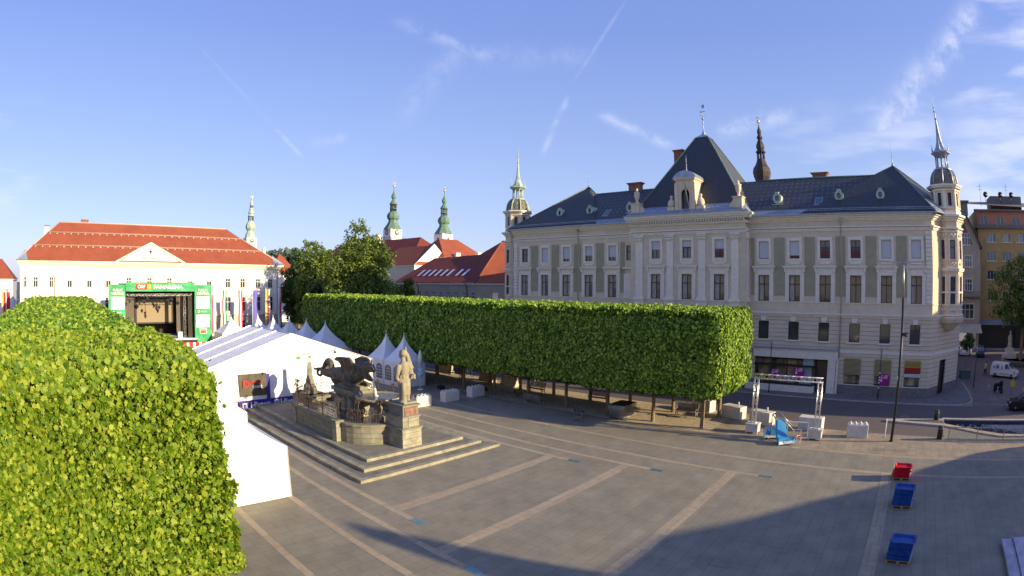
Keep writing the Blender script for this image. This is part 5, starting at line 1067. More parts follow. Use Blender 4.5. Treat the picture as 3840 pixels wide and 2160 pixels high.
def twin(label, cx, cy, dz, clock):
    o = tower('church_tower', label, cx, cy, tp(dz), 'copper', (46.5 + dz, .2), 2.75, 31.2 + dz, 'thwhite')
    g = MB(); g.lathe(t2(dz), cx, cy, 8, sm=False, a0=R(22.5)); g.build('onion_roof', M['copper'], o)
    lantern(o, cx, cy, 38 + dz, 40.8 + dz, 1.15, 'darkcop')
    g = MB(); g.lathe([(1.4, 39.0 + dz), (1.4, 39.25 + dz)], cx, cy, 8, a0=R(22.5)); g.lathe([(.45, 38 + dz), (.45, 40.7 + dz)], cx, cy, 6); g.build('lantern_ring', M['copper'], o)
    if clock:
        ring = MB(); ring.box(cx - 3.6, cx + 3.6, cy - 3.6, cy + 3.6, 26.6 + dz, 26.8 + dz)
        for k in range(14):
            for sx in (-3.55, 3.55): yy = cy - 3.5 + k * .54; ring.box(cx + sx - .03, cx + sx + .03, yy, yy + .06, 26.8 + dz, 27.8 + dz)
            xx = cx - 3.5 + k * .54; ring.box(xx, xx + .06, cy - 3.58, cy - 3.52, 26.8 + dz, 27.8 + dz)
        ring.box(cx - 3.6, cx + 3.6, cy - 3.58, cy - 3.52, 27.8 + dz, 27.88 + dz); ring.box(cx + 3.52, cx + 3.58, cy - 3.6, cy + 3.6, 27.8 + dz, 27.88 + dz); ring.build('gallery', M['rust'], o)
        for m_ in (T(cx + 2.77, cy, 29.7 + dz) @ Matrix.Rotation(R(90), 4, 'Y'), T(cx, cy - 2.77, 29.7 + dz) @ Matrix.Rotation(R(90), 4, 'X')):
            g = MB(); g.lathe([(1.0, 0), (1.0, .05), (.8, .06), (.8, .03), (0, .03)], 0, 0, 20); g.xf(m_); g.build('clock_face', M['dprint'], o)
            g = MB(); g.lathe([(.74, .05), (0, .06)], 0, 0, 16); g.box(-.04, .04, 0, .6, .07, .09, 1); g.box(0, .4, -.04, .04, .07, .09, 1); g.xf(m_); g.build('dial', [M['thtrim'], M['dprint']], o)
    else:
        g = MB(); g.box(cx + 2.7, cx + 2.8, cy - .45, cy + .45, 27.3 + dz, 29.4 + dz); g.box(cx - .45, cx + .45, cy - 2.8, cy - 2.7, 27.3 + dz, 29.4 + dz); g.build('belfry_opening', M['dprint'], o)
twin('left one of the twin church towers, green onion spire with clock faces and gallery', -169.4, 124.1, 0, True)
twin('right one of the twin church towers, green onion spire with plain white shaft', -157.0, 139.4, -1.5, False)
o = tower('church_tower', 'tall slender pale green spire with clock rising behind the right end of the town hall', -242.6, 93.5, [(2.5, 31), (2.3, 32.4), (1.6, 33.6), (1.5, 34.2), (2.2, 35), (2.45, 36), (2.1, 37.4), (1.4, 38.4), (1.35, 38.8)], 'copperl', (47.6, .2), 2.7, 31, 'thwhite')
g = MB(); g.lathe([(1.5, 40.9), (1.55, 41.1), (1.1, 41.9), (1.5, 42.4), (1.3, 43.2), (.9, 43.8), (1.1, 44.1), (.8, 44.9)], -242.6, 93.5, 8, sm=False, a0=R(22.5)); g.lathe([(.9, 46.0), (.6, 46.5), (.9, 47.0), (.7, 47.6), (.3, 48.4), (.1, 49)], -242.6, 93.5, 8, sm=False); g.build('onion_roof', M['copperl'], o)
lantern(o, -242.6, 93.5, 38.8, 41, 1.15, 'darkcop'); lantern(o, -242.6, 93.5, 44.8, 46.1, .7, 'darkcop', 6)
g = MB(); g.lathe([(1.0, 0), (1.0, .1), (0, .1)], 0, 0, 16); g.xf(T(-239.88, 93.5, 29.5) @ Matrix.Rotation(R(90), 4, 'Y')); g.build('clock_face', M['dprint'], o)
g = MB(); g.lathe([(.75, .1), (.75, .14), (0, .14)], 0, 0, 16); g.xf(T(-239.88, 93.5, 29.5) @ Matrix.Rotation(R(90), 4, 'Y')); g.build('dial', M['gold'], o)
o = tower('church_tower', 'dark brown shingled onion spire behind the palace roof, gilt cross on top', -37.7, 145.2, [(2.0, 38), (1.9, 39), (2.35, 40.2), (2.6, 41.4), (2.4, 42.6), (1.7, 43.6), (1.3, 44.6), (1.15, 45.2)], 'darkcop', (54.6, .2), 1.9, 38.5, 'beige')
g = MB(); g.lathe([(1.35, 47.0), (1.5, 47.2), (.95, 47.8), (1.2, 48.4), (1.15, 49.2), (.75, 50.2), (.55, 50.8), (.9, 51.2), (.75, 51.6), (.45, 52.2), (.65, 52.8), (.6, 53.3), (.3, 54), (.1, 54.9)], -37.7, 145.2, 8, sm=False, a0=R(22.5)); g.build('onion_roof', M['darkcop'], o)
lantern(o, -37.7, 145.2, 45, 47.2, 1.0, 'darkcop')
# hill with far wood, unseen buildings outlined from their shadows, and one added south for reflections
rg = np.random.default_rng(5); n = 26000
a = rg.uniform(0, 1, n); px = -1560 + a * 420 + rg.normal(size=n) * 40; py = 420 + a * 420 + rg.normal(size=n) * 30
cl = rg.uniform(0, 1, n) > .5
top = 88 - 22 * np.abs(a - .55) * 1.4 + 5 * np.sin(a * 60) + 3 * np.sin(a * 151)
pz = np.minimum(rg.uniform(.0, 1.05, n), 1) * top + rg.normal(size=n) * 1.5
nr = rg.normal(size=(n, 3)) + [0.6, -.2, .5]; nr /= np.linalg.norm(nr, axis=1)[:, None]
me = leaves_mesh('wooded_hill', np.stack([px, py, pz], 1), nr, 13.0, 'kite', M['hill'], 2); o = bpy.data.objects.new('wooded_hill', me); COL.objects.link(o); o['kind'] = 'structure'
g = MB(); g.box(-1297, -1291, 535, 543, 60, 94); g.prism([(-1297, 535), (-1291, 535), (-1291, 543), (-1297, 543)], 94, 97, 0, [(-1295, 538), (-1293, 538), (-1293, 540), (-1295, 540)])
tag(g.build('hilltop_house', M['thwhite']), 'tiny pale house on the crest of the wooded hill behind the slender spire', 'building')
E1 = lambda u, v: (.9724 * u - .2334 * v, .2334 * u + .9724 * v)
def lighted(prof, u0, u1, name, label):
    """building whose outline (v, height) is seen along the sun's direction"""
    g = MB(); n = len(prof)
    vs = [E1(u0, v) + (z,) for v, z in prof] + [E1(u1, v) + (z,) for v, z in prof]
    g.add(vs, [tuple(range(n)), tuple(range(2 * n - 1, n - 1, -1))] + [(i, n + i, n + (i + 1) % n, (i + 1) % n) for i in range(n)])
    o = g.build(name, [M['cream']]); tag(o, label, 'building'); return o
lighted([(-30, 0), (34.9, 0), (34.8, 6.2), (34.2, 7.2), (31.5, 8.7), (29, 9.6), (26.35, 10.9), (23.8, 11.8), (20.9, 12.9), (17.2, 13.2), (16.6, 15.2), (15.6, 16.5), (15.1, 16.1), (15.0, 13.3), (-30, 13.3)], 40, 54, 'east_building', 'cream building closing the square behind the camera to the east, casting the long shadow')
lighted([(44.4, 0), (90, 0), (90, 19), (52.3, 19.3), (51.6, 23), (50.2, 20.4), (48, 16.8), (46, 14.9), (44.5, 11.5)], 55, 75, 'northeast_building', 'cream building at the north east corner beyond the right edge, shading the road')
o = house('south_reflection_building', 'unseen pale building added along the south side for window reflections and bounced light', -56, 30, -34, -16.5, 14, 20, 'thtrim', 'redtile', 'X', (), hipd=8)  # unseen, added to reflect in the windows and bounce light
# ================= fountain
ft = thing('fountain', 'big stone fountain basin with wrought iron railing, stepped base and bowl under the dragon', 'fountain', (-32, 19.93, 0))
g = MB(); yc = 19.93
for i, (x1, y0, y1, z) in enumerate(((-23.02, 14.58, 25.28, .18), (-23.98, 15.45, 24.55, .36), (-24.95, 16.3, 23.85, .54))):
    x0 = -45.2 + i * 1.0; z0 = z - .18 if i else -.01
    g.box(x0 + .36, x1 - .36, y0 + .36, y1 - .36, z0, z - .004, 0)
    for q in ((x0, x1, y0, y0 + .36), (x0, x1, y1 - .36, y1), (x0, x0 + .36, y0 + .36, y1 - .36), (x1 - .36, x1, y0 + .36, y1 - .36)): g.box(*q, z0, z, 1)
g.build('steps', [M['step'], M['stepedge']], ft)
def bayout(cx, sgn, r=3.13, dx=2.35, n=14, y0=17.1, y1=22.76):
    out_ = []
    for i in range(n + 1):
        a = math.pi * (-.5 + i / n); out_.append((cx + sgn * dx * math.cos(a), yc + (y1 - y0) / 2 * math.sin(a)))
    return out_
def ring(mb, outer, wdt, z0, z1, mi=0):
    n = len(outer); inner = []
    for i in range(n):
        a, b, c = Vector(outer[i - 1]), Vector(outer[i]), Vector(outer[(i + 1) % n]); d1, d2 = (b - a).normalized(), (c - b).normalized()
        nn = Vector((-(d1.y + d2.y), d1.x + d2.x)).normalized(); k = wdt / max(.5, nn.dot(Vector((-d1.y, d1.x)))); inner.append((b.x + nn.x * k, b.y + nn.y * k))
    vs = [(x, y, z0) for x, y in outer] + [(x, y, z1) for x, y in outer] + [(x, y, z0) for x, y in inner] + [(x, y, z1) for x, y in inner]
    fs = []
    for i in range(n): j = (i + 1) % n; fs += [(i, j, n + j, n + i), (2 * n + j, 2 * n + i, 3 * n + i, 3 * n + j), (n + i, n + j, 3 * n + j, 3 * n + i)]
    return mb.add(vs, fs, mi)
east = bayout(-29.0, 1); west = list(reversed(bayout(-35.2, -1, dx=2.6)))
outl = [(-35.2, 16.8), (-29.0, 16.8), (-29.0, 17.1)] + east[1:-1] + [(-29.0, 22.76), (-29.0, 23.06), (-35.2, 23.06), (-35.2, 22.76)] + west[1:-1] + [(-35.2, 17.1)]
g = MB(); ring(g, outl, .42, .54, 1.68); g.build('basin_wall', M['ashlar'], ft)
o2 = [(x + (.06 if x > -32 else -.06), y + (.06 if y > yc else -.06)) for x, y in outl]
g = MB(); ring(g, o2, .54, 1.68, 1.80); g.build('basin_coping', M['stone'], ft)
g = MB(); g.add([(x, y, 1.35) for x, y in outl], [tuple(range(len(outl)))]); g.build('water_surface', M['water'], ft)
for x, y in ((-29.22, 16.98), (-29.22, 22.88), (-35.0, 16.98), (-35.0, 22.88)): g = MB(); g.box(x - .28, x + .24, y - .24, y + .27, .54, 1.85); g.box(x - .34, x + .3, y - .3, y + .33, 1.72, 1.9, 1); g.build('corner_pier', [M['ashlarl'], M['stone']], ft)
# wrought iron railing
g = MB(); rr = random.Random(3)
def rail(p, q):
    p, q = Vector(p), Vector(q); d = q - p; L = d.length; d.normalize(); n = max(1, int(L / .17))
    g.tube([(p.x, p.y, 2.42), (q.x, q.y, 2.42)], .02, 4, sm=False); g.tube([(p.x, p.y, 1.92), (q.x, q.y, 1.92)], .02, 4, sm=False)
    nr_ = Vector((d.y, -d.x))
    for i in range(n):
        c = p + d * (L * (i + .5) / n)
        g.tube([(c.x, c.y, 1.8), (c.x, c.y, 2.6)], .014, 4, sm=False)
        for s_ in (-1, 1):
            sp = []
            for k in range(8):
                t = k / 7 * 4.4; r_ = .11 * (1 - k / 9); sp.append((c.x + d.x * s_ * (.05 + r_ * math.sin(t)), c.y + d.y * s_ * (.05 + r_ * math.sin(t)), 2.16 + (.14 if (i + s_) % 2 else -.1) + r_ * math.cos(t)))
            g.tube(sp, .012, 3, sm=False, cap=False)
        if rr.random() < .85:
            for k in range(4):
                a = rr.uniform(0, 6.28); h_ = rr.uniform(.06, .17); g.tube([(c.x, c.y, 2.5), (c.x + math.cos(a) * h_ * .5, c.y + math.sin(a) * h_ * .5, 2.56 + h_), (c.x + math.cos(a) * h_, c.y + math.sin(a) * h_, 2.52 + h_ * .7)], .014, 3, sm=False)
ins = [(x + (-.2 if x > -32 else .2) * (1 if abs(x + 32.1) > 2 else 0), y + (.2 if y < yc else -.2)) for x, y in outl]
for i in range(len(ins)):
    a, b = ins[i], ins[(i + 1) % len(ins)]
    if (Vector(a) - Vector(b)).length > .35: rail(a, b)
for (x, y) in ((-31.1, 17.0), (-33.1, 17.0), (-28.1, 17.9), (-27.1, 18.9), (-31.1, 22.9), (-33.1, 22.9), (-29.2, 17.1), (-35.1, 17.1), (-36.6, 17.9), (-27.4, 21.9)):
    g.tube([(x, y, 1.8), (x, y, 3.3)], .028, 5)
    for k in range(16):
        a = k * 2.4; h_ = .16 + .18 * rr.random(); z = 3.02 + .26 * rr.random(); g.tube([(x, y, z), (x + math.cos(a) * h_ * .7, y + math.sin(a) * h_ * .7, z + .1), (x + math.cos(a) * h_, y + math.sin(a) * h_, z - .02)], .018, 3, sm=False)
g.build('railing', M['rust'], ft)
# dragon pedestal with shields
px0, px1, py0, py1 = -32.95, -30.55, 19.12, 20.3
g = MB(); g.box(px0, px1, py0, py1, .6, 2.85)
rr = random.Random(8)
g.build('pedestal', mat('irregular_pedestal_stone', (.17, .15, .11), n=.35, ns=1.5, bump=.5, bs=5), ft)
g = MB(); g.box(px0 - .1, px1 + .1, py0 - .1, py1 + .1, 2.85, 3.02); g.box(px0 - .28, px1 + .28, py0 - .2, py1 + .2, 3.02, 3.28); g.box(-33.2, -30.45, 19.15, 20.25, 3.28, 3.56); g.build('pedestal_slab', M['stone'], ft)
vor = []
for (F, xs) in ((Face((px0, py0), (px1, py0)), (.4, 1.2, 2.0)), (Face((px1, py0), (px1, py1)), (.3, .9))):
    for a in xs:
        g = MB(); pts = []
        for k in range(14):
            t = 2 * math.pi * k / 14; pts.append((a + .31 * math.sin(t) * (1 if math.cos(t) > -.3 else .8), 2.12 + .55 * math.cos(t)))
        F.poly(g, pts, 0, .12); F.poly(g, [(a + (x - a) * .72, 2.12 + (z - 2.12) * .75) for x, z in pts], .12, .17); g.build('shield', M['statue'], ft)
for k in range(7):   # rubble joints on the pedestal
    pass
g = MB()
for F in (Face((px0, py0), (px1, py0)), Face((px1, py0), (px1, py1))):
    nx = int(F.L / .5)
    for i in range(nx):
        for j in range(3):
            a = (i + .5) * F.L / nx + rr.uniform(-.05, .05); z = .95 + j * .45 + rr.uniform(-.05, .05); pts = []
            for k in range(6): t = k * math.pi / 3 + rr.uniform(-.2, .2); pts.append((min(max(a + .235 * F.L / nx / .5 * math.cos(t), .02), F.L - .02), z + .21 * math.sin(t)))
            if z < 1.75: F.poly(g, list(reversed(pts)), 0, .035)
g.build('rubble_facing', M['ashlarl'] if False else mat('rubble_stone', (.46, .42, .31), n=.25, ns=2), ft)
# bowl on a baluster
g = MB(); g.lathe([(.42, .8), (.5, 1.35), (.44, 1.5), (.46, 1.72), (.3, 1.8), (.2, 1.95), (.27, 2.2), (.3, 2.32), (.16, 2.55), (.14, 2.62), (.3, 2.7), (.5, 2.76), (1.1, 2.84), (1.45, 2.96), (1.56, 3.1), (1.52, 3.15), (1.4, 3.13), (1.3, 3.05)], -28.95, 20.0, 28); g.build('bowl', M['statue'], ft)
g = MB(); g.lathe([(1.38, 3.07), (0, 3.075)], -28.95, 20.0, 28, sm=False); g.build('bowl_water', M['water'], ft)
g = MB(); g.tube([(-29.05, 19.62, 4.32), (-28.98, 19.66, 4.18), (-28.98, 19.75, 3.9), (-29.05, 19.86, 3.5), (-29.15, 19.95, 3.08)], [.05, .06, .07, .09, .14], 8); g.ball((-29.2, 20, 3.1), .2, 6, sc=(1, 1, .35)); g.build('water_jet', M['jet'], ft)
# obelisk shaped west pier
g = MB(); ox = -38.5
g.box(ox - 1.3, ox + 1.5, 19.0, 20.95, .54, 1.62); g.box(ox - 1.15, ox + 1.9, 19.15, 20.8, 1.62, 1.8)
prf = [(.85, 1.8), (.88, 2.1), (.75, 2.3), (.45, 2.5), (.4, 2.8), (.22, 2.95), (.24, 3.08), (.13, 3.15), (.1, 3.5), (.02, 4.2)]
g.ext([(ox + r, z) for r, z in prf] + [(ox - r, z) for r, z in reversed(prf)], 'Y', 19.8, 20.15); g.lathe([(r * .6, z) for r, z in prf], ox, 19.97, 8, sm=False)
g.build('obelisk_pier', M['stone'], ft)
g = MB(); g.box(-37.2, -35.0, 21.0, 22.2, .6, 1.95); g.build('inner_pier', M['ashlarl'], ft)
# pedestal of the club bearer, front
hx0, hx1, hy0, hy1 = -26.95, -25.3, 19.19, 20.66
g = MB(); g.box(hx0 - .6, hx1, hy0, hy1, .54, 1.64); g.box(hx0, hx1 - .08, hy0 + .1, hy1 - .1, 1.76, 2.4); g.box(hx0 + .1, hx1 - .1, hy0 + .14, hy1 - .14, 2.5, 3.08, 2)
g.box(hx0 - .05, hx1 + .05, hy0 - .05, hy1 + .05, 1.64, 1.76, 1); g.box(hx0, hx1, hy0 + .05, hy1 - .05, 2.4, 2.5, 1); g.box(hx0 + .05, hx1 + .02, hy0 + .06, hy1 - .06, 3.08, 3.2, 1)
g.box(hx1 - .1, hx1 - .04, hy0 + .5, hy1 - .18, 1.85, 2.36, 0)
g.build('statue_pedestal', [M['ashlarl'], M['stone'], M['plinth']], ft)
g = MB(); g.box(hx1 - .1, hx1 - .055, hy0 + .28, hy1 - .28, 2.56, 3.02); g.build('marble_panel', M['redmar'], ft)
# ---- dragon (one continuous carved body)
def cr(pts, rad, n=6):
    """catmull-rom resampling of a chain with radii"""
    P = [Vector(p) for p in pts]; out_p, out_r = [], []
    for i in range(len(P) - 1):
        p0, p1, p2, p3 = P[max(i - 1, 0)], P[i], P[i + 1], P[min(i + 2, len(P) - 1)]
        for k in range(n):
            t = k / n; out_p.append(.5 * ((2 * p1) + (-p0 + p2) * t + (2 * p0 - 5 * p1 + 4 * p2 - p3) * t * t + (-p0 + 3 * p1 - 3 * p2 + p3) * t ** 3)); out_r.append(rad[i] + (rad[i + 1] - rad[i]) * t)
    out_p.append(P[-1]); out_r.append(rad[-1]); return out_p, out_r
def limb(g, pts, rad, n=10, k=6): p, r = cr(pts, rad, k); g.tube(p, r, n)
g = MB(); Y = 19.95
# tail: curl, loop, trunk
limb(g, [(-37.75, Y, 3.95), (-37.5, Y, 3.78), (-37.15, Y - .02, 3.86), (-36.75, Y, 3.92), (-36.42, Y, 3.82), (-36.36, Y, 3.6), (-36.6, Y, 3.42), (-36.95, Y, 3.42), (-37.1, Y, 3.6), (-36.98, Y + .05, 3.78), (-36.55, Y + .1, 3.9), (-36.1, Y + .12, 3.95)], [.03, .09, .08, .09, .1, .11, .11, .1, .1, .12, .16, .2], 8)
limb(g, [(-36.2, Y + .1, 3.75), (-35.95, Y + .12, 4.25), (-35.5, Y + .1, 4.62), (-34.95, Y + .02, 4.5), (-34.75, Y - .08, 4.1), (-34.95, Y - .1, 3.85)], [.24, .26, .24, .23, .24, .26], 10)
limb(g, [(-36.3, Y, 3.7), (-35.6, Y, 3.75), (-34.9, Y, 3.82), (-34.1, Y, 3.9), (-33.3, Y, 3.92), (-32.4, Y, 3.98), (-31.6, Y, 4.12), (-31.0, Y, 4.32), (-30.6, Y, 4.55), (-30.3, Y, 4.72)], [.2, .3, .38, .48, .6, .66, .6, .46, .36, .34], 14)
g.ball((-32.1, Y, 3.85), .72, 10, sc=(1.1, .95, .82))
# haunch resting on the slab
g.ball((-33.6, Y - .35, 3.62), .5, 8, sc=(1.2, .7, .8)); g.ball((-33.6, Y + .35, 3.62), .5, 8, sc=(1.2, .7, .8)); limb(g, [(-33.4, Y, 3.7), (-34.1, Y, 3.5), (-34.4, Y, 3.45)], [.4, .3, .15], 8)
for s_, fx in ((-1, -31.05), (1, -30.85)):   # two strong legs with clawed feet
    limb(g, [(-31.9, Y + s_ * .45, 3.95), (-31.95, Y + s_ * .6, 3.68), (-31.6, Y + s_ * .6, 3.58), (fx - .2, Y + s_ * .58, 3.52)], [.36, .26, .19, .16], 9)
    for c in (-1, 0, 1): limb(g, [(fx - .35, Y + s_ * .58 + c * .07, 3.56), (fx - .02, Y + s_ * .58 + c * .14, 3.58), (fx + .12, Y + s_ * .58 + c * .17, 3.46)], [.1, .085, .04], 6)
# head: skull, brow, upper and lower jaw, ears, horn curls, teeth
limb(g, [(-30.75, Y, 4.5), (-30.3, Y, 4.78), (-29.9, Y, 4.9), (-29.6, Y, 4.84)], [.38, .36, .3, .22], 10)
limb(g, [(-30.2, Y, 4.82), (-29.75, Y, 4.92), (-29.45, Y, 4.78), (-29.32, Y, 4.66)], [.26, .24, .2, .1], 9)
for s_ in (-1, 1):
    limb(g, [(-30.3, Y + s_ * .16, 4.62), (-29.95, Y + s_ * .17, 4.72), (-29.55, Y + s_ * .14, 4.66)], [.16, .12, .08], 7)
    limb(g, [(-30.4, Y + s_ * .18, 4.38), (-30.1, Y + s_ * .15, 4.22), (-29.72, Y + s_ * .08, 4.14)], [.17, .11, .07], 7)
    limb(g, [(-30.6, Y + s_ * .25, 4.85), (-30.85, Y + s_ * .36, 4.95), (-31.08, Y + s_ * .42, 5.08)], [.15, .1, .02], 6)
    g.ball((-29.98, Y + s_ * .2, 5.03), .13, 6); g.ball((-30.3, Y + s_ * .24, 5.0), .12, 6); g.ball((-29.45, Y + s_ * .12, 4.84), .09, 5)
limb(g, [(-30.5, Y, 4.35), (-30.1, Y, 4.14), (-29.7, Y, 4.08), (-29.55, Y, 4.14)], [.28, .15, .12, .07], 8)
for k in range(5): g.ball((-30.25 - k * .14, Y, 5.06 - k * .07 + .05 * (k % 2)), .13, 5)
# wings as thick carved leaves
def wing(g, pts, y0, y1, th=.09):
    n = len(pts); cx = sum(p[0] for p in pts) / n; cz = sum(p[1] for p in pts) / n
    yy = lambda z: y0 + (y1 - y0) * (z - 4.3) / 1.1
    vs = [(x, yy(z) - th, z) for x, z in pts] + [(x, yy(z) + th, z) for x, z in pts]
    g.add(vs, [tuple(range(n)), tuple(range(2 * n - 1, n - 1, -1))] + [(i, n + i, n + (i + 1) % n, (i + 1) % n) for i in range(n)])
    return yy
wn = [(-33.35, 5.05), (-32.9, 5.28), (-32.1, 5.38), (-31.45, 5.42), (-31.1, 5.2), (-31.0, 4.9), (-31.1, 4.55), (-31.5, 4.3), (-32.3, 4.25), (-33.0, 4.15), (-32.65, 4.7), (-32.75, 4.95)]
yy = wing(g, wn, 19.62, 19.2); limb(g, [(-31.3, yy(5.4), 5.42), (-31.02, yy(5.15), 5.15), (-30.98, yy(4.7), 4.7), (-31.3, 19.6, 4.3)], [.1, .13, .12, .2], 8)
for k in range(6):
    x0 = -33.2 + k * .38; limb(g, [(-31.2, yy(4.5) - .06, 4.5), ((x0 - 31.2) / 2 + .0, yy(4.9) - .1, 4.88), (x0, yy(5.2) - .08, 5.1 + k * .06)], [.05, .045, .03], 5, 4)
wf = [(-33.9, 4.9), (-33.2, 5.15), (-32.6, 5.12), (-32.1, 4.95), (-31.9, 4.7), (-32.1, 4.4), (-32.6, 4.2), (-33.3, 4.3)]
wf = [(x + 1.25, z + .18) for x, z in wf]
yf = wing(g, wf, 20.3, 20.7); limb(g, [(-31.35, yf(5.3), 5.28), (-30.8, yf(5.1), 5.12), (-30.65, yf(4.8), 4.85), (-31.0, 20.3, 4.4)], [.08, .11, .1, .15], 8)
g.xf(T(.62, -.35, .12)); dr = g.build('dragon_statue', M['dragon'], None, smooth=True)
tag(dr, 'dark stone winged dragon with curled tail spouting water, crouching on the fountain pedestal', 'statue')
md = dr.modifiers.new('blend', 'REMESH'); md.mode = 'VOXEL'; md.voxel_size = .045; md.use_smooth_shade = True
ms_ = dr.modifiers.new('soften', 'SMOOTH'); ms_.iterations = 3; ms_.factor = .5
# ---- club bearer, seen from behind and left, facing the dragon
g = MB(); X0, Y0, B = -26.1, 20.0, 3.2
# he faces west (-X): legs, robe, torso, arms raised with club
for s_ in (-1, 1):
    limb(g, [(X0 + .02, Y0 + s_ * .24, B + .05), (X0 + .03, Y0 + s_ * .24, B + .35), (X0 + .06, Y0 + s_ * .23, B + .75), (X0, Y0 + s_ * .18, B + 1.45)], [.14, .15, .19, .27], 10)
    limb(g, [(X0 + .08, Y0 + s_ * .24, B + .06), (X0 - .3, Y0 + s_ * .28, B + .04)], [.12, .08], 7)
limb(g, [(X0 + .05, Y0, B + .5), (X0 + .08, Y0 + .05, B + 1.0), (X0 + .02, Y0, B + 1.5), (X0, Y0, B + 1.75), (X0 + .0, Y0, B + 2.05), (X0 + .02, Y0 - .02, B + 2.35), (X0, Y0 - .02, B + 2.5)], [.23, .30, .29, .25, .30, .32, .19], 14)
for k in range(9):   # cloth folds
    a = k * .7; limb(g, [(X0 + .25 * math.cos(a), Y0 + .27 * math.sin(a), B + 1.7), (X0 + .31 * math.cos(a + .1), Y0 + .31 * math.sin(a + .1), B + 1.1), (X0 + .26 * math.cos(a + .15), Y0 + .3 * math.sin(a + .15), B + .5 + .12 * (k % 3))], [.05, .07, .06], 6)
limb(g, [(X0, Y0 - .3, B + 1.55), (X0 + .05, Y0, B + 1.62), (X0, Y0 + .36, B + 1.75)], [.12, .14, .12], 8)
limb(g, [(X0, Y0, B + 2.4), (X0 - .03, Y0 - .02, B + 2.72), (X0 - .05, Y0 - .02, B + 2.9)], [.16, .15, .17], 10)
g.ball((X0 - .06, Y0 - .02, B + 2.98), .24, 12, sc=(1.05, .92, 1.15)); g.ball((X0 + .03, Y0 - .02, B + 3.03), .24, 9, sc=(.95, 1.0, .95)); g.ball((X0 - .26, Y0 - .02, B + 2.86), .12, 7, sc=(.9, 1.1, 1.3)); g.ball((X0 - .31, Y0 - .02, B + 2.99), .045, 5)
for s_ in (-1, 1): g.ball((X0 - .05, Y0 + s_ * .22, B + 2.96), .06, 5)
# left arm down on the lion skin, right arm up to the shoulder with the club
limb(g, [(X0, Y0 - .36, B + 2.35), (X0 + .08, Y0 - .5, B + 1.95), (X0 - .02, Y0 - .52, B + 1.6), (X0 - .02, Y0 - .3, B + 1.25)], [.18, .15, .13, .09], 9)
limb(g, [(X0, Y0 + .34, B + 2.35), (X0 + .12, Y0 + .48, B + 2.1), (X0 + .05, Y0 + .4, B + 2.55), (X0 - .02, Y0 + .3, B + 2.98)], [.18, .15, .12, .09], 9)
for ax, ay, az in ((X0 - .03, Y0 + .28, B + 2.98), (X0 - .02, Y0 - .28, B + 1.2)):
    g.ball((ax, ay, az), .1, 7)
    for c in range(4): limb(g, [(ax - .03, ay - .06 + c * .045, az + .04), (ax - .1, ay - .06 + c * .045, az + .02), (ax - .1, ay - .06 + c * .045, az - .05)], [.03, .028, .022], 5, 3)
    limb(g, [(ax + .03, ay - .08, az), (ax - .04, ay - .11, az + .06)], [.03, .022], 5, 3)
limb(g, [(X0 + .15, Y0 + .42, B + 1.75), (X0 + .1, Y0 + .38, B + 2.2), (X0 - .02, Y0 + .26, B + 2.95), (X0 - .08, Y0 + .2, B + 3.4)], [.2, .16, .075, .06], 9)
for k in range(8): g.ball((X0 + .14 + .14 * math.cos(k), Y0 + .42 + .14 * math.sin(k * 2.1), B + 1.65 + k * .07), .06, 5)
for k in range(10): g.ball((X0 + .25 * math.cos(k * .9) + .1, Y0 + .5 + .12 * math.sin(k * 1.3), B + 1.55 + .12 * math.sin(k * 2)), .1, 5)
limb(g, [(X0 + .35, Y0 - .3, B + .1), (X0 + .4, Y0 - .32, B + .8), (X0 + .3, Y0 - .3, B + 1.3)], [.2, .16, .12], 8)
g.ball((X0 + .3, Y0 - .35, B + .12), .22, 8, sc=(1.2, 1, .8)); g.box(X0 - .55, X0 + .62, Y0 - .5, Y0 + .5, B, B + .12)
hs_ = g.build('club_bearer_statue', M['statue'], None, smooth=True)
tag(hs_, 'pale stone statue of a bearded man shouldering a club on the tall fountain pedestal', 'statue')
md = hs_.modifiers.new('blend', 'REMESH'); md.mode = 'VOXEL'; md.voxel_size = .028; md.use_smooth_shade = True
ms_ = hs_.modifiers.new('soften', 'SMOOTH'); ms_.iterations = 2; ms_.factor = .5
# ================= tents
bt = thing('marquee', 'large white gable marquee with violet banner behind the fountain', 'tent', (-46, 20, 0))
ty0, ty1, tz, tp_ = 11.75, 28.2, 3.45, 6.12; XF, XB = -41.7, -51.5; tm_ = 19.98
g = MB(); g.ext([(ty0, 0), (ty1, 0), (ty1, tz), (tm_, tp_), (ty0, tz)], 'X', XF - .05, XF); g.box(XB, XF - .05, ty0, ty0 + .03, 0, tz); g.box(XB, XF - .05, ty1 - .03, ty1, 0, tz); g.ext([(ty0, 0), (ty1, 0), (ty1, tz), (tm_, tp_), (ty0, tz)], 'X', XB, XB + .05)
g.build('wall', M['tent'], bt)
def strip_roof(mb, ya, za, yb, zb, x0, x1, n=3, sag=.0):
    k = 6; xs = [x0 + (x1 - x0) * i / (n * 4) for i in range(n * 4 + 1)]
    vs = [(x, ya + (yb - ya) * j / k, za + (zb - za) * j / k - sag * abs(math.sin(math.pi * i / 4)) * math.sin(math.pi * j / k) + .03) for i, x in enumerate(xs) for j in range(k + 1)]
    mb.add(vs, [(i * (k + 1) + j, (i + 1) * (k + 1) + j, (i + 1) * (k + 1) + j + 1, i * (k + 1) + j + 1) for i in range(len(xs) - 1) for j in range(k)], 0, True)
g = MB(); strip_roof(g, ty0 - .08, tz, tm_, tp_, XB, XF + .02); strip_roof(g, ty1 + .08, tz, tm_, tp_, XB, XF + .02); g.build('roof', M['tentr'], bt)
g = MB()
for x in (XF - .02, -44.9, -48.2, XB + .05): g.tube([(x, ty0 - .1, tz + .05), (x, tm_, tp_ + .06), (x, ty1 + .1, tz + .05)], .03, 5, sm=False)
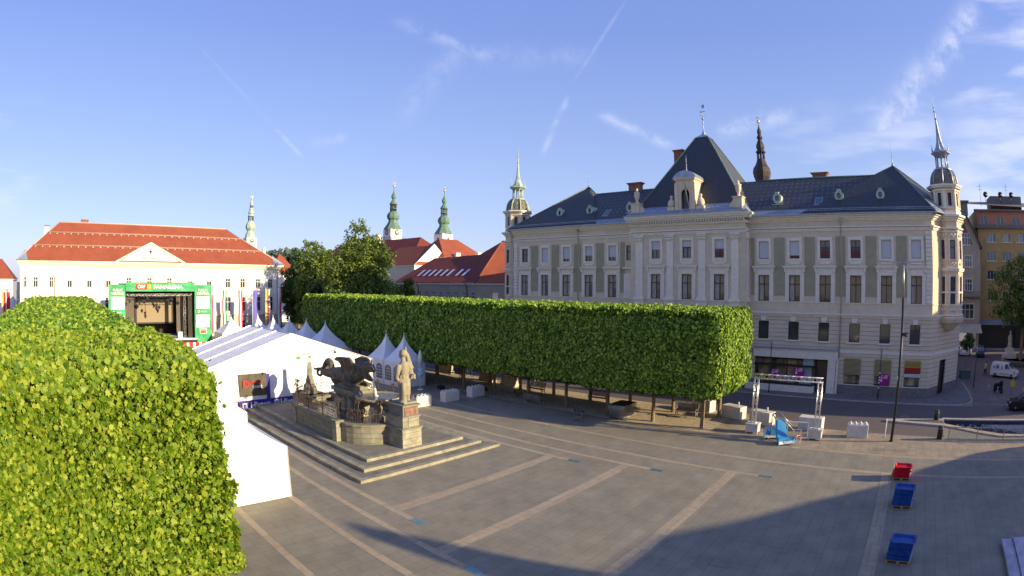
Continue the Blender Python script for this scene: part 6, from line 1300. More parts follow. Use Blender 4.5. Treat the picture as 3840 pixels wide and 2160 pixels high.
g.tube([(XB, tm_, tp_ + .05), (XF, tm_, tp_ + .05)], .05, 5)
for x in (XF + .01,):
    g.box(x - .01, x + .05, ty1 - .1, ty1 + .1, 0, tz); g.box(x - .01, x + .05, ty0 - .1, ty0 + .1, 0, tz); g.box(x, x + .03, 11.8, 28.1, 3.0, 3.04)
    for y in (14.95, 17.42, 20.2, 22.7, 25.4): g.box(x, x + .025, y - .03, y + .03, 0, 3.0)
g.build('frame', M['alu'], bt)
g = MB(); k = 30; xs = [XF - .0 + 0 for _ in range(k)]
vs = [(XF + .05 + .02 * math.sin(i * 1.3), ty1 - .12 + .12 - (ty1 - ty0) * i / k, z) for i in range(k + 1) for z in (tz - .45 + 0, tz)]
g.build('valance', M['tent'], bt) if False else None
g = MB(); g.box(XF + .02, XF + .06, ty1 - .6, ty1 + .06, tz - .5, tz + .02); g.box(XB, XF, ty1 + .05, ty1 + .08, tz - .45, tz); g.build('valance', M['tent'], bt)
# dark event banner and violet base banners on its front
g = MB(); k = 14
vs = [(XF + .09 + .05 * math.sin(i * 1.1 + z), 14.85 + .0 + 2.6 * i / k + (.16 * (1.2 - z / 3) if i == 0 else 0), z) for i in range(k + 1) for z in (1.28, 3.12)]
g.add(vs, [(2 * i, 2 * i + 2, 2 * i + 3, 2 * i + 1) for i in range(k)]); bn = g.build('banner', M['darkban'], bt); bn['label'] = 'dark grey event banner'
text('D', .78, M['red'], bn, T(XF + .17, 15.52, 2.28) @ FX, bold=.03); text('oberer', .42, M['red'], bn, T(XF + .17, 16.42, 2.40) @ FX); text('Event', .40, M['wprint'], bn, T(XF + .17, 16.55, 2.06) @ FX, bold=.01)
g = MB(); g.box(XF + .04, XF + .08, 14.75, 22.6, .02, .95); g.box(XF + .04, XF + .08, 17.45, 17.75, .95, 3.0); bn = g.build('banner', M['purple'], bt); bn['label'] = 'violet banner with white blackletter lettering'
for y in (16.75, 19.55): text('Hirter', .78, M['wprint'], bn, T(XF + .10, y, .50) @ FX, bold=.025, xs=.92)
def crest(y, z, par):
    g = MB(); F = Face((XF + .09, y - .25), (XF + .09, y + .25)); F.poly(g, [(.25, z - .34), (.46, z - .1), (.48, z + .3), (.02, z + .3), (.04, z - .1)], 0, .012, 0); F.poly(g, [(.25, z - .22), (.38, z - .05), (.38, z + .2), (.12, z + .2), (.12, z - .05)], .012, .02, 1); F.box(g, .23, .27, .02, .03, z - .12, z + .15, 0); F.box(g, .17, .33, .02, .03, z + .02, z + .06, 0); g.build('crest', [M['wprint'], M['purple']], par)
crest(18.3, .5, bn); crest(15.35, .45, bn)
text('bier\nwelt', .2, M['wprint'], bn, T(XF + .10, 17.55, .55) @ FX)
g = MB(); g.box(XF + .01, XF + .05, 20.35, 21.75, 3.98, 4.26, 0); bn = g.build('sign_panel', [M['wprint']], bt)
g = MB(); g.box(XF + .05, XF + .06, 20.36, 20.62, 3.99, 4.25, 0); g.box(XF + .05, XF + .06, 21.5, 21.68, 3.99, 4.25, 0); g.box(XF + .05, XF + .06, 20.62, 20.7, 3.99, 4.25, 1); g.box(XF + .05, XF + .06, 21.68, 21.75, 3.99, 4.25, 1); g.build('sign_stripe', [M['green'], M['red']], bn)
text('ZELTVERLEIH', .24, M['dprint'], bn, T(XF + .02, 21.05, 4.38) @ FX); text('DUO', .2, M['dprint'], bn, T(XF + .06, 21.05, 4.12) @ FX)
g = MB(); g.tube([(XF + .4, 14.2, 0), (XF + .25, 14.6, 1.9), (XF + .3, 15.0, 0)], .04, 5); g.tube([(XF + .35, 14.5, 1.0), (XF + .35, 14.8, 1.0)], .03, 5); g.box(XF + .2, XF + .5, 14.1, 14.7, .02, .35)
tag(g.build('wooden_trestle', M['pallet']), 'brown wooden trestle leaning in front of the violet banner', 'trestle')
def pagoda(name, label, cx, cy, w_, ez, pz, group, windows=False, rot=0.0, clear=()):
    o = thing(name, label, 'tent', (cx, cy, 0), 0, group); h = w_ / 2; g = MB(); n = 10
    vs = []; K = 6
    for j in range(n + 1):
        t = j / n; r = h * ((1 - t) ** 1.75) * .97 + h * .03 * (1 - t); z = ez + (pz - ez) * t
        for s_ in range(4):
            a = [(-1, -1), (1, -1), (1, 1), (-1, 1)][s_]; b = [(1, -1), (1, 1), (-1, 1), (-1, -1)][s_]
            for k in range(K):
                f = k / K; vs.append((cx + (a[0] + (b[0] - a[0]) * f) * r, cy + (a[1] + (b[1] - a[1]) * f) * r, z - .06 * math.sin(math.pi * f) * (1 - t)))
    m = 4 * K
    g.add(vs, [(j * m + i, j * m + (i + 1) % m, (j + 1) * m + (i + 1) % m, (j + 1) * m + i) for j in range(n) for i in range(m)], 0, False)
    g.ball((cx, cy, pz), .07, 5); g.build('roof', M['tent'], o)
    g = MB()
    for a, b in (((-h, -h), (h, -h)), ((h, -h), (h, h)), ((h, h), (-h, h)), ((-h, h), (-h, -h))):
        F = Face((cx + a[0], cy + a[1]), (cx + b[0], cy + b[1])); F.box(g, 0, F.L, -.02, .02, ez - .28, ez + .02)
    g.build('valance', M['tent'], o)
    wf_ = {'s': Face((cx - h, cy - h), (cx + h, cy - h)), 'e': Face((cx + h, cy - h), (cx + h, cy + h)), 'n': Face((cx + h, cy + h), (cx - h, cy + h)), 'w': Face((cx - h, cy + h), (cx - h, cy - h))}
    g = MB(); holes = {}
    for kf, F in wf_.items():
        hs = []
        if kf in clear: hs = [(F.L * .5 - 1.32, F.L * .5 - .18, .55, 1.75), (F.L * .5 + .18, F.L * .5 + 1.32, .55, 1.75)]
        holes[kf] = hs; F.wall(g, .02, ez - .2, hs, .03)
    g.build('wall', M['tent'], o)
    for kf in clear:
        F = wf_[kf]
        for h_ in holes[kf]:
            c = (h_[0] + h_[1]) / 2; wd = h_[1] - h_[0]; g = MB()
            for i in range(5): g.tube([F.P(h_[0] + wd * (i) / 4, .01, .55), F.P(h_[0] + wd * i / 4, .01, 1.75)], .022, 4, sm=False)
            for z in (.55, .85, 1.15, 1.45, 1.75): g.tube([F.P(h_[0], .01, z), F.P(h_[1], .01, z)], .022, 4, sm=False)
            ar_ = [F.P(c + wd / 2 * math.cos(math.pi * i / 8), .01, 1.75 + .42 * math.sin(math.pi * i / 8)) for i in range(9)]; g.tube(ar_, .03, 4)
            for i in (2, 4, 6): g.tube([F.P(c, .01, 1.75), ar_[i]], .02, 4)
            wn_ = g.build('window', M['wprint'], o); g = MB(); F.poly(g, [(h_[0], .55), (h_[1], .55)] + [(c + wd / 2 * math.cos(math.pi * i / 8), 1.75 + .42 * math.sin(math.pi * i / 8)) for i in range(9)], -.02, .004); g.build('pane', M['clear'], wn_)
    g = MB()
    for a in (-h, h):
        for b in (-h, h): g.box(cx + a - .03, cx + a + .03, cy + b - .03, cy + b + .03, 0, ez)
    g.build('frame', M['alu'], o)
    return o
GP = 'white pointed pagoda tents'
pagoda('pagoda_tent', 'white pointed tent with arched windows, right of the marquee and farther from the umbrella', -47.45, 34.05, 3.0, 2.55, 5.35, GP, clear=('s',))
pagoda('pagoda_tent', 'white pointed tent with arched windows standing right beside the folded umbrella', -44.4, 34.1, 3.05, 2.55, 5.35, GP, clear=('s',))
for i, (x, y, s_) in enumerate(((-59.6, 33.3, 'nearest of the five in a row behind the marquee roof'), (-64.3, 33.0, 'second of the five in a row behind the marquee roof'), (-68.8, 32.6, 'third of the five in a row behind the marquee roof'), (-72.9, 31.9, 'fourth of the five in a row, partly hidden by the marquee ridge'), (-77.2, 31.2, 'farthest of the five in a row, above the marquee ridge'))):
    pagoda('pagoda_tent', 'white pointed tent, ' + s_, x, y, 4.9, 2.55, 5.75, GP)
pagoda('pagoda_tent', 'white pointed tent alone beside the right tower of the green stage', -82.5, 28.6, 4.4, 2.7, 5.35, GP)
pagoda('pagoda_tent', 'blank white tent half hidden by the leafy block at the left, closest to the camera', -26.05, 8.15, 5.1, 2.62, 5.0, 'plain white tents beside the left block')
pagoda('pagoda_tent', 'blank white tent behind the closest one, between the leafy block and the marquee', -33.4, 8.9, 5.1, 2.7, 5.9, 'plain white tents beside the left block')
# folded parasol
o = thing('folded_parasol', 'tall folded parasol, white top and light blue skirt, beside the windowed tent', 'parasol', (-41.3, 33.7, 0))
g = MB(); g.tube([(-41.3, 33.7, 0), (-41.3, 33.7, 3.9)], .035, 6); g.lathe([(.3, 0), (.3, .06), (.06, .08)], -41.3, 33.7, 10); g.build('pole', M['wprint'], o)
g = MB(); n = 14; prf = [(.05, 3.95), (.13, 3.7), (.2, 3.3), (.17, 2.6)]
g.lathe(prf, -41.3, 33.7, n); g.build('canopy', M['tent'], o)
g = MB(); g.lathe([(.17, 2.6), (.14, 2.3), (.24, 2.05), (.30, 1.5), (.22, 1.25), (.1, 1.2)], -41.3, 33.7, 9, sm=False); g.build('canopy_skirt', mat('light_blue_fabric', (.42, .62, .85), n=.3, ns=6), o)
# ================= stage
sg = thing('stage', 'open air stage with green banners, black curtains and a blank screen before the town hall', 'stage', (-88, 17.3, 0))
g = MB(); g.box(-95, -85, 11.0, 23.5, 0, 1.55); g.box(-95, -84.9, 11.0, 23.5, 1.55, 1.75, 1); g.build('platform', [M['curt'], M['wprint']], sg)
def cloth(mb, y0, y1, z0, z1, x, amp=.05, n=24, m=8, mi=0):
    vs = [(x + amp * math.sin(i * 1.1 + j * .7) * .6 + amp * math.sin(j * 1.3 + i * .35) * .6, y0 + (y1 - y0) * i / n, z0 + (z1 - z0) * j / m) for i in range(n + 1) for j in range(m + 1)]
    mb.add(vs, [(i * (m + 1) + j, (i + 1) * (m + 1) + j, (i + 1) * (m + 1) + j + 1, i * (m + 1) + j + 1) for i in range(n) for j in range(m)], mi, True)
g = MB(); cloth(g, 11.37, 23.11, 8.94, 10.3, -85.0); hb_ = g.build('banner', M['green'], sg)
for i, (y0, y1, zb_) in enumerate(((8.46, 11.33, .3), (23.15, 26.1, .9))):
    g = MB(); cloth(g, y0, y1, zb_, 9.95, -85.1, .05, 8, 24); b = g.build('banner', M['green'], sg)
    yc_ = (y0 + y1) / 2 + (.1 if i == 0 else -.1)
    text('PUBLIC\nVIEWING', .52, M['wprint'], b, T(-84.92, yc_, 8.85) @ FX, bold=.02)
    g = MB(); g.box(-85.0, -84.93, yc_ - 1.15, yc_ + 1.15, 6.3, 8.15, 0); g.box(-85.0, -84.93, yc_ - 1.15, yc_ + 1.15, 3.4, 5.34, 0); g.box(-85, -84.93, yc_ - .6, yc_ + .6, 2.4, 3.25, 0)
    g.box(-84.93, -84.92, yc_ - .95, yc_ + .45, 7.05, 7.45, 1); g.box(-84.92, -84.915, yc_ - .9, yc_ + .40, 7.1, 7.4, 0); g.box(-84.93, -84.92, yc_ + .55, yc_ + 1.05, 7.08, 7.13, 1); g.box(-84.93, -84.92, yc_ + .55, yc_ + 1.05, 7.38, 7.43, 1)
    g.box(-84.93, -84.92, yc_ - .95, yc_ - .4, 4.75, 4.85, 3); g.box(-84.93, -84.92, yc_ - .2, yc_ + .6, 4.75, 4.82, 3)
    g.box(-84.93, -84.92, yc_ - .5, yc_ + .5, 2.5, 3.15, 2); g.box(-84.92, -84.91, yc_ - .5, yc_ + .5, 2.5, 2.8, 4)
    g.build('sponsor_panel', [M['wprint'], mat('ochre_print', (.62, .48, .25), n=0) if i == 0 else bpy.data.materials['ochre_print'], M['orange'], mat('grey_print', (.4, .4, .42), n=0) if i == 0 else bpy.data.materials['grey_print'], M['red']], b)
    text('oberer', .4, M['wprint'], b, T(-84.92, yc_ + .15, 5.85) @ FX, shear=.2); text('D', .6, M['wprint'], b, T(-84.92, yc_ - .75, 5.85) @ FX, shear=.2)
    text('KÄRNTEN', .3, mat('pale_ochre', (.6, .45, .2), n=0) if i == 0 else bpy.data.materials['pale_ochre'], b, T(-84.91, yc_ - .25, 7.25) @ FX)
g = MB(); g.box(-84.93, -84.88, 13.05, 15.62, 9.25, 10.02, 0); g.box(-84.925, -84.87, 14.95, 15.62, 9.25, 10.02, 1); lb = g.build('logo_box', [M['red'], M['orange']], hb_)
text('ORF', .68, M['wprint'], lb, T(-84.86, 14.02, 9.63) @ FX, bold=.03); text('K', .68, mat('yellow_print', (.85, .65, .05), n=0), lb, T(-84.86, 15.27, 9.63) @ FX, bold=.03)
text('FANARENA', .80, M['wprint'], hb_, T(-84.88, 18.55, 9.6) @ FX, bold=.03, xs=1.22)
g = MB(); g.box(-95, -94.9, 11.3, 23.3, 0, 9.8); g.box(-94.9, -85.3, 11.2, 11.3, 0, 9.8); g.box(-94.9, -85.3, 23.2, 23.3, 0, 9.8); g.box(-94.9, -85.3, 11.3, 23.2, 9.9, 10.1); g.build('back_curtain', M['curt'], sg)
g = MB(); g.box(-91.05, -91, 13.85, 21.2, 3.7, 7.85); g.build('screen_frame', M['black'], sg)
g = MB(); g.box(-91.0, -90.95, 14.15, 20.88, 3.93, 7.63); g.build('screen', M['screen'], sg)
for y0, y1, x, m_ in ((11.4, 13.2, -88, 'curtg'), (20.3, 21.0, -86.5, 'curtg'), (13.2, 13.5, -88.2, 'curt'), (22.2, 23.1, -86.0, 'curt'), (21.5, 22.1, -88, 'curt'), (21.1, 21.5, -89, 'curtg')):
    g = MB(); cloth(g, y0, y1, 1.75, 8.9, x, .06, 10, 2); g.build('side_curtain', M[m_], sg)
def truss(mb, p, q, w_=.3, r=.022, seg=.35, up=Vector((0, 0, 1))):
    p, q = Vector(p), Vector(q); d = (q - p).normalized(); L = (q - p).length; u = d.cross(up); u = u.normalized() if u.length > .1 else Vector((1, 0, 0)); v = u.cross(d).normalized(); h = w_ / 2
    cs = [u * h + v * h, u * h - v * h, -u * h - v * h, -u * h + v * h]
    for c in cs: mb.tube([p + c, q + c], r, 5)
    n = max(1, int(L / seg))
    for i in range(n):
        a, b = p + d * (L * i / n), p + d * (L * (i + 1) / n)
        for k in range(4):
            c1, c2 = cs[k], cs[(k + 1) % 4]
            if i % 2: c1, c2 = c2, c1
            mb.tube([a + c1, b + c2], r * .55, 4, cap=False, sm=False)
for (p, q) in (((-86, 11.6, 8.4), (-86, 22.9, 8.4)), ((-88.5, 11.6, 8.1), (-88.5, 22.9, 8.1)), ((-86.5, 21.75, 1.8), (-86.5, 21.75, 8.3))): g = MB(); truss(g, p, q, .35, .022, .5); g.build('lighting_truss', M['steel'], sg)
for k, (x, y, z) in enumerate(((-86.2, 12.2, 7.6), (-86.2, 13.9, 7.3), (-87, 14.7, 7.5), (-86.2, 15.3, 7.9), (-86.3, 16.2, 7.25), (-86.2, 16.8, 6.9), (-86.2, 16.85, 6.4), (-86.4, 18.8, 7.6), (-86.3, 19.1, 7.2), (-86.2, 19.4, 7.8), (-86.2, 20.6, 7.3), (-86.2, 22.6, 7.9), (-88, 15, 7.4), (-88, 18, 7.5))):
    g = MB(); g.box(x - .12, x + .12, y - .2, y + .2, z - .12, z + .12); g.tube([(x, y, z), (x + .15, y, z - .3)], .16, 8); g.tube([(x, y, z + .1), (x, y, 8.3)], .03, 4); g.build('spotlight', M['black'], sg)
g = MB(); g.box(-86, -85.3, 20.3, 21.0, 1.75, 2.75); g.build('monitor_stand', M['wprint'], sg)
g = MB()
for k in range(9): g.box(-84.9, -84.8, 21 + k * .55, 21.45 + k * .55, .35, 1.1, k % 2)
g.build('stage_skirt', [M['red'], M['wprint']], sg)
for i in range(6):
    bt0 = MB(); y = 24.2 + i * 1.6
    for k in range(9): bt0.tube([(-80, y + k * .18, .15), (-80, y + k * .18, 1.05)], .015, 4)
    bt0.tube([(-80, y, 1.05), (-80, y + 1.45, 1.05)], .025, 4); bt0.tube([(-80, y, .12), (-80, y + 1.45, .12)], .025, 4); bt0.box(-80.25, -79.75, y + .1, y + .16, 0, .05); bt0.box(-80.25, -79.75, y + 1.3, y + 1.36, 0, .05)
    tag(bt0.build('crowd_barrier', mat('violet_grey_metal', (.25, .22, .35), n=.1) if i == 0 else bpy.data.materials['violet_grey_metal']), 'crowd barrier in front of the stage, %s from the left' % ('first', 'second', 'third', 'fourth', 'fifth', 'sixth')[i], 'barrier', 'crowd barriers before the stage')
o = thing('kiosk', 'small red kiosk between the lone pointed tent and the marquee roof', 'kiosk', (-83, 33.0, 0)); g = MB(); g.box(-84, -82, 31.8, 34.0, 0, 2.6); g.build('body', M['red'], o); g = MB(); g.box(-84.2, -81.8, 31.6, 34.2, 2.6, 2.7); g.build('roof', M['wprint'], o); g = MB(); g.box(-81.99, -81.97, 33.0, 33.8, 1.9, 2.1); g.build('sign_panel', M['wprint'], o)
# hanging flags
fl = [(30.2, 8.3, (('fr1', (.65, .08, .2)), ('w', None)), 'narrow pale and magenta banner flag', 7.6), (32.45, 9.05, (('r', (.62, .04, .05)), ('w', None), ('g', (.03, .3, .13))), 'red, white and green banner flag', 9), (35.75, 9.05, (('r', (.62, .04, .05)), ('w', None), ('r', (.62, .04, .05))), 'red, white and red banner flag directly behind the red kiosk', 9), (38.75, 9.05, (('b', (.12, .12, .45)), ('b2', (.16, .14, .5))), 'violet blue banner flag', 9), (41.5, 9.15, (('y', (.85, .55, .05)), ('r', (.62, .04, .05)), ('w', None)), 'yellow, red and white banner flag', 9), (44.0, 9.5, (('w', None), ('g', (.5, .5, .45)), ('r', (.55, .01, .04))), 'broad white and dark red banner flag, farthest right', 9.3)]
FM = {}
for y, zt, cols, lb_, ln in fl:
    o = thing('banner_flag', lb_ + ' before the town hall', 'flag', (-97, y, 0), 0, 'tall banner flags before the town hall')
    g = MB(); g.tube([(-97, y - .62, 0), (-97, y - .62, zt + (2.6 if y == 44.0 else .3))], [.06, .04], 6); g.tube([(-97, y - .62, zt), (-97, y + .6, zt)], .025, 5); g.build('pole', M['wprint'] if y != 44.0 else M['black'], o)
    g = MB(); n = len(cols); k = 12; mm = []
    for c in cols:
        key = c[1] or 'w'
        if key not in FM: FM[key] = mat('flag_cloth', c[1], n=.08) if c[1] else M['wprint']
        mm.append(FM[key])
    for i in range(n):
        y0_, y1_ = y - .55 + .85 * i / n, y - .55 + .85 * (i + 1) / n
        vs = [(-97 + .09 * math.sin(j * .8 + yy_ * 2) + .05, yy_ + .06 * math.sin(j * .9 + y), zt - .1 - (ln - .6) * j / k) for j in range(k + 1) for yy_ in (y0_, y1_)]
        g.add(vs, [(2 * j, 2 * j + 2, 2 * j + 3, 2 * j + 1) for j in range(k)], i, True)
    g.build('cloth', mm, o)
for i, (y, s_) in enumerate(((-17.6, 'yellow and red banner flag'), (-16.2, 'dark red banner flag'))):
    o = thing('banner_flag', s_ + ' in front of the small yellow house at the left edge', 'flag', (-140, y, 0), 0, 'flags at the left edge'); g = MB(); g.tube([(-140, y, 0), (-140, y, 8.2)], .07, 6); g.build('pole', M['wprint'], o)
    g = MB(); g.box(-140, -139.96, y + .1, y + .5, 1.2, 7.8, 0); g.box(-140, -139.96, y + .5, y + 1.2, 1.2, 7.8, 1); g.build('cloth', [FM[(.85, .55, .05)] if i == 0 else FM[(.55, .01, .04)], M['red']], o)
o = thing('street_lamp', 'slim dark lamp post rising behind the leafy block before the town hall windows', 'street lamp', (-72, -.8, 0)); g = MB(); g.tube([(-72, -.8, 0), (-72, -.8, 10.75)], [.09, .05], 6); g.build('pole', M['rust'], o)
g = MB(); g.box(-72.2, -71.8, -.9, -.1, 10.7, 10.82); g.build('lamp_head', M['black'], o)
# ================= concrete blocks
def block(name, label, cx, cy, rz, L=1.6, W=.8, H=.8, studs='round', group='white concrete blocks round the square', post=False):
    o = thing(name, label, 'concrete block', (cx, cy, .012), rz, group, world=False); g = MB(); g.bev(-L / 2, L / 2, -W / 2, W / 2, 0, H, .025); g.build('block', M['conc'], o)
    g = MB()
    if studs == 'round':
        for i in range(4):
            for j in range(2): x, y = -L / 2 + L * (i + .5) / 4, -W / 2 + W * (j + .5) / 2; g.lathe([(.13, H - .001), (.12, H + .05), (.08, H + .10), (0, H + .11)], x, y, 10)
        g.build('stud', M['conc'], o)
    if post: g = MB(); g.lathe([(.07, H - .01), (.07, H + .32), (.05, H + .35), (0, H + .35)], L * .22, 0, 8); g.build('lifting_post', M['conc'], o)
    return o
block('concrete_block', 'white studded concrete block directly right of the truss gate, standing free on the warm paving', -2.38, 39.65, R(10), H=.95)
for i, (x, y, s_) in enumerate(((-35.6, 29.15, 'white studded concrete block partly hidden by the club bearer statue'), (-35.62, 32.45, 'white studded concrete block, middle of the three in the tree shade'), (-35.55, 35.65, 'white studded concrete block nearest the tree terrace, last of the three in the shade'))):
    block('concrete_block', s_, x, y, R(88), H=.92, L=1.62, W=.78)
for x, y, rz_, s_, p_ in ((-10.3, 41.0, R(-18), 'smooth white concrete block with a lifting post, behind the left leg of the truss gate', True), (-6.2, 40.6, R(-5), 'smooth white concrete block seen through the basketball backboard', False), (-13.0, 41.9, R(-18), 'smooth white concrete block with a lifting post right of the last tree trunk', True), (-16.15, 43.1, R(-14), 'smooth white concrete block half hidden under the east end of the clipped trees', False)):
    block('concrete_block', s_, x, y, rz_, L=1.9, W=.95, H=.98, studs='none', post=p_)
def jersey(label, cx, cy, rz):
    o = thing('jersey_barrier', label, 'barrier', (cx, cy, .012), rz, 'pale road barriers under the trees', world=False); g = MB()
    g.ext([(-.36, 0), (.36, 0), (.34, .1), (.15, .42), (.09, 1.0), (-.09, 1.0), (-.15, .42), (-.34, .1)], 'X', -1.1, 1.1); g.build('barrier_body', M['concw'], o)
    g = MB(); g.box(-.8, -.5, -.365, -.3, 0, .09); g.box(.5, .8, -.365, -.3, 0, .09); g.build('foot_slot', M['plinth'], o)
jersey('pale concrete road barrier with sunlit end face under the trees', -36.95, 42.0, R(-4)); jersey('pale concrete road barrier in the shade, left of the sunlit one', -40.4, 42.3, R(-4))
jersey('pale concrete road barrier in deep shade farthest left under the trees', -47.5, 42.8, R(-4))
# benches
def bench_mesh(slat, iron):
    o = thing('park_bench', '', 'bench', (0, 0, 0), 0, None, world=False); g = MB()
    for k in range(5): g.box(-.92, .92, -.26 + k * .105, -.18 + k * .105, .42 + .006 * abs(k - 2), .455 + .006 * abs(k - 2))
    g.build('seat', M[slat], o); g = MB()
    for k in range(6): y = .29 + k * .035; g.box(-.92, .92, y, y + .03, .52 + k * .085, .585 + k * .085)
    g.build('backrest', M[slat], o)
    for s_ in (-1, 1):
        g = MB(); x = s_ * .88
        limb(g, [(x, -.3, .0), (x, -.22, .2), (x, -.27, .42)], [.035, .03, .03], 6, 3); limb(g, [(x, .42, .0), (x, .26, .22), (x, .28, .45), (x, .46, .95), (x, .52, 1.05)], [.035, .03, .03, .03, .03], 6, 3)
        limb(g, [(x, -.27, .42), (x, -.33, .62), (x, -.1, .68), (x, .3, .64)], [.03, .03, .03, .025], 6, 3); limb(g, [(x, -.22, .2), (x, .02, .3), (x, .26, .22)], [.025, .03, .025], 6, 3); g.ball((x, -.31, .62), .05, 5)
        g.box(x - .025, x + .025, -.27, .3, .38, .42); g.build('side_frame', M[iron], o)
    return o
bp = bench_mesh('bench', 'iron'); GB = 'park benches under the clipped trees'
BN = [(-29.3, 36.55, R(178), 'grey slatted bench in full shade, nearest the terrace edge, pale back slats catching light'), (-33.45, 38.1, R(172), 'grey slatted bench in shade left of the nearest shaded one'), (-32.5, 40.75, R(0), 'bench seen from behind with sunlit white cast iron ends, near the sunlit barrier'), (-25.4, 40.85, R(4), 'dark bench seen from the front left of the stack of barriers, its left end lit'), (-16.5, 40.1, R(2), 'dark bench standing between the last two tree trunks in sunlight'), (-23.3, 34.8, R(115), 'bench in shade standing crosswise on the dark paving, its cast iron end facing the camera'), (-44.5, 41.5, R(0), 'dim bench far left under the trees behind the windowed tents')]
for i, (x, y, a, s_) in enumerate(BN): put(bp, i, (x, y, .012), a, s_, GB)
# stack of crowd barriers
o = thing('barrier_stack', 'dense stack of galvanised crowd barriers beside a tree trunk', 'barrier stack', (-20.9, 37.3, .012), R(0), None, world=False)
for k in range(13):
    g = MB(); x = -.72 + k * .115; L = 2.1; y0 = -1.0
    g.tube([(x, y0, .15), (x, y0, 1.05), (x, y0 + .08, 1.12), (x, y0 + L - .08, 1.12), (x, y0 + L, 1.05), (x, y0 + L, .15), (x, y0, .15)], .022, 5)
    for j in range(14): yy_ = y0 + .15 + j * .14; g.tube([(x, yy_, .16), (x, yy_, 1.1)], .011, 4, cap=False, sm=False)
    g.box(x - .3, x + .3, y0 + .12, y0 + .16, 0, .05) if k % 3 == 0 else None
    g.build('crowd_barrier', M['steel'], o)
g = MB(); g.box(-.7, .72, -.9, 1.0, 1.13, 1.15); g.build('cover_sheet', M['black'], o)
# truss gate
o = thing('truss_gate', 'rectangular aluminium truss gate on two white ballast boxes', 'truss gate', (-7.8, 38.0, 0))
for x in (-10.2, -5.4): g = MB(); truss(g, (x, 38.0, .75), (x, 38.0, 4.1), .3, .03, .3); g.build('upright_truss', M['alu'], o)
g = MB(); truss(g, (-10.36, 38, 4.16), (-5.22, 38, 4.16), .3, .03, .3); g.build('top_truss', M['alu'], o)
for x in (-10.2, -5.4):
    g = MB(); g.box(x - .46, x + .46, 37.62, 38.4, .12, .72); g.box(x - .5, x + .5, 37.58, 38.44, .66, .74)
    for a in (-.42, .42):
        for b in (37.64, 38.36): g.box(x + a - .04, x + a + .04, b - .04, b + .04, 0, .14)
    g.box(x - .22, x + .22, 37.8, 38.2, .74, .8); g.build('ballast_box', M['conc'], o)
# basketball hoop
o = thing('basketball_hoop', 'folded mobile basketball hoop with blue padding and clear backboard', 'basketball hoop', (-7.6, 36.6, 0))
g = MB(); g.add([(-7.55, 35.35, .06), (-6.6, 36.15, .06), (-6.6, 36.5, .06), (-7.8, 35.9, .06), (-7.55, 35.35, .42), (-6.6, 36.15, .42), (-6.7, 36.55, .5), (-7.75, 35.95, .5)], [(0, 3, 2, 1), (4, 5, 6, 7), (0, 1, 5, 4), (1, 2, 6, 5), (2, 3, 7, 6), (3, 0, 4, 7)])
g.build('front_padding', M['blue'], o)
g = MB(); g.add([(-7.5, 35.33, .1), (-6.62, 36.07, .1), (-6.62, 36.07, .3), (-7.5, 35.33, .3)], [(0, 1, 2, 3)]); g.build('lettering_strip', M['wprint'], o)
g = MB(); g.add([(-8.0, 36.35, 1.55), (-7.55, 36.6, 1.5), (-7.0, 36.15, .32), (-7.75, 35.75, .3), (-8.15, 36.45, 1.5), (-7.7, 36.8, 1.4), (-7.05, 36.4, .2), (-7.9, 35.95, .2)], [(0, 3, 2, 1), (4, 5, 6, 7), (0, 1, 5, 4), (1, 2, 6, 5), (2, 3, 7, 6), (3, 0, 4, 7)]); g.build('column_padding', M['blue'], o)
g = MB(); g.add([(-8.9, 36.5, .3), (-7.95, 36.9, .3), (-8.3, 37.6, .3), (-9.2, 37.2, .3), (-8.75, 36.65, .72), (-8.05, 36.95, .72), (-8.35, 37.5, .75), (-9.05, 37.2, .75)], [(0, 3, 2, 1), (4, 5, 6, 7), (0, 1, 5, 4), (1, 2, 6, 5), (2, 3, 7, 6), (3, 0, 4, 7)]); g.build('rear_counterweight', M['blue'], o)
g = MB(); g.add([(-8.88, 36.46, .16), (-7.93, 36.86, .16), (-7.93, 36.86, .3), (-8.88, 36.46, .3)], [(0, 1, 2, 3)]); g.build('white_stripe', M['wprint'], o)
g = MB()
for p in (((-8.9, 36.4, .1), (-7.4, 35.7, .1)), ((-8.2, 37.3, .1), (-6.8, 36.5, .1)), ((-8.9, 36.4, .1), (-8.2, 37.3, .1)), ((-8.5, 36.7, .3), (-8.45, 36.6, 1.85)), ((-8.45, 36.6, 1.85), (-7.9, 36.3, 1.3)), ((-8.35, 36.7, 1.9), (-6.9, 36.9, .8)), ((-8.1, 36.5, 2.0), (-6.75, 36.7, .75)), ((-8.4, 36.6, 1.88), (-7.95, 36.5, 2.05)), ((-7.95, 36.5, 2.05), (-7.0, 36.8, 1.1)), ((-7.2, 35.9, .35), (-6.3, 36.5, .6))): g.tube(p, .045, 6)
g.build('steel_arm', M['steel'], o)
wl = MB()
for x, y in ((-8.7, 36.45), (-7.95, 36.95), (-7.5, 35.8), (-6.95, 36.4)): wl.lathe([(0, -.04), (.1, -.04), (.1, .04), (0, .04)], 0, 0, 10); wl.xf(T(x, y, .1) @ Matrix.Rotation(R(90), 4, 'X'), len(wl.v) - 40)
wl.build('castor', M['tyre'], o)
BF_ = Face((-7.22, 36.2), (-5.72, 36.45)); zb0, zt0 = .42, 1.55
g = MB(); BF_.box(g, .04, BF_.L - .04, -.02, 0, zb0 + .04, zt0 - .04); g.build('backboard', M['acryl'], o)
g = MB(); BF_.box(g, 0, BF_.L, -.03, .02, zt0 - .07, zt0); BF_.box(g, 0, .07, -.03, .02, zb0, zt0); BF_.box(g, BF_.L - .07, BF_.L, -.03, .02, zb0, zt0); BF_.box(g, .07, BF_.L - .07, -.03, .02, zb0, zb0 + .07)
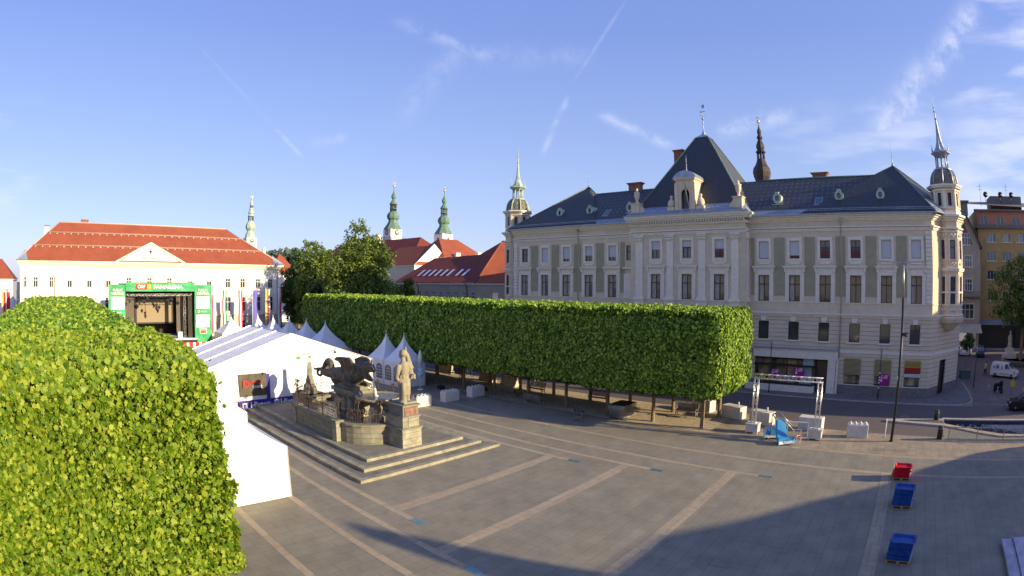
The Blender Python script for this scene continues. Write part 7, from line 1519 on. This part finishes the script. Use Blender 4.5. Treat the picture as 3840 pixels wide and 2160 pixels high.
for q in ((.47, 1.05, .98, 1.03), (.47, .53, .52, .98), (.99, 1.05, .52, .98), (.53, .99, .52, .56)): BF_.box(g, q[0], q[1], -.005, .012, q[2], q[3])
g.build('backboard_frame', M['wprint'], o)
cx, cy, cz = -6.28, 35.98, .58
g = MB(); g.tube([(cx + .225 * math.cos(a), cy + .225 * math.sin(a), cz) for a in [2 * math.pi * i / 20 for i in range(21)]], .015, 6); g.box(cx - .12, cx + .12, cy + .2, cy + .36, cz - .06, cz + .02); g.build('rim', M['hoop'], o)
g = MB()
for i in range(12):
    a = 2 * math.pi * i / 12
    for s_ in (-1, 1): g.tube([(cx + (.22 - .09 * k / 4) * math.cos(a + s_ * .26 * k), cy + (.22 - .09 * k / 4) * math.sin(a + s_ * .26 * k), cz - .1 * k) for k in range(5)], .009, 3, cap=False, sm=False)
g.build('net', M['net'], o)
# tall square lamp with camera
o = thing('street_lamp', 'tall dark green lamp pole with two flat arms and a small camera on the square', 'street lamp', (.4, 39.05, 0))
g = MB(); g.tube([(.4, 39.05, 0), (.4, 39.05, 9.8)], [.11, .095], 12); g.lathe([(.2, 0), (.2, .03), (.12, .05)], .4, 39.05, 12); g.build('pole', M['pole'], o)
g = MB(); g.tube([(.4, 39.05, 9.8), (.4, 39.05, 12.2)], [.09, .08], 12); g.build('pole_top', M['steel'], o)
for s_ in (-1, 1):
    g = MB(); x0, x1 = .4, .4 + s_ * 1.95
    g.add([(x0, 39.0, 12.12), (x0, 39.1, 12.12), (x1, 39.2, 12.26), (x1, 38.9, 12.26), (x0, 39.0, 12.2), (x0, 39.1, 12.2), (x1, 39.2, 12.3), (x1, 38.9, 12.3), ], [(0, 1, 2, 3), (7, 6, 5, 4), (0, 3, 7, 4), (1, 5, 6, 2), (3, 2, 6, 7)]); g.build('lamp_arm', M['steel'], o)
g = MB(); g.box(.38, .85, 38.92, 39.08, 7.35, 7.5); g.tube([(.55, 38.9, 7.42), (.78, 38.82, 7.32)], .1, 8); g.build('camera_unit', M['black'], o)
g = MB(); g.box(.28, .33, 38.9, 39.0, 4.3, 4.6); g.build('sticker', M['wprint'], o)
# smaller posts
for i, (x, y, h_, s_, lamp) in enumerate(((-12.94, 53.3, 4.6, 'dark lantern post on the pavement before the left end of the shop', True), (-1.5, 53.9, 4.3, 'dark lantern post with stickers before the shop window with magenta disc', True), (10.4, 62.3, 3.7, 'slim lantern post at the corner of the side street', True))):
    o = thing('lantern_post', s_, 'street lamp', (x, y, .1), 0, 'slim lantern posts on the pavement', world=False); g = MB(); g.tube([(0, 0, 0), (0, 0, h_)], [.06, .045], 8); g.build('pole', M['pole'], o)
    g = MB(); g.lathe([(.04, h_), (.12, h_ + .1), (.15, h_ + .5), (.06, h_ + .65), (0, h_ + .7)], 0, 0, 8, sm=False); g.build('lantern', M['steel'], o)
    if i == 1:
        g = MB(); [g.box(-.055, .055, -.075, -.06, z, z + .14) for z in (1.0, 1.5, 1.75, 2.0, 2.4)]; g.build('sticker', M['wprint'], o)
o = thing('marker_post', 'short thin white marker post left of the tall lamp pole', 'post', (-.16, 40.08, 0)); g = MB(); g.tube([(-.16, 40.08, 0), (-.16, 40.08, 1.35)], .035, 8); g.build('post', M['wprint'], o)
g = MB(); g.lathe([(.1, 0), (.1, .03), (.04, .04)], -.16, 40.08, 8); g.build('foot', M['steel'], o)
for x, y, s_ in ((4.42, 45.9, 'round dark stone pillar at the far side of the ramp mouth'), (4.42, 40.45, 'round dark stone pillar at the near side of the ramp mouth beside the fence')):
    o = thing('stone_pillar', s_, 'pillar', (x, y, 0), 0, 'two round pillars at the ramp'); g = MB(); g.lathe([(.24, 0), (.24, .88), (.21, .93), (0, .94)], x, y, 16); g.build('shaft', mat('dark_pillar_stone', (.05, .045, .03), n=.2) if y > 44 else bpy.data.materials['dark_pillar_stone'], o)
    g = MB(); g.lathe([(.245, .74), (.252, .77), (.245, .8)], x, y, 16); g.build('groove_ring', M['plinth'], o)
# railing along the ramp
o = thing('ramp_fence', 'low steel bar fence along the near side of the sunken ramp', 'fence', (5.1, 40.35, 0))
g = MB()
for k in range(250): x = 5.1 + k * .12; g.box(x - .009, x + .009, 40.345, 40.36, .08, .88)
b = g.build('fence_bars', M['steel'], o); b['kind'] = 'stuff'
g = MB(); g.box(5.05, 36, 40.32, 40.38, .88, .93); g.box(5.05, 36, 40.33, 40.37, .05, .09); g.build('fence_rail', M['steel'], o)
for k in range(12): g = MB(); x = 5.2 + k * 2.5; g.box(x - .03, x + .03, 40.37, 40.43, 0, .9); g.build('fence_post', M['steel'], o)
g = MB(); g.box(5.0, 36, 40.25, 40.45, .0, .06); g.build('fence_plinth', M['kerb'], o)
o = thing('guide_rail', 'thin white rail running over the shaded road towards the dark car', 'rail', (5.7, 50.9, 0)); g = MB(); g.tube([(5.7, 51.0, .55), (30, 50.2, .55)], .02, 5); g.ball((5.7, 51, .57), .06, 5); g.build('rail_bar', M['steel'], o)
g = MB(); [g.tube([(x, 51.0 - (x - 5.7) * .033, 0), (x, 51.0 - (x - 5.7) * .033, .55)], .015, 4) for x in (5.7, 12, 18, 24, 30)]; g.build('rail_post', M['steel'], o)
# pallets with shrink wrapped seats
def pallet(mb, L=1.2, W=.8):
    for y in (-W / 2 + .05, 0, W / 2 - .05):
        for x in (-L / 2 + .07, 0, L / 2 - .07): mb.box(x - .07, x + .07, y - .05, y + .05, .022, .1)
        mb.box(-L / 2, L / 2, y - .05, y + .05, 0, .022)
    for k in range(5): y = -W / 2 + .07 + k * (W - .14) / 4; mb.box(-L / 2, L / 2, y - .06, y + .06, .122, .144)
    for x in (-L / 2 + .07, 0, L / 2 - .07): mb.box(x - .07, x + .07, -W / 2, W / 2, .1, .122)
def stackp(label, x, y, rz_, mtl, n, hh, lab_cat='pallet', seed=1):
    o = thing('loaded_pallet', label, 'pallet load', (x, y, .008), rz_, 'pallets with stacked plastic goods', world=False); g = MB(); pallet(g, 1.22, .98); g.build('pallet', M['pallet'], o); rr = random.Random(seed); z = .15
    for k in range(n):
        g = MB(); dx, dy = rr.uniform(-.05, .05), rr.uniform(-.04, .04); a, b = .57, .45; r = .13
        P = []
        for (cx_, cy_, a0_) in ((a - r, b - r, 0), (-a + r, b - r, 90), (-a + r, -b + r, 180), (a - r, -b + r, 270)):
            for t in range(5): an = R(a0_ + t * 22.5); P.append((dx + cx_ + r * math.cos(an), dy + cy_ + r * math.sin(an)))
        Q = [(px * .93, py * .93) for px, py in P]; n_ = len(P); zz = z
        vs = [(px, py, zz + rr.uniform(-.008, .008)) for px, py in Q] + [(px, py, zz + hh * .8) for px, py in P] + [(px, py, zz + hh) for px, py in P] + [(px * .86, py * .86, zz + hh * .98) for px, py in P] + [(px * .8, py * .8, zz + hh * .45) for px, py in P]
        fs = [tuple(range(n_ - 1, -1, -1))]
        for s_ in range(4): fs += [(s_ * n_ + i, s_ * n_ + (i + 1) % n_, (s_ + 1) * n_ + (i + 1) % n_, (s_ + 1) * n_ + i) for i in range(n_)]
        fs.append(tuple(4 * n_ + i for i in range(n_))); g.add(vs, fs); g.build('stacked_shell', M[mtl], o); z += hh
    g = MB(); zt = z
    for s_, t_ in ((1, 1), (1, -1), (-1, 1)): x_, y_ = s_ * .55, t_ * .43; g.add([(x_ - .07 * s_, y_ + .03 * t_, .16), (x_ + .03 * s_, y_ - .07 * t_, .16), (x_ + .035 * s_, y_ - .06 * t_, zt), (x_ - .06 * s_, y_ + .035 * t_, zt)], [(0, 1, 2, 3)])
    g.build('plastic_wrap', M['film'], o)
    return o
stackp('pallet stacked with bright red plastic shells, farthest of the row', 1.35, 31.15, R(3), 'redt', 4, .155, seed=2)
stackp('tall pallet of blue plastic shells directly before the red one', 1.55, 26.85, R(-2), 'bluet', 5, .175, seed=3)
stackp('pallet of blue plastic shells with milky wrap, second blue one from the red', 1.70, 20.85, R(-4), 'bluet', 5, .16, seed=4)
o = thing('loaded_pallet', 'nearly empty pallet with two blue shells and red strap at the bottom edge', 'pallet load', (1.95, 18.5, .008), R(-6), 'pallets with stacked plastic goods', world=False)
g = MB(); pallet(g, 1.25, 1.0); g.build('pallet', M['pallet'], o)
for q in ((-.45, -.1), (-.05, .15)): g = MB(); g.lathe([(.3, .15), (.34, .22), (.3, .26), (.24, .24), (0, .2)], q[0], q[1], 14); g.build('stacked_shell', M['bluet'], o)
g = MB(); g.box(-.5, -.25, .3, .42, .15, .22); g.build('strap', M['redt'], o)
# stack of long boards at the right bottom edge
o = thing('board_stack', 'pale metal stage boards lying in the shade at the bottom right edge', 'boards', (7.6, 20.8, 0), 0, None, world=False)
for k, (x0, x1, z) in enumerate(((-.5, .1, .2), (.16, 1.1, .26), (1.16, 2.4, .26))):
    g = MB(); g.box(x0, x1, -3.4, 1.85, z - .09, z); g.box(x0, x0 + .05, -3.4, 1.85, z, z + .03); g.box(x1 - .05, x1, -3.4, 1.85, z, z + .03); g.build('board', mat('dull_aluminium', (.42, .38, .44), rough=.5, metal=.3, n=.15, ns=2) if k == 0 else bpy.data.materials['dull_aluminium'], o)
g = MB(); [g.box(-.5, 2.4, y, y + .1, 0, .11) for y in (-3, -.8, 1.5)]; g.build('bearer', M['pallet'], o)
# ================= vehicles
def wheel(par, x, y, r=.31, w_=.2):
    g = MB(); g.lathe([(r * .62, -w_ / 2), (r, -w_ / 2 + .02), (r, w_ / 2 - .02), (r * .62, w_ / 2)], 0, 0, 20); g.xf(T(x, y, r) @ Matrix.Rotation(R(90), 4, 'X')); o = g.build('wheel', M['tyre'], par, world=False)
    g = MB(); g.lathe([(r * .62, -w_ / 2 + .01), (r * .2, -w_ / 2 - .0), (0, -w_ / 2 - .01)], 0, 0, 10, sm=False); g.lathe([(0, w_ / 2 + .01), (r * .2, w_ / 2), (r * .62, w_ / 2 - .01)], 0, 0, 10, sm=False); g.xf(T(x, y, r) @ Matrix.Rotation(R(90), 4, 'X')); g.build('rim', M['alu'], o, world=False)
def car(name, label, cat, x, y, rz_, prof, roof, W, paint, wx=(-1.3, 1.3), lampy=.62, group=None, side_glass=None, z=.012):
    """prof: lower body outline (x, z); roof: glasshouse outline; the car points to +X"""
    o = thing(name, label, cat, (x, y, z), rz_, group, world=False); h = W / 2
    def shell(pf, tum, z_in):
        g = MB(); n = len(pf); zmin = min(p[1] for p in pf); zmax = max(p[1] for p in pf); rows = []
        for f, inset in ((-1, .12), (-.96, .03), (-.8, 0), (.8, 0), (.96, .03), (1, .12)):
            rows.append([(px * (1 - inset * .12) if True else px, f * (h - tum * (pz - z_in) / max(.1, zmax - z_in) if pz > z_in else h), pz - (inset * .25 if pz > (zmin + zmax) / 2 else 0)) for px, pz in pf])
        vs = [p for r_ in rows for p in r_]; m = len(rows)
        fs = [tuple(range(n)), tuple((m - 1) * n + i for i in range(n - 1, -1, -1))] + [(j * n + i, (j + 1) * n + i, (j + 1) * n + (i + 1) % n, j * n + (i + 1) % n) for j in range(m - 1) for i in range(n)]
        g.add(vs, fs, 0, False); return g
    g = shell(prof, .04, .8); b = g.build('body', M[paint], o, world=False)
    g = shell(roof, .18, roof[0][1]); g.build('cabin', M[paint], o, world=False)
    # glazing slightly proud of the cabin
    g = MB(); (xr0, zr0), (xr1, zr1), (xf1, zf1), (xf0, zf0) = roof[0], roof[1], roof[-2], roof[-1]
    zt = max(p[1] for p in roof)
    def yy_(z_): return h - .18 * (z_ - zr0) / (zt - zr0)
    sg_ = side_glass or [(xr0 + .35, xr1 + .25, xf1 - .15, xf0 - .45)]
    for (a, b_, c, d) in sg_:
        for s_ in (-1, 1):
            z1, z2 = zr0 + .06, zt - .14
            g.add([(a, s_ * (yy_(z1) + .012), z1), (d, s_ * (yy_(z1) + .012), z1), (c, s_ * (yy_(z2) + .012), z2), (b_, s_ * (yy_(z2) + .012), z2)], [(0, 1, 2, 3) if s_ < 0 else (3, 2, 1, 0)])
    d = Vector((xf0 - xf1, 0, zf0 - zf1)).normalized(); nn = Vector((-d.z, 0, d.x)) * -1
    if nn.x < 0: nn = -nn
    for (t0, t1, xa, za, xb, zb, nv) in ((.1, .9, xf1, zf1, xf0, zf0, nn), (.12, .85, xr1, zr1, xr0, zr0, Vector((-1, 0, .3)))):
        p0 = Vector((xa + (xb - xa) * t0, 0, za + (zb - za) * t0)) + nv * .018; p1 = Vector((xa + (xb - xa) * t1, 0, za + (zb - za) * t1)) + nv * .018
        y0_, y1_ = yy_(p0.z) - .12, yy_(p1.z) - .1
        g.add([(p0.x, -y0_, p0.z), (p0.x, y0_, p0.z), (p1.x, y1_, p1.z), (p1.x, -y1_, p1.z)], [(0, 1, 2, 3)])
    g.build('window', M['glass'], o, world=False)
    for a in wx:
        for s_ in (-1, 1):
            wheel(o, a, s_ * (h - .09))
            g = MB(); g.lathe([(.385, -.02), (.385, .02)], 0, 0, 20, sm=False); g.lathe([(.385, .012), (0, .012)], 0, 0, 20, sm=False); g.xf(T(a, s_ * (h - .0), .33) @ Matrix.Rotation(R(90), 4, 'X')); g.build('wheel_arch', M['tyre'], o, world=False) if False else None
    xf = max(p[0] for p in prof); xb = min(p[0] for p in prof)
    for s_ in (-1, 1):
        g = MB(); g.ball((xf - .16, s_ * (h - .24), .68), .13, 6, sc=(.9, 1.3, .75)); g.build('headlight', M['lamp'], o, world=False)
        g = MB(); g.box(xb - .005, xb + .05, s_ * (h - .2) - .07, s_ * (h - .2) + .07, .75, 1.05); g.build('tail_light', M['red'], o, world=False)
        g = MB(); g.ball((xf0 - .35, s_ * (h + .07), zr0 + .1), .1, 5, sc=(.7, 1.1, .8)); g.build('mirror', M[paint], o, world=False)
        g = MB(); g.box(-.6, 1.0, s_ * h - .006, s_ * h + .012, .5, .56); g.build('door_trim', M['tyre'], o, world=False)
    g = MB(); g.box(xf - .12, xf + .01, -.45, .45, .32, .52); g.build('grille', M['tyre'], o, world=False)
    g = MB(); g.box(xf + .0, xf + .02, -.26, .26, .38, .48); g.build('number_plate', M['wprint'], o, world=False)
    return o
vp = [(-2.15, .28), (2.1, .28), (2.2, .45), (2.2, .72), (2.05, .9), (1.35, 1.08), (-2.15, 1.08), (-2.2, .6)]
vr = [(-2.15, 1.06), (-2.05, 1.72), (-1.9, 1.84), (.2, 1.84), (.55, 1.76), (1.42, 1.06)]
v = car('delivery_van', 'white panel delivery van with pictures on its side parked in the side street', 'van', 16.6, 71.0, R(-27), vp, vr, 1.8, 'carw', wx=(-1.35, 1.35), side_glass=[(.15, .2, .5, 1.2)])
g = MB(); g.box(-1.3, -.75, -.92, -.905, 1.12, 1.55); g.box(-1.75, -1.45, -.92, -.905, 1.15, 1.45); g.box(-.4, -.2, -.92, -.905, 1.05, 1.5); g.build('side_picture', mat('lilac_print', (.25, .22, .38), n=.4, ns=8), v, world=False)
cp = [(-2.2, .25), (2.1, .25), (2.22, .5), (2.15, .72), (1.9, .85), (1.1, .98), (-2.1, .98), (-2.25, .6)]
crf = [(-2.0, .96), (-1.75, 1.35), (-1.5, 1.52), (.0, 1.52), (.3, 1.46), (1.15, .96)]
car('parked_car', 'black car entering the road at the right edge, only its front half in view', 'car', 15.1, 51.25, R(176), cp, crf, 1.82, 'cark', wx=(-1.35, 1.38))
car('parked_car', 'small dark blue van parked far down the side street under the tree', 'car', 16.3, 93.3, R(80), vp, vr, 1.75, 'carb', wx=(-1.3, 1.3))
car('parked_car', 'white and dark car half hidden by the round potted tree', 'car', 13.6, 95.0, R(75), cp, crf, 1.75, 'carw', wx=(-1.3, 1.3))
car('parked_car', 'pale car at the far left of the side street, mostly hidden by the palace corner', 'car', 11.6, 95.5, R(75), cp, crf, 1.75, 'carw', wx=(-1.3, 1.3))
# scooter with cover
o = thing('covered_scooter', 'scooter under a black cover standing on the side street corner', 'scooter', (13.4, 60.1, .012), R(-60), None, world=False)
g = MB(); limb(g, [(-.75, 0, .55), (-.5, 0, .72), (0, 0, .78), (.35, 0, .9), (.6, 0, 1.15), (.75, 0, .8)], [.16, .27, .29, .27, .22, .1], 10); limb(g, [(.55, -.32, 1.2), (.6, 0, 1.12), (.55, .32, 1.2)], [.08, .16, .08], 8); g.box(-.7, .7, -.2, .2, .25, .75); g.build('cover', mat('black_cover_cloth', (.02, .025, .03), rough=.5, n=.3, ns=5), o, world=False)
for x in (-.65, .72): wheel(o, x, 0, .27, .1)
# person
def person(label, x, y, z, rz_):
    o = thing('person', label, 'person', (x, y, z), rz_, None, world=False); g = MB()
    limb(g, [(0, 0, .92), (0, 0, 1.12), (0, 0, 1.38), (0, 0, 1.48)], [.15, .14, .17, .08], 12)
    for s_, st_ in ((-1, .16), (1, -.14)):
        limb(g, [(0, s_ * .09, .95), (st_ * .5, s_ * .1, .52), (st_, s_ * .1, .08)], [.095, .065, .045], 8); limb(g, [(st_ - .04, s_ * .1, .05), (st_ + .15, s_ * .1, .04)], [.05, .035], 6)
        limb(g, [(0, s_ * .18, 1.4), (-st_ * .4, s_ * .24, 1.14), (-st_ * .2 + .1, s_ * .23, .9)], [.055, .042, .03], 7)
        for c in range(4): limb(g, [(-st_ * .2 + .11, s_ * .23 + (c - 1.5) * .018, .88), (-st_ * .2 + .13, s_ * .23 + (c - 1.5) * .02, .80 + .008 * abs(c - 1))], [.011, .007], 5, 2)
        limb(g, [(-st_ * .2 + .12, s_ * .2, .88), (-st_ * .2 + .16, s_ * .19, .84)], [.011, .008], 5, 2)
    limb(g, [(0, 0, 1.46), (.01, 0, 1.56)], [.055, .055], 8); g.ball((.01, 0, 1.65), .105, 10, sc=(1, .85, 1.2)); g.ball((.11, 0, 1.64), .02, 4); b = g.build('body', M['skin'], o, world=False)
    md_ = b.modifiers.new('blend', 'REMESH'); md_.mode = 'VOXEL'; md_.voxel_size = .012; md_.use_smooth_shade = True
    g = MB(); g.ball((-.015, 0, 1.69), .112, 8, sc=(1, .9, 1.0)); g.build('hair', M['trous'], o, world=False)
    g = MB(); limb(g, [(0, 0, .88), (0, 0, 1.1), (0, 0, 1.36), (0, 0, 1.46)], [.185, .165, .195, .1], 12)
    for s_, st_ in ((-1, .16), (1, -.14)): limb(g, [(0, s_ * .17, 1.4), (-st_ * .2, s_ * .23, 1.24)], [.08, .07], 8)
    g.build('shirt', M['hivis'], o, world=False)
    g = MB()
    for s_, st_ in ((-1, .16), (1, -.14)): limb(g, [(0, s_ * .09, .98), (st_ * .5, s_ * .1, .52), (st_, s_ * .1, .1)], [.12, .088, .07], 9)
    g.build('trousers', M['trous'], o, world=False)
person('person in a yellow green shirt and dark trousers walking behind the white van', 13.7, 72.3, .012, R(200))
# traffic signs
o = thing('traffic_sign', 'steel post with two round yellow signs at the road corner by the dark car', 'sign', (14.9, 58.2, .012)); g = MB(); g.tube([(14.9, 58.2, 0), (14.9, 58.2, 2.65)], .035, 6); g.build('pole', M['steel'], o)
for z, r in ((2.35, .2), (1.25, .33)): g = MB(); g.lathe([(r, 0), (r, .03), (0, .03)], 0, 0, 20, sm=False); g.xf(T(14.9, 58.15, z) @ Matrix.Rotation(R(90), 4, 'X')); g.build('sign_plate', M['tyl'], o)
for x, y, s_ in ((11.85, 58.8, 'leftmost, near the covered scooter'), (12.9, 58.0, 'right before the covered scooter'), (16.2, 57.2, 'just right of the yellow signs'), (17.4, 57.6, 'farthest right of the yellow signs')):
    o = thing('bollard', 'thin steel post with ball cap, ' + s_, 'bollard', (x, y, .012), 0, 'thin bollards along the side street corner', world=False); g = MB(); g.tube([(0, 0, 0), (0, 0, .85)], .03, 6); g.build('post', M['steel'], o, world=False); g = MB(); g.ball((0, 0, .9), .06, 6); g.build('cap', M['wprint'], o, world=False)
# monument fountain in the side street
o = thing('monument', 'pale stone figure on a tall pedestal above a round basin behind the van', 'monument', (20.9, 86.9, .012)); cx, cy = 20.9, 86.9
g = MB(); g.box(cx - 1.2, cx + 1.2, cy - 1.2, cy + 1.2, 0, 1.25); g.box(cx - .75, cx + .75, cy - .75, cy + .75, 1.25, 2.0); g.lathe([(.55, 2.0), (.6, 2.1), (.45, 2.2)], cx, cy, 10); g.build('pedestal', M['conc'], o)
g = MB(); g.lathe([(.5, 2.2), (.42, 2.7), (.36, 3.3), (.3, 3.8), (.22, 4.05), (.12, 4.15)], cx, cy, 12); g.ball((cx, cy, 4.38), .2, 8); limb(g, [(cx - .3, cy, 3.8), (cx - .4, cy - .2, 3.3), (cx - .1, cy - .35, 3.2)], [.12, .1, .07], 7); g.build('figure', M['conc'], o)
g = MB(); g.lathe([(3.2, 0), (3.3, .6), (3.4, .8), (3.1, .8), (3.0, .55)], cx + 1.4, cy - 3.4, 24); g.build('basin', M['plinth'], o)
g = MB(); g.lathe([(3.0, .6), (0, .6)], cx + 1.4, cy - 3.4, 24, sm=False); g.build('water_surface', M['water'], o)
# bicycles in the shade under the trees
def bike(label, x, y, rz_):
    o = thing('bicycle', label, 'bicycle', (x, y, .012), rz_, 'bicycles parked under the trees', world=False)
    for a in (-.52, .52): g = MB(); g.tube([(a + .33 * math.cos(t), 0, .34 + .33 * math.sin(t)) for t in [2 * math.pi * i / 18 for i in range(19)]], .018, 5); [g.tube([(a, 0, .34), (a + .33 * math.cos(t), 0, .34 + .33 * math.sin(t))], .004, 3) for t in [math.pi * i / 5 for i in range(10)]]; g.build('wheel', M['tyre'], o, world=False)
    g = MB(); [g.tube(q, .018, 5) for q in (((-.52, 0, .34), (-.1, 0, .32)), ((-.1, 0, .32), (-.25, 0, .85)), ((-.25, 0, .8), (.32, 0, .85)), ((-.1, 0, .32), (.34, 0, .78)), ((-.52, 0, .34), (-.22, 0, .75)), ((.52, 0, .34), (.32, 0, .95)))]; g.build('frame', M['steel'], o, world=False)
    g = MB(); g.box(-.38, -.12, -.06, .06, .87, .92); g.build('saddle', M['tyre'], o, world=False); g = MB(); g.tube([(.25, -.28, 1.0), (.34, 0, .97), (.25, .28, 1.0)], .016, 5); g.build('handlebar', M['steel'], o, world=False)
bike('bicycle beside a tree trunk right of the sunlit barrier', -34.4, 43.3, R(80)); bike('bicycle in deep shade left of the barriers', -44.0, 43.0, R(10)); bike('bicycle in deep shade between the two barriers', -38.7, 43.3, R(15))
for x, y, s_ in ((-51, 41.5, 'left of'), (-48.4, 38.9, 'below')):
    tag(MB().bev(x - .5, x + .5, y - .4, y + .4, 0, .7, .05).build('storage_box', M['black']), 'black box in deep shade %s the dim far bench' % s_, 'box')
tag(MB().bev(-37.3, -36.6, 37.8, 38.4, .01, .35, .05).build('ballast_bag', M['black']), 'dark bag on the terrace edge behind the last studded block', 'bag')
tag(MB().bev(-40.7, -40.1, 35.3, 35.9, 0, .35, .06).build('ballast_bag', M['black']), 'dark bag beside the folded parasol', 'bag')
g = MB(); g.ball((-33.0, 19.2, 5.62), .1, 6, sc=(1.6, .8, .9)); g.ball((-33.15, 19.2, 5.72), .055, 5); g.add([(-32.88, 19.2, 5.62), (-32.68, 19.17, 5.66), (-32.68, 19.23, 5.66)], [(0, 1, 2)]); tag(g.build('pigeon', M['plinth']), 'pigeon perched on the top of the dragon wing', 'bird')
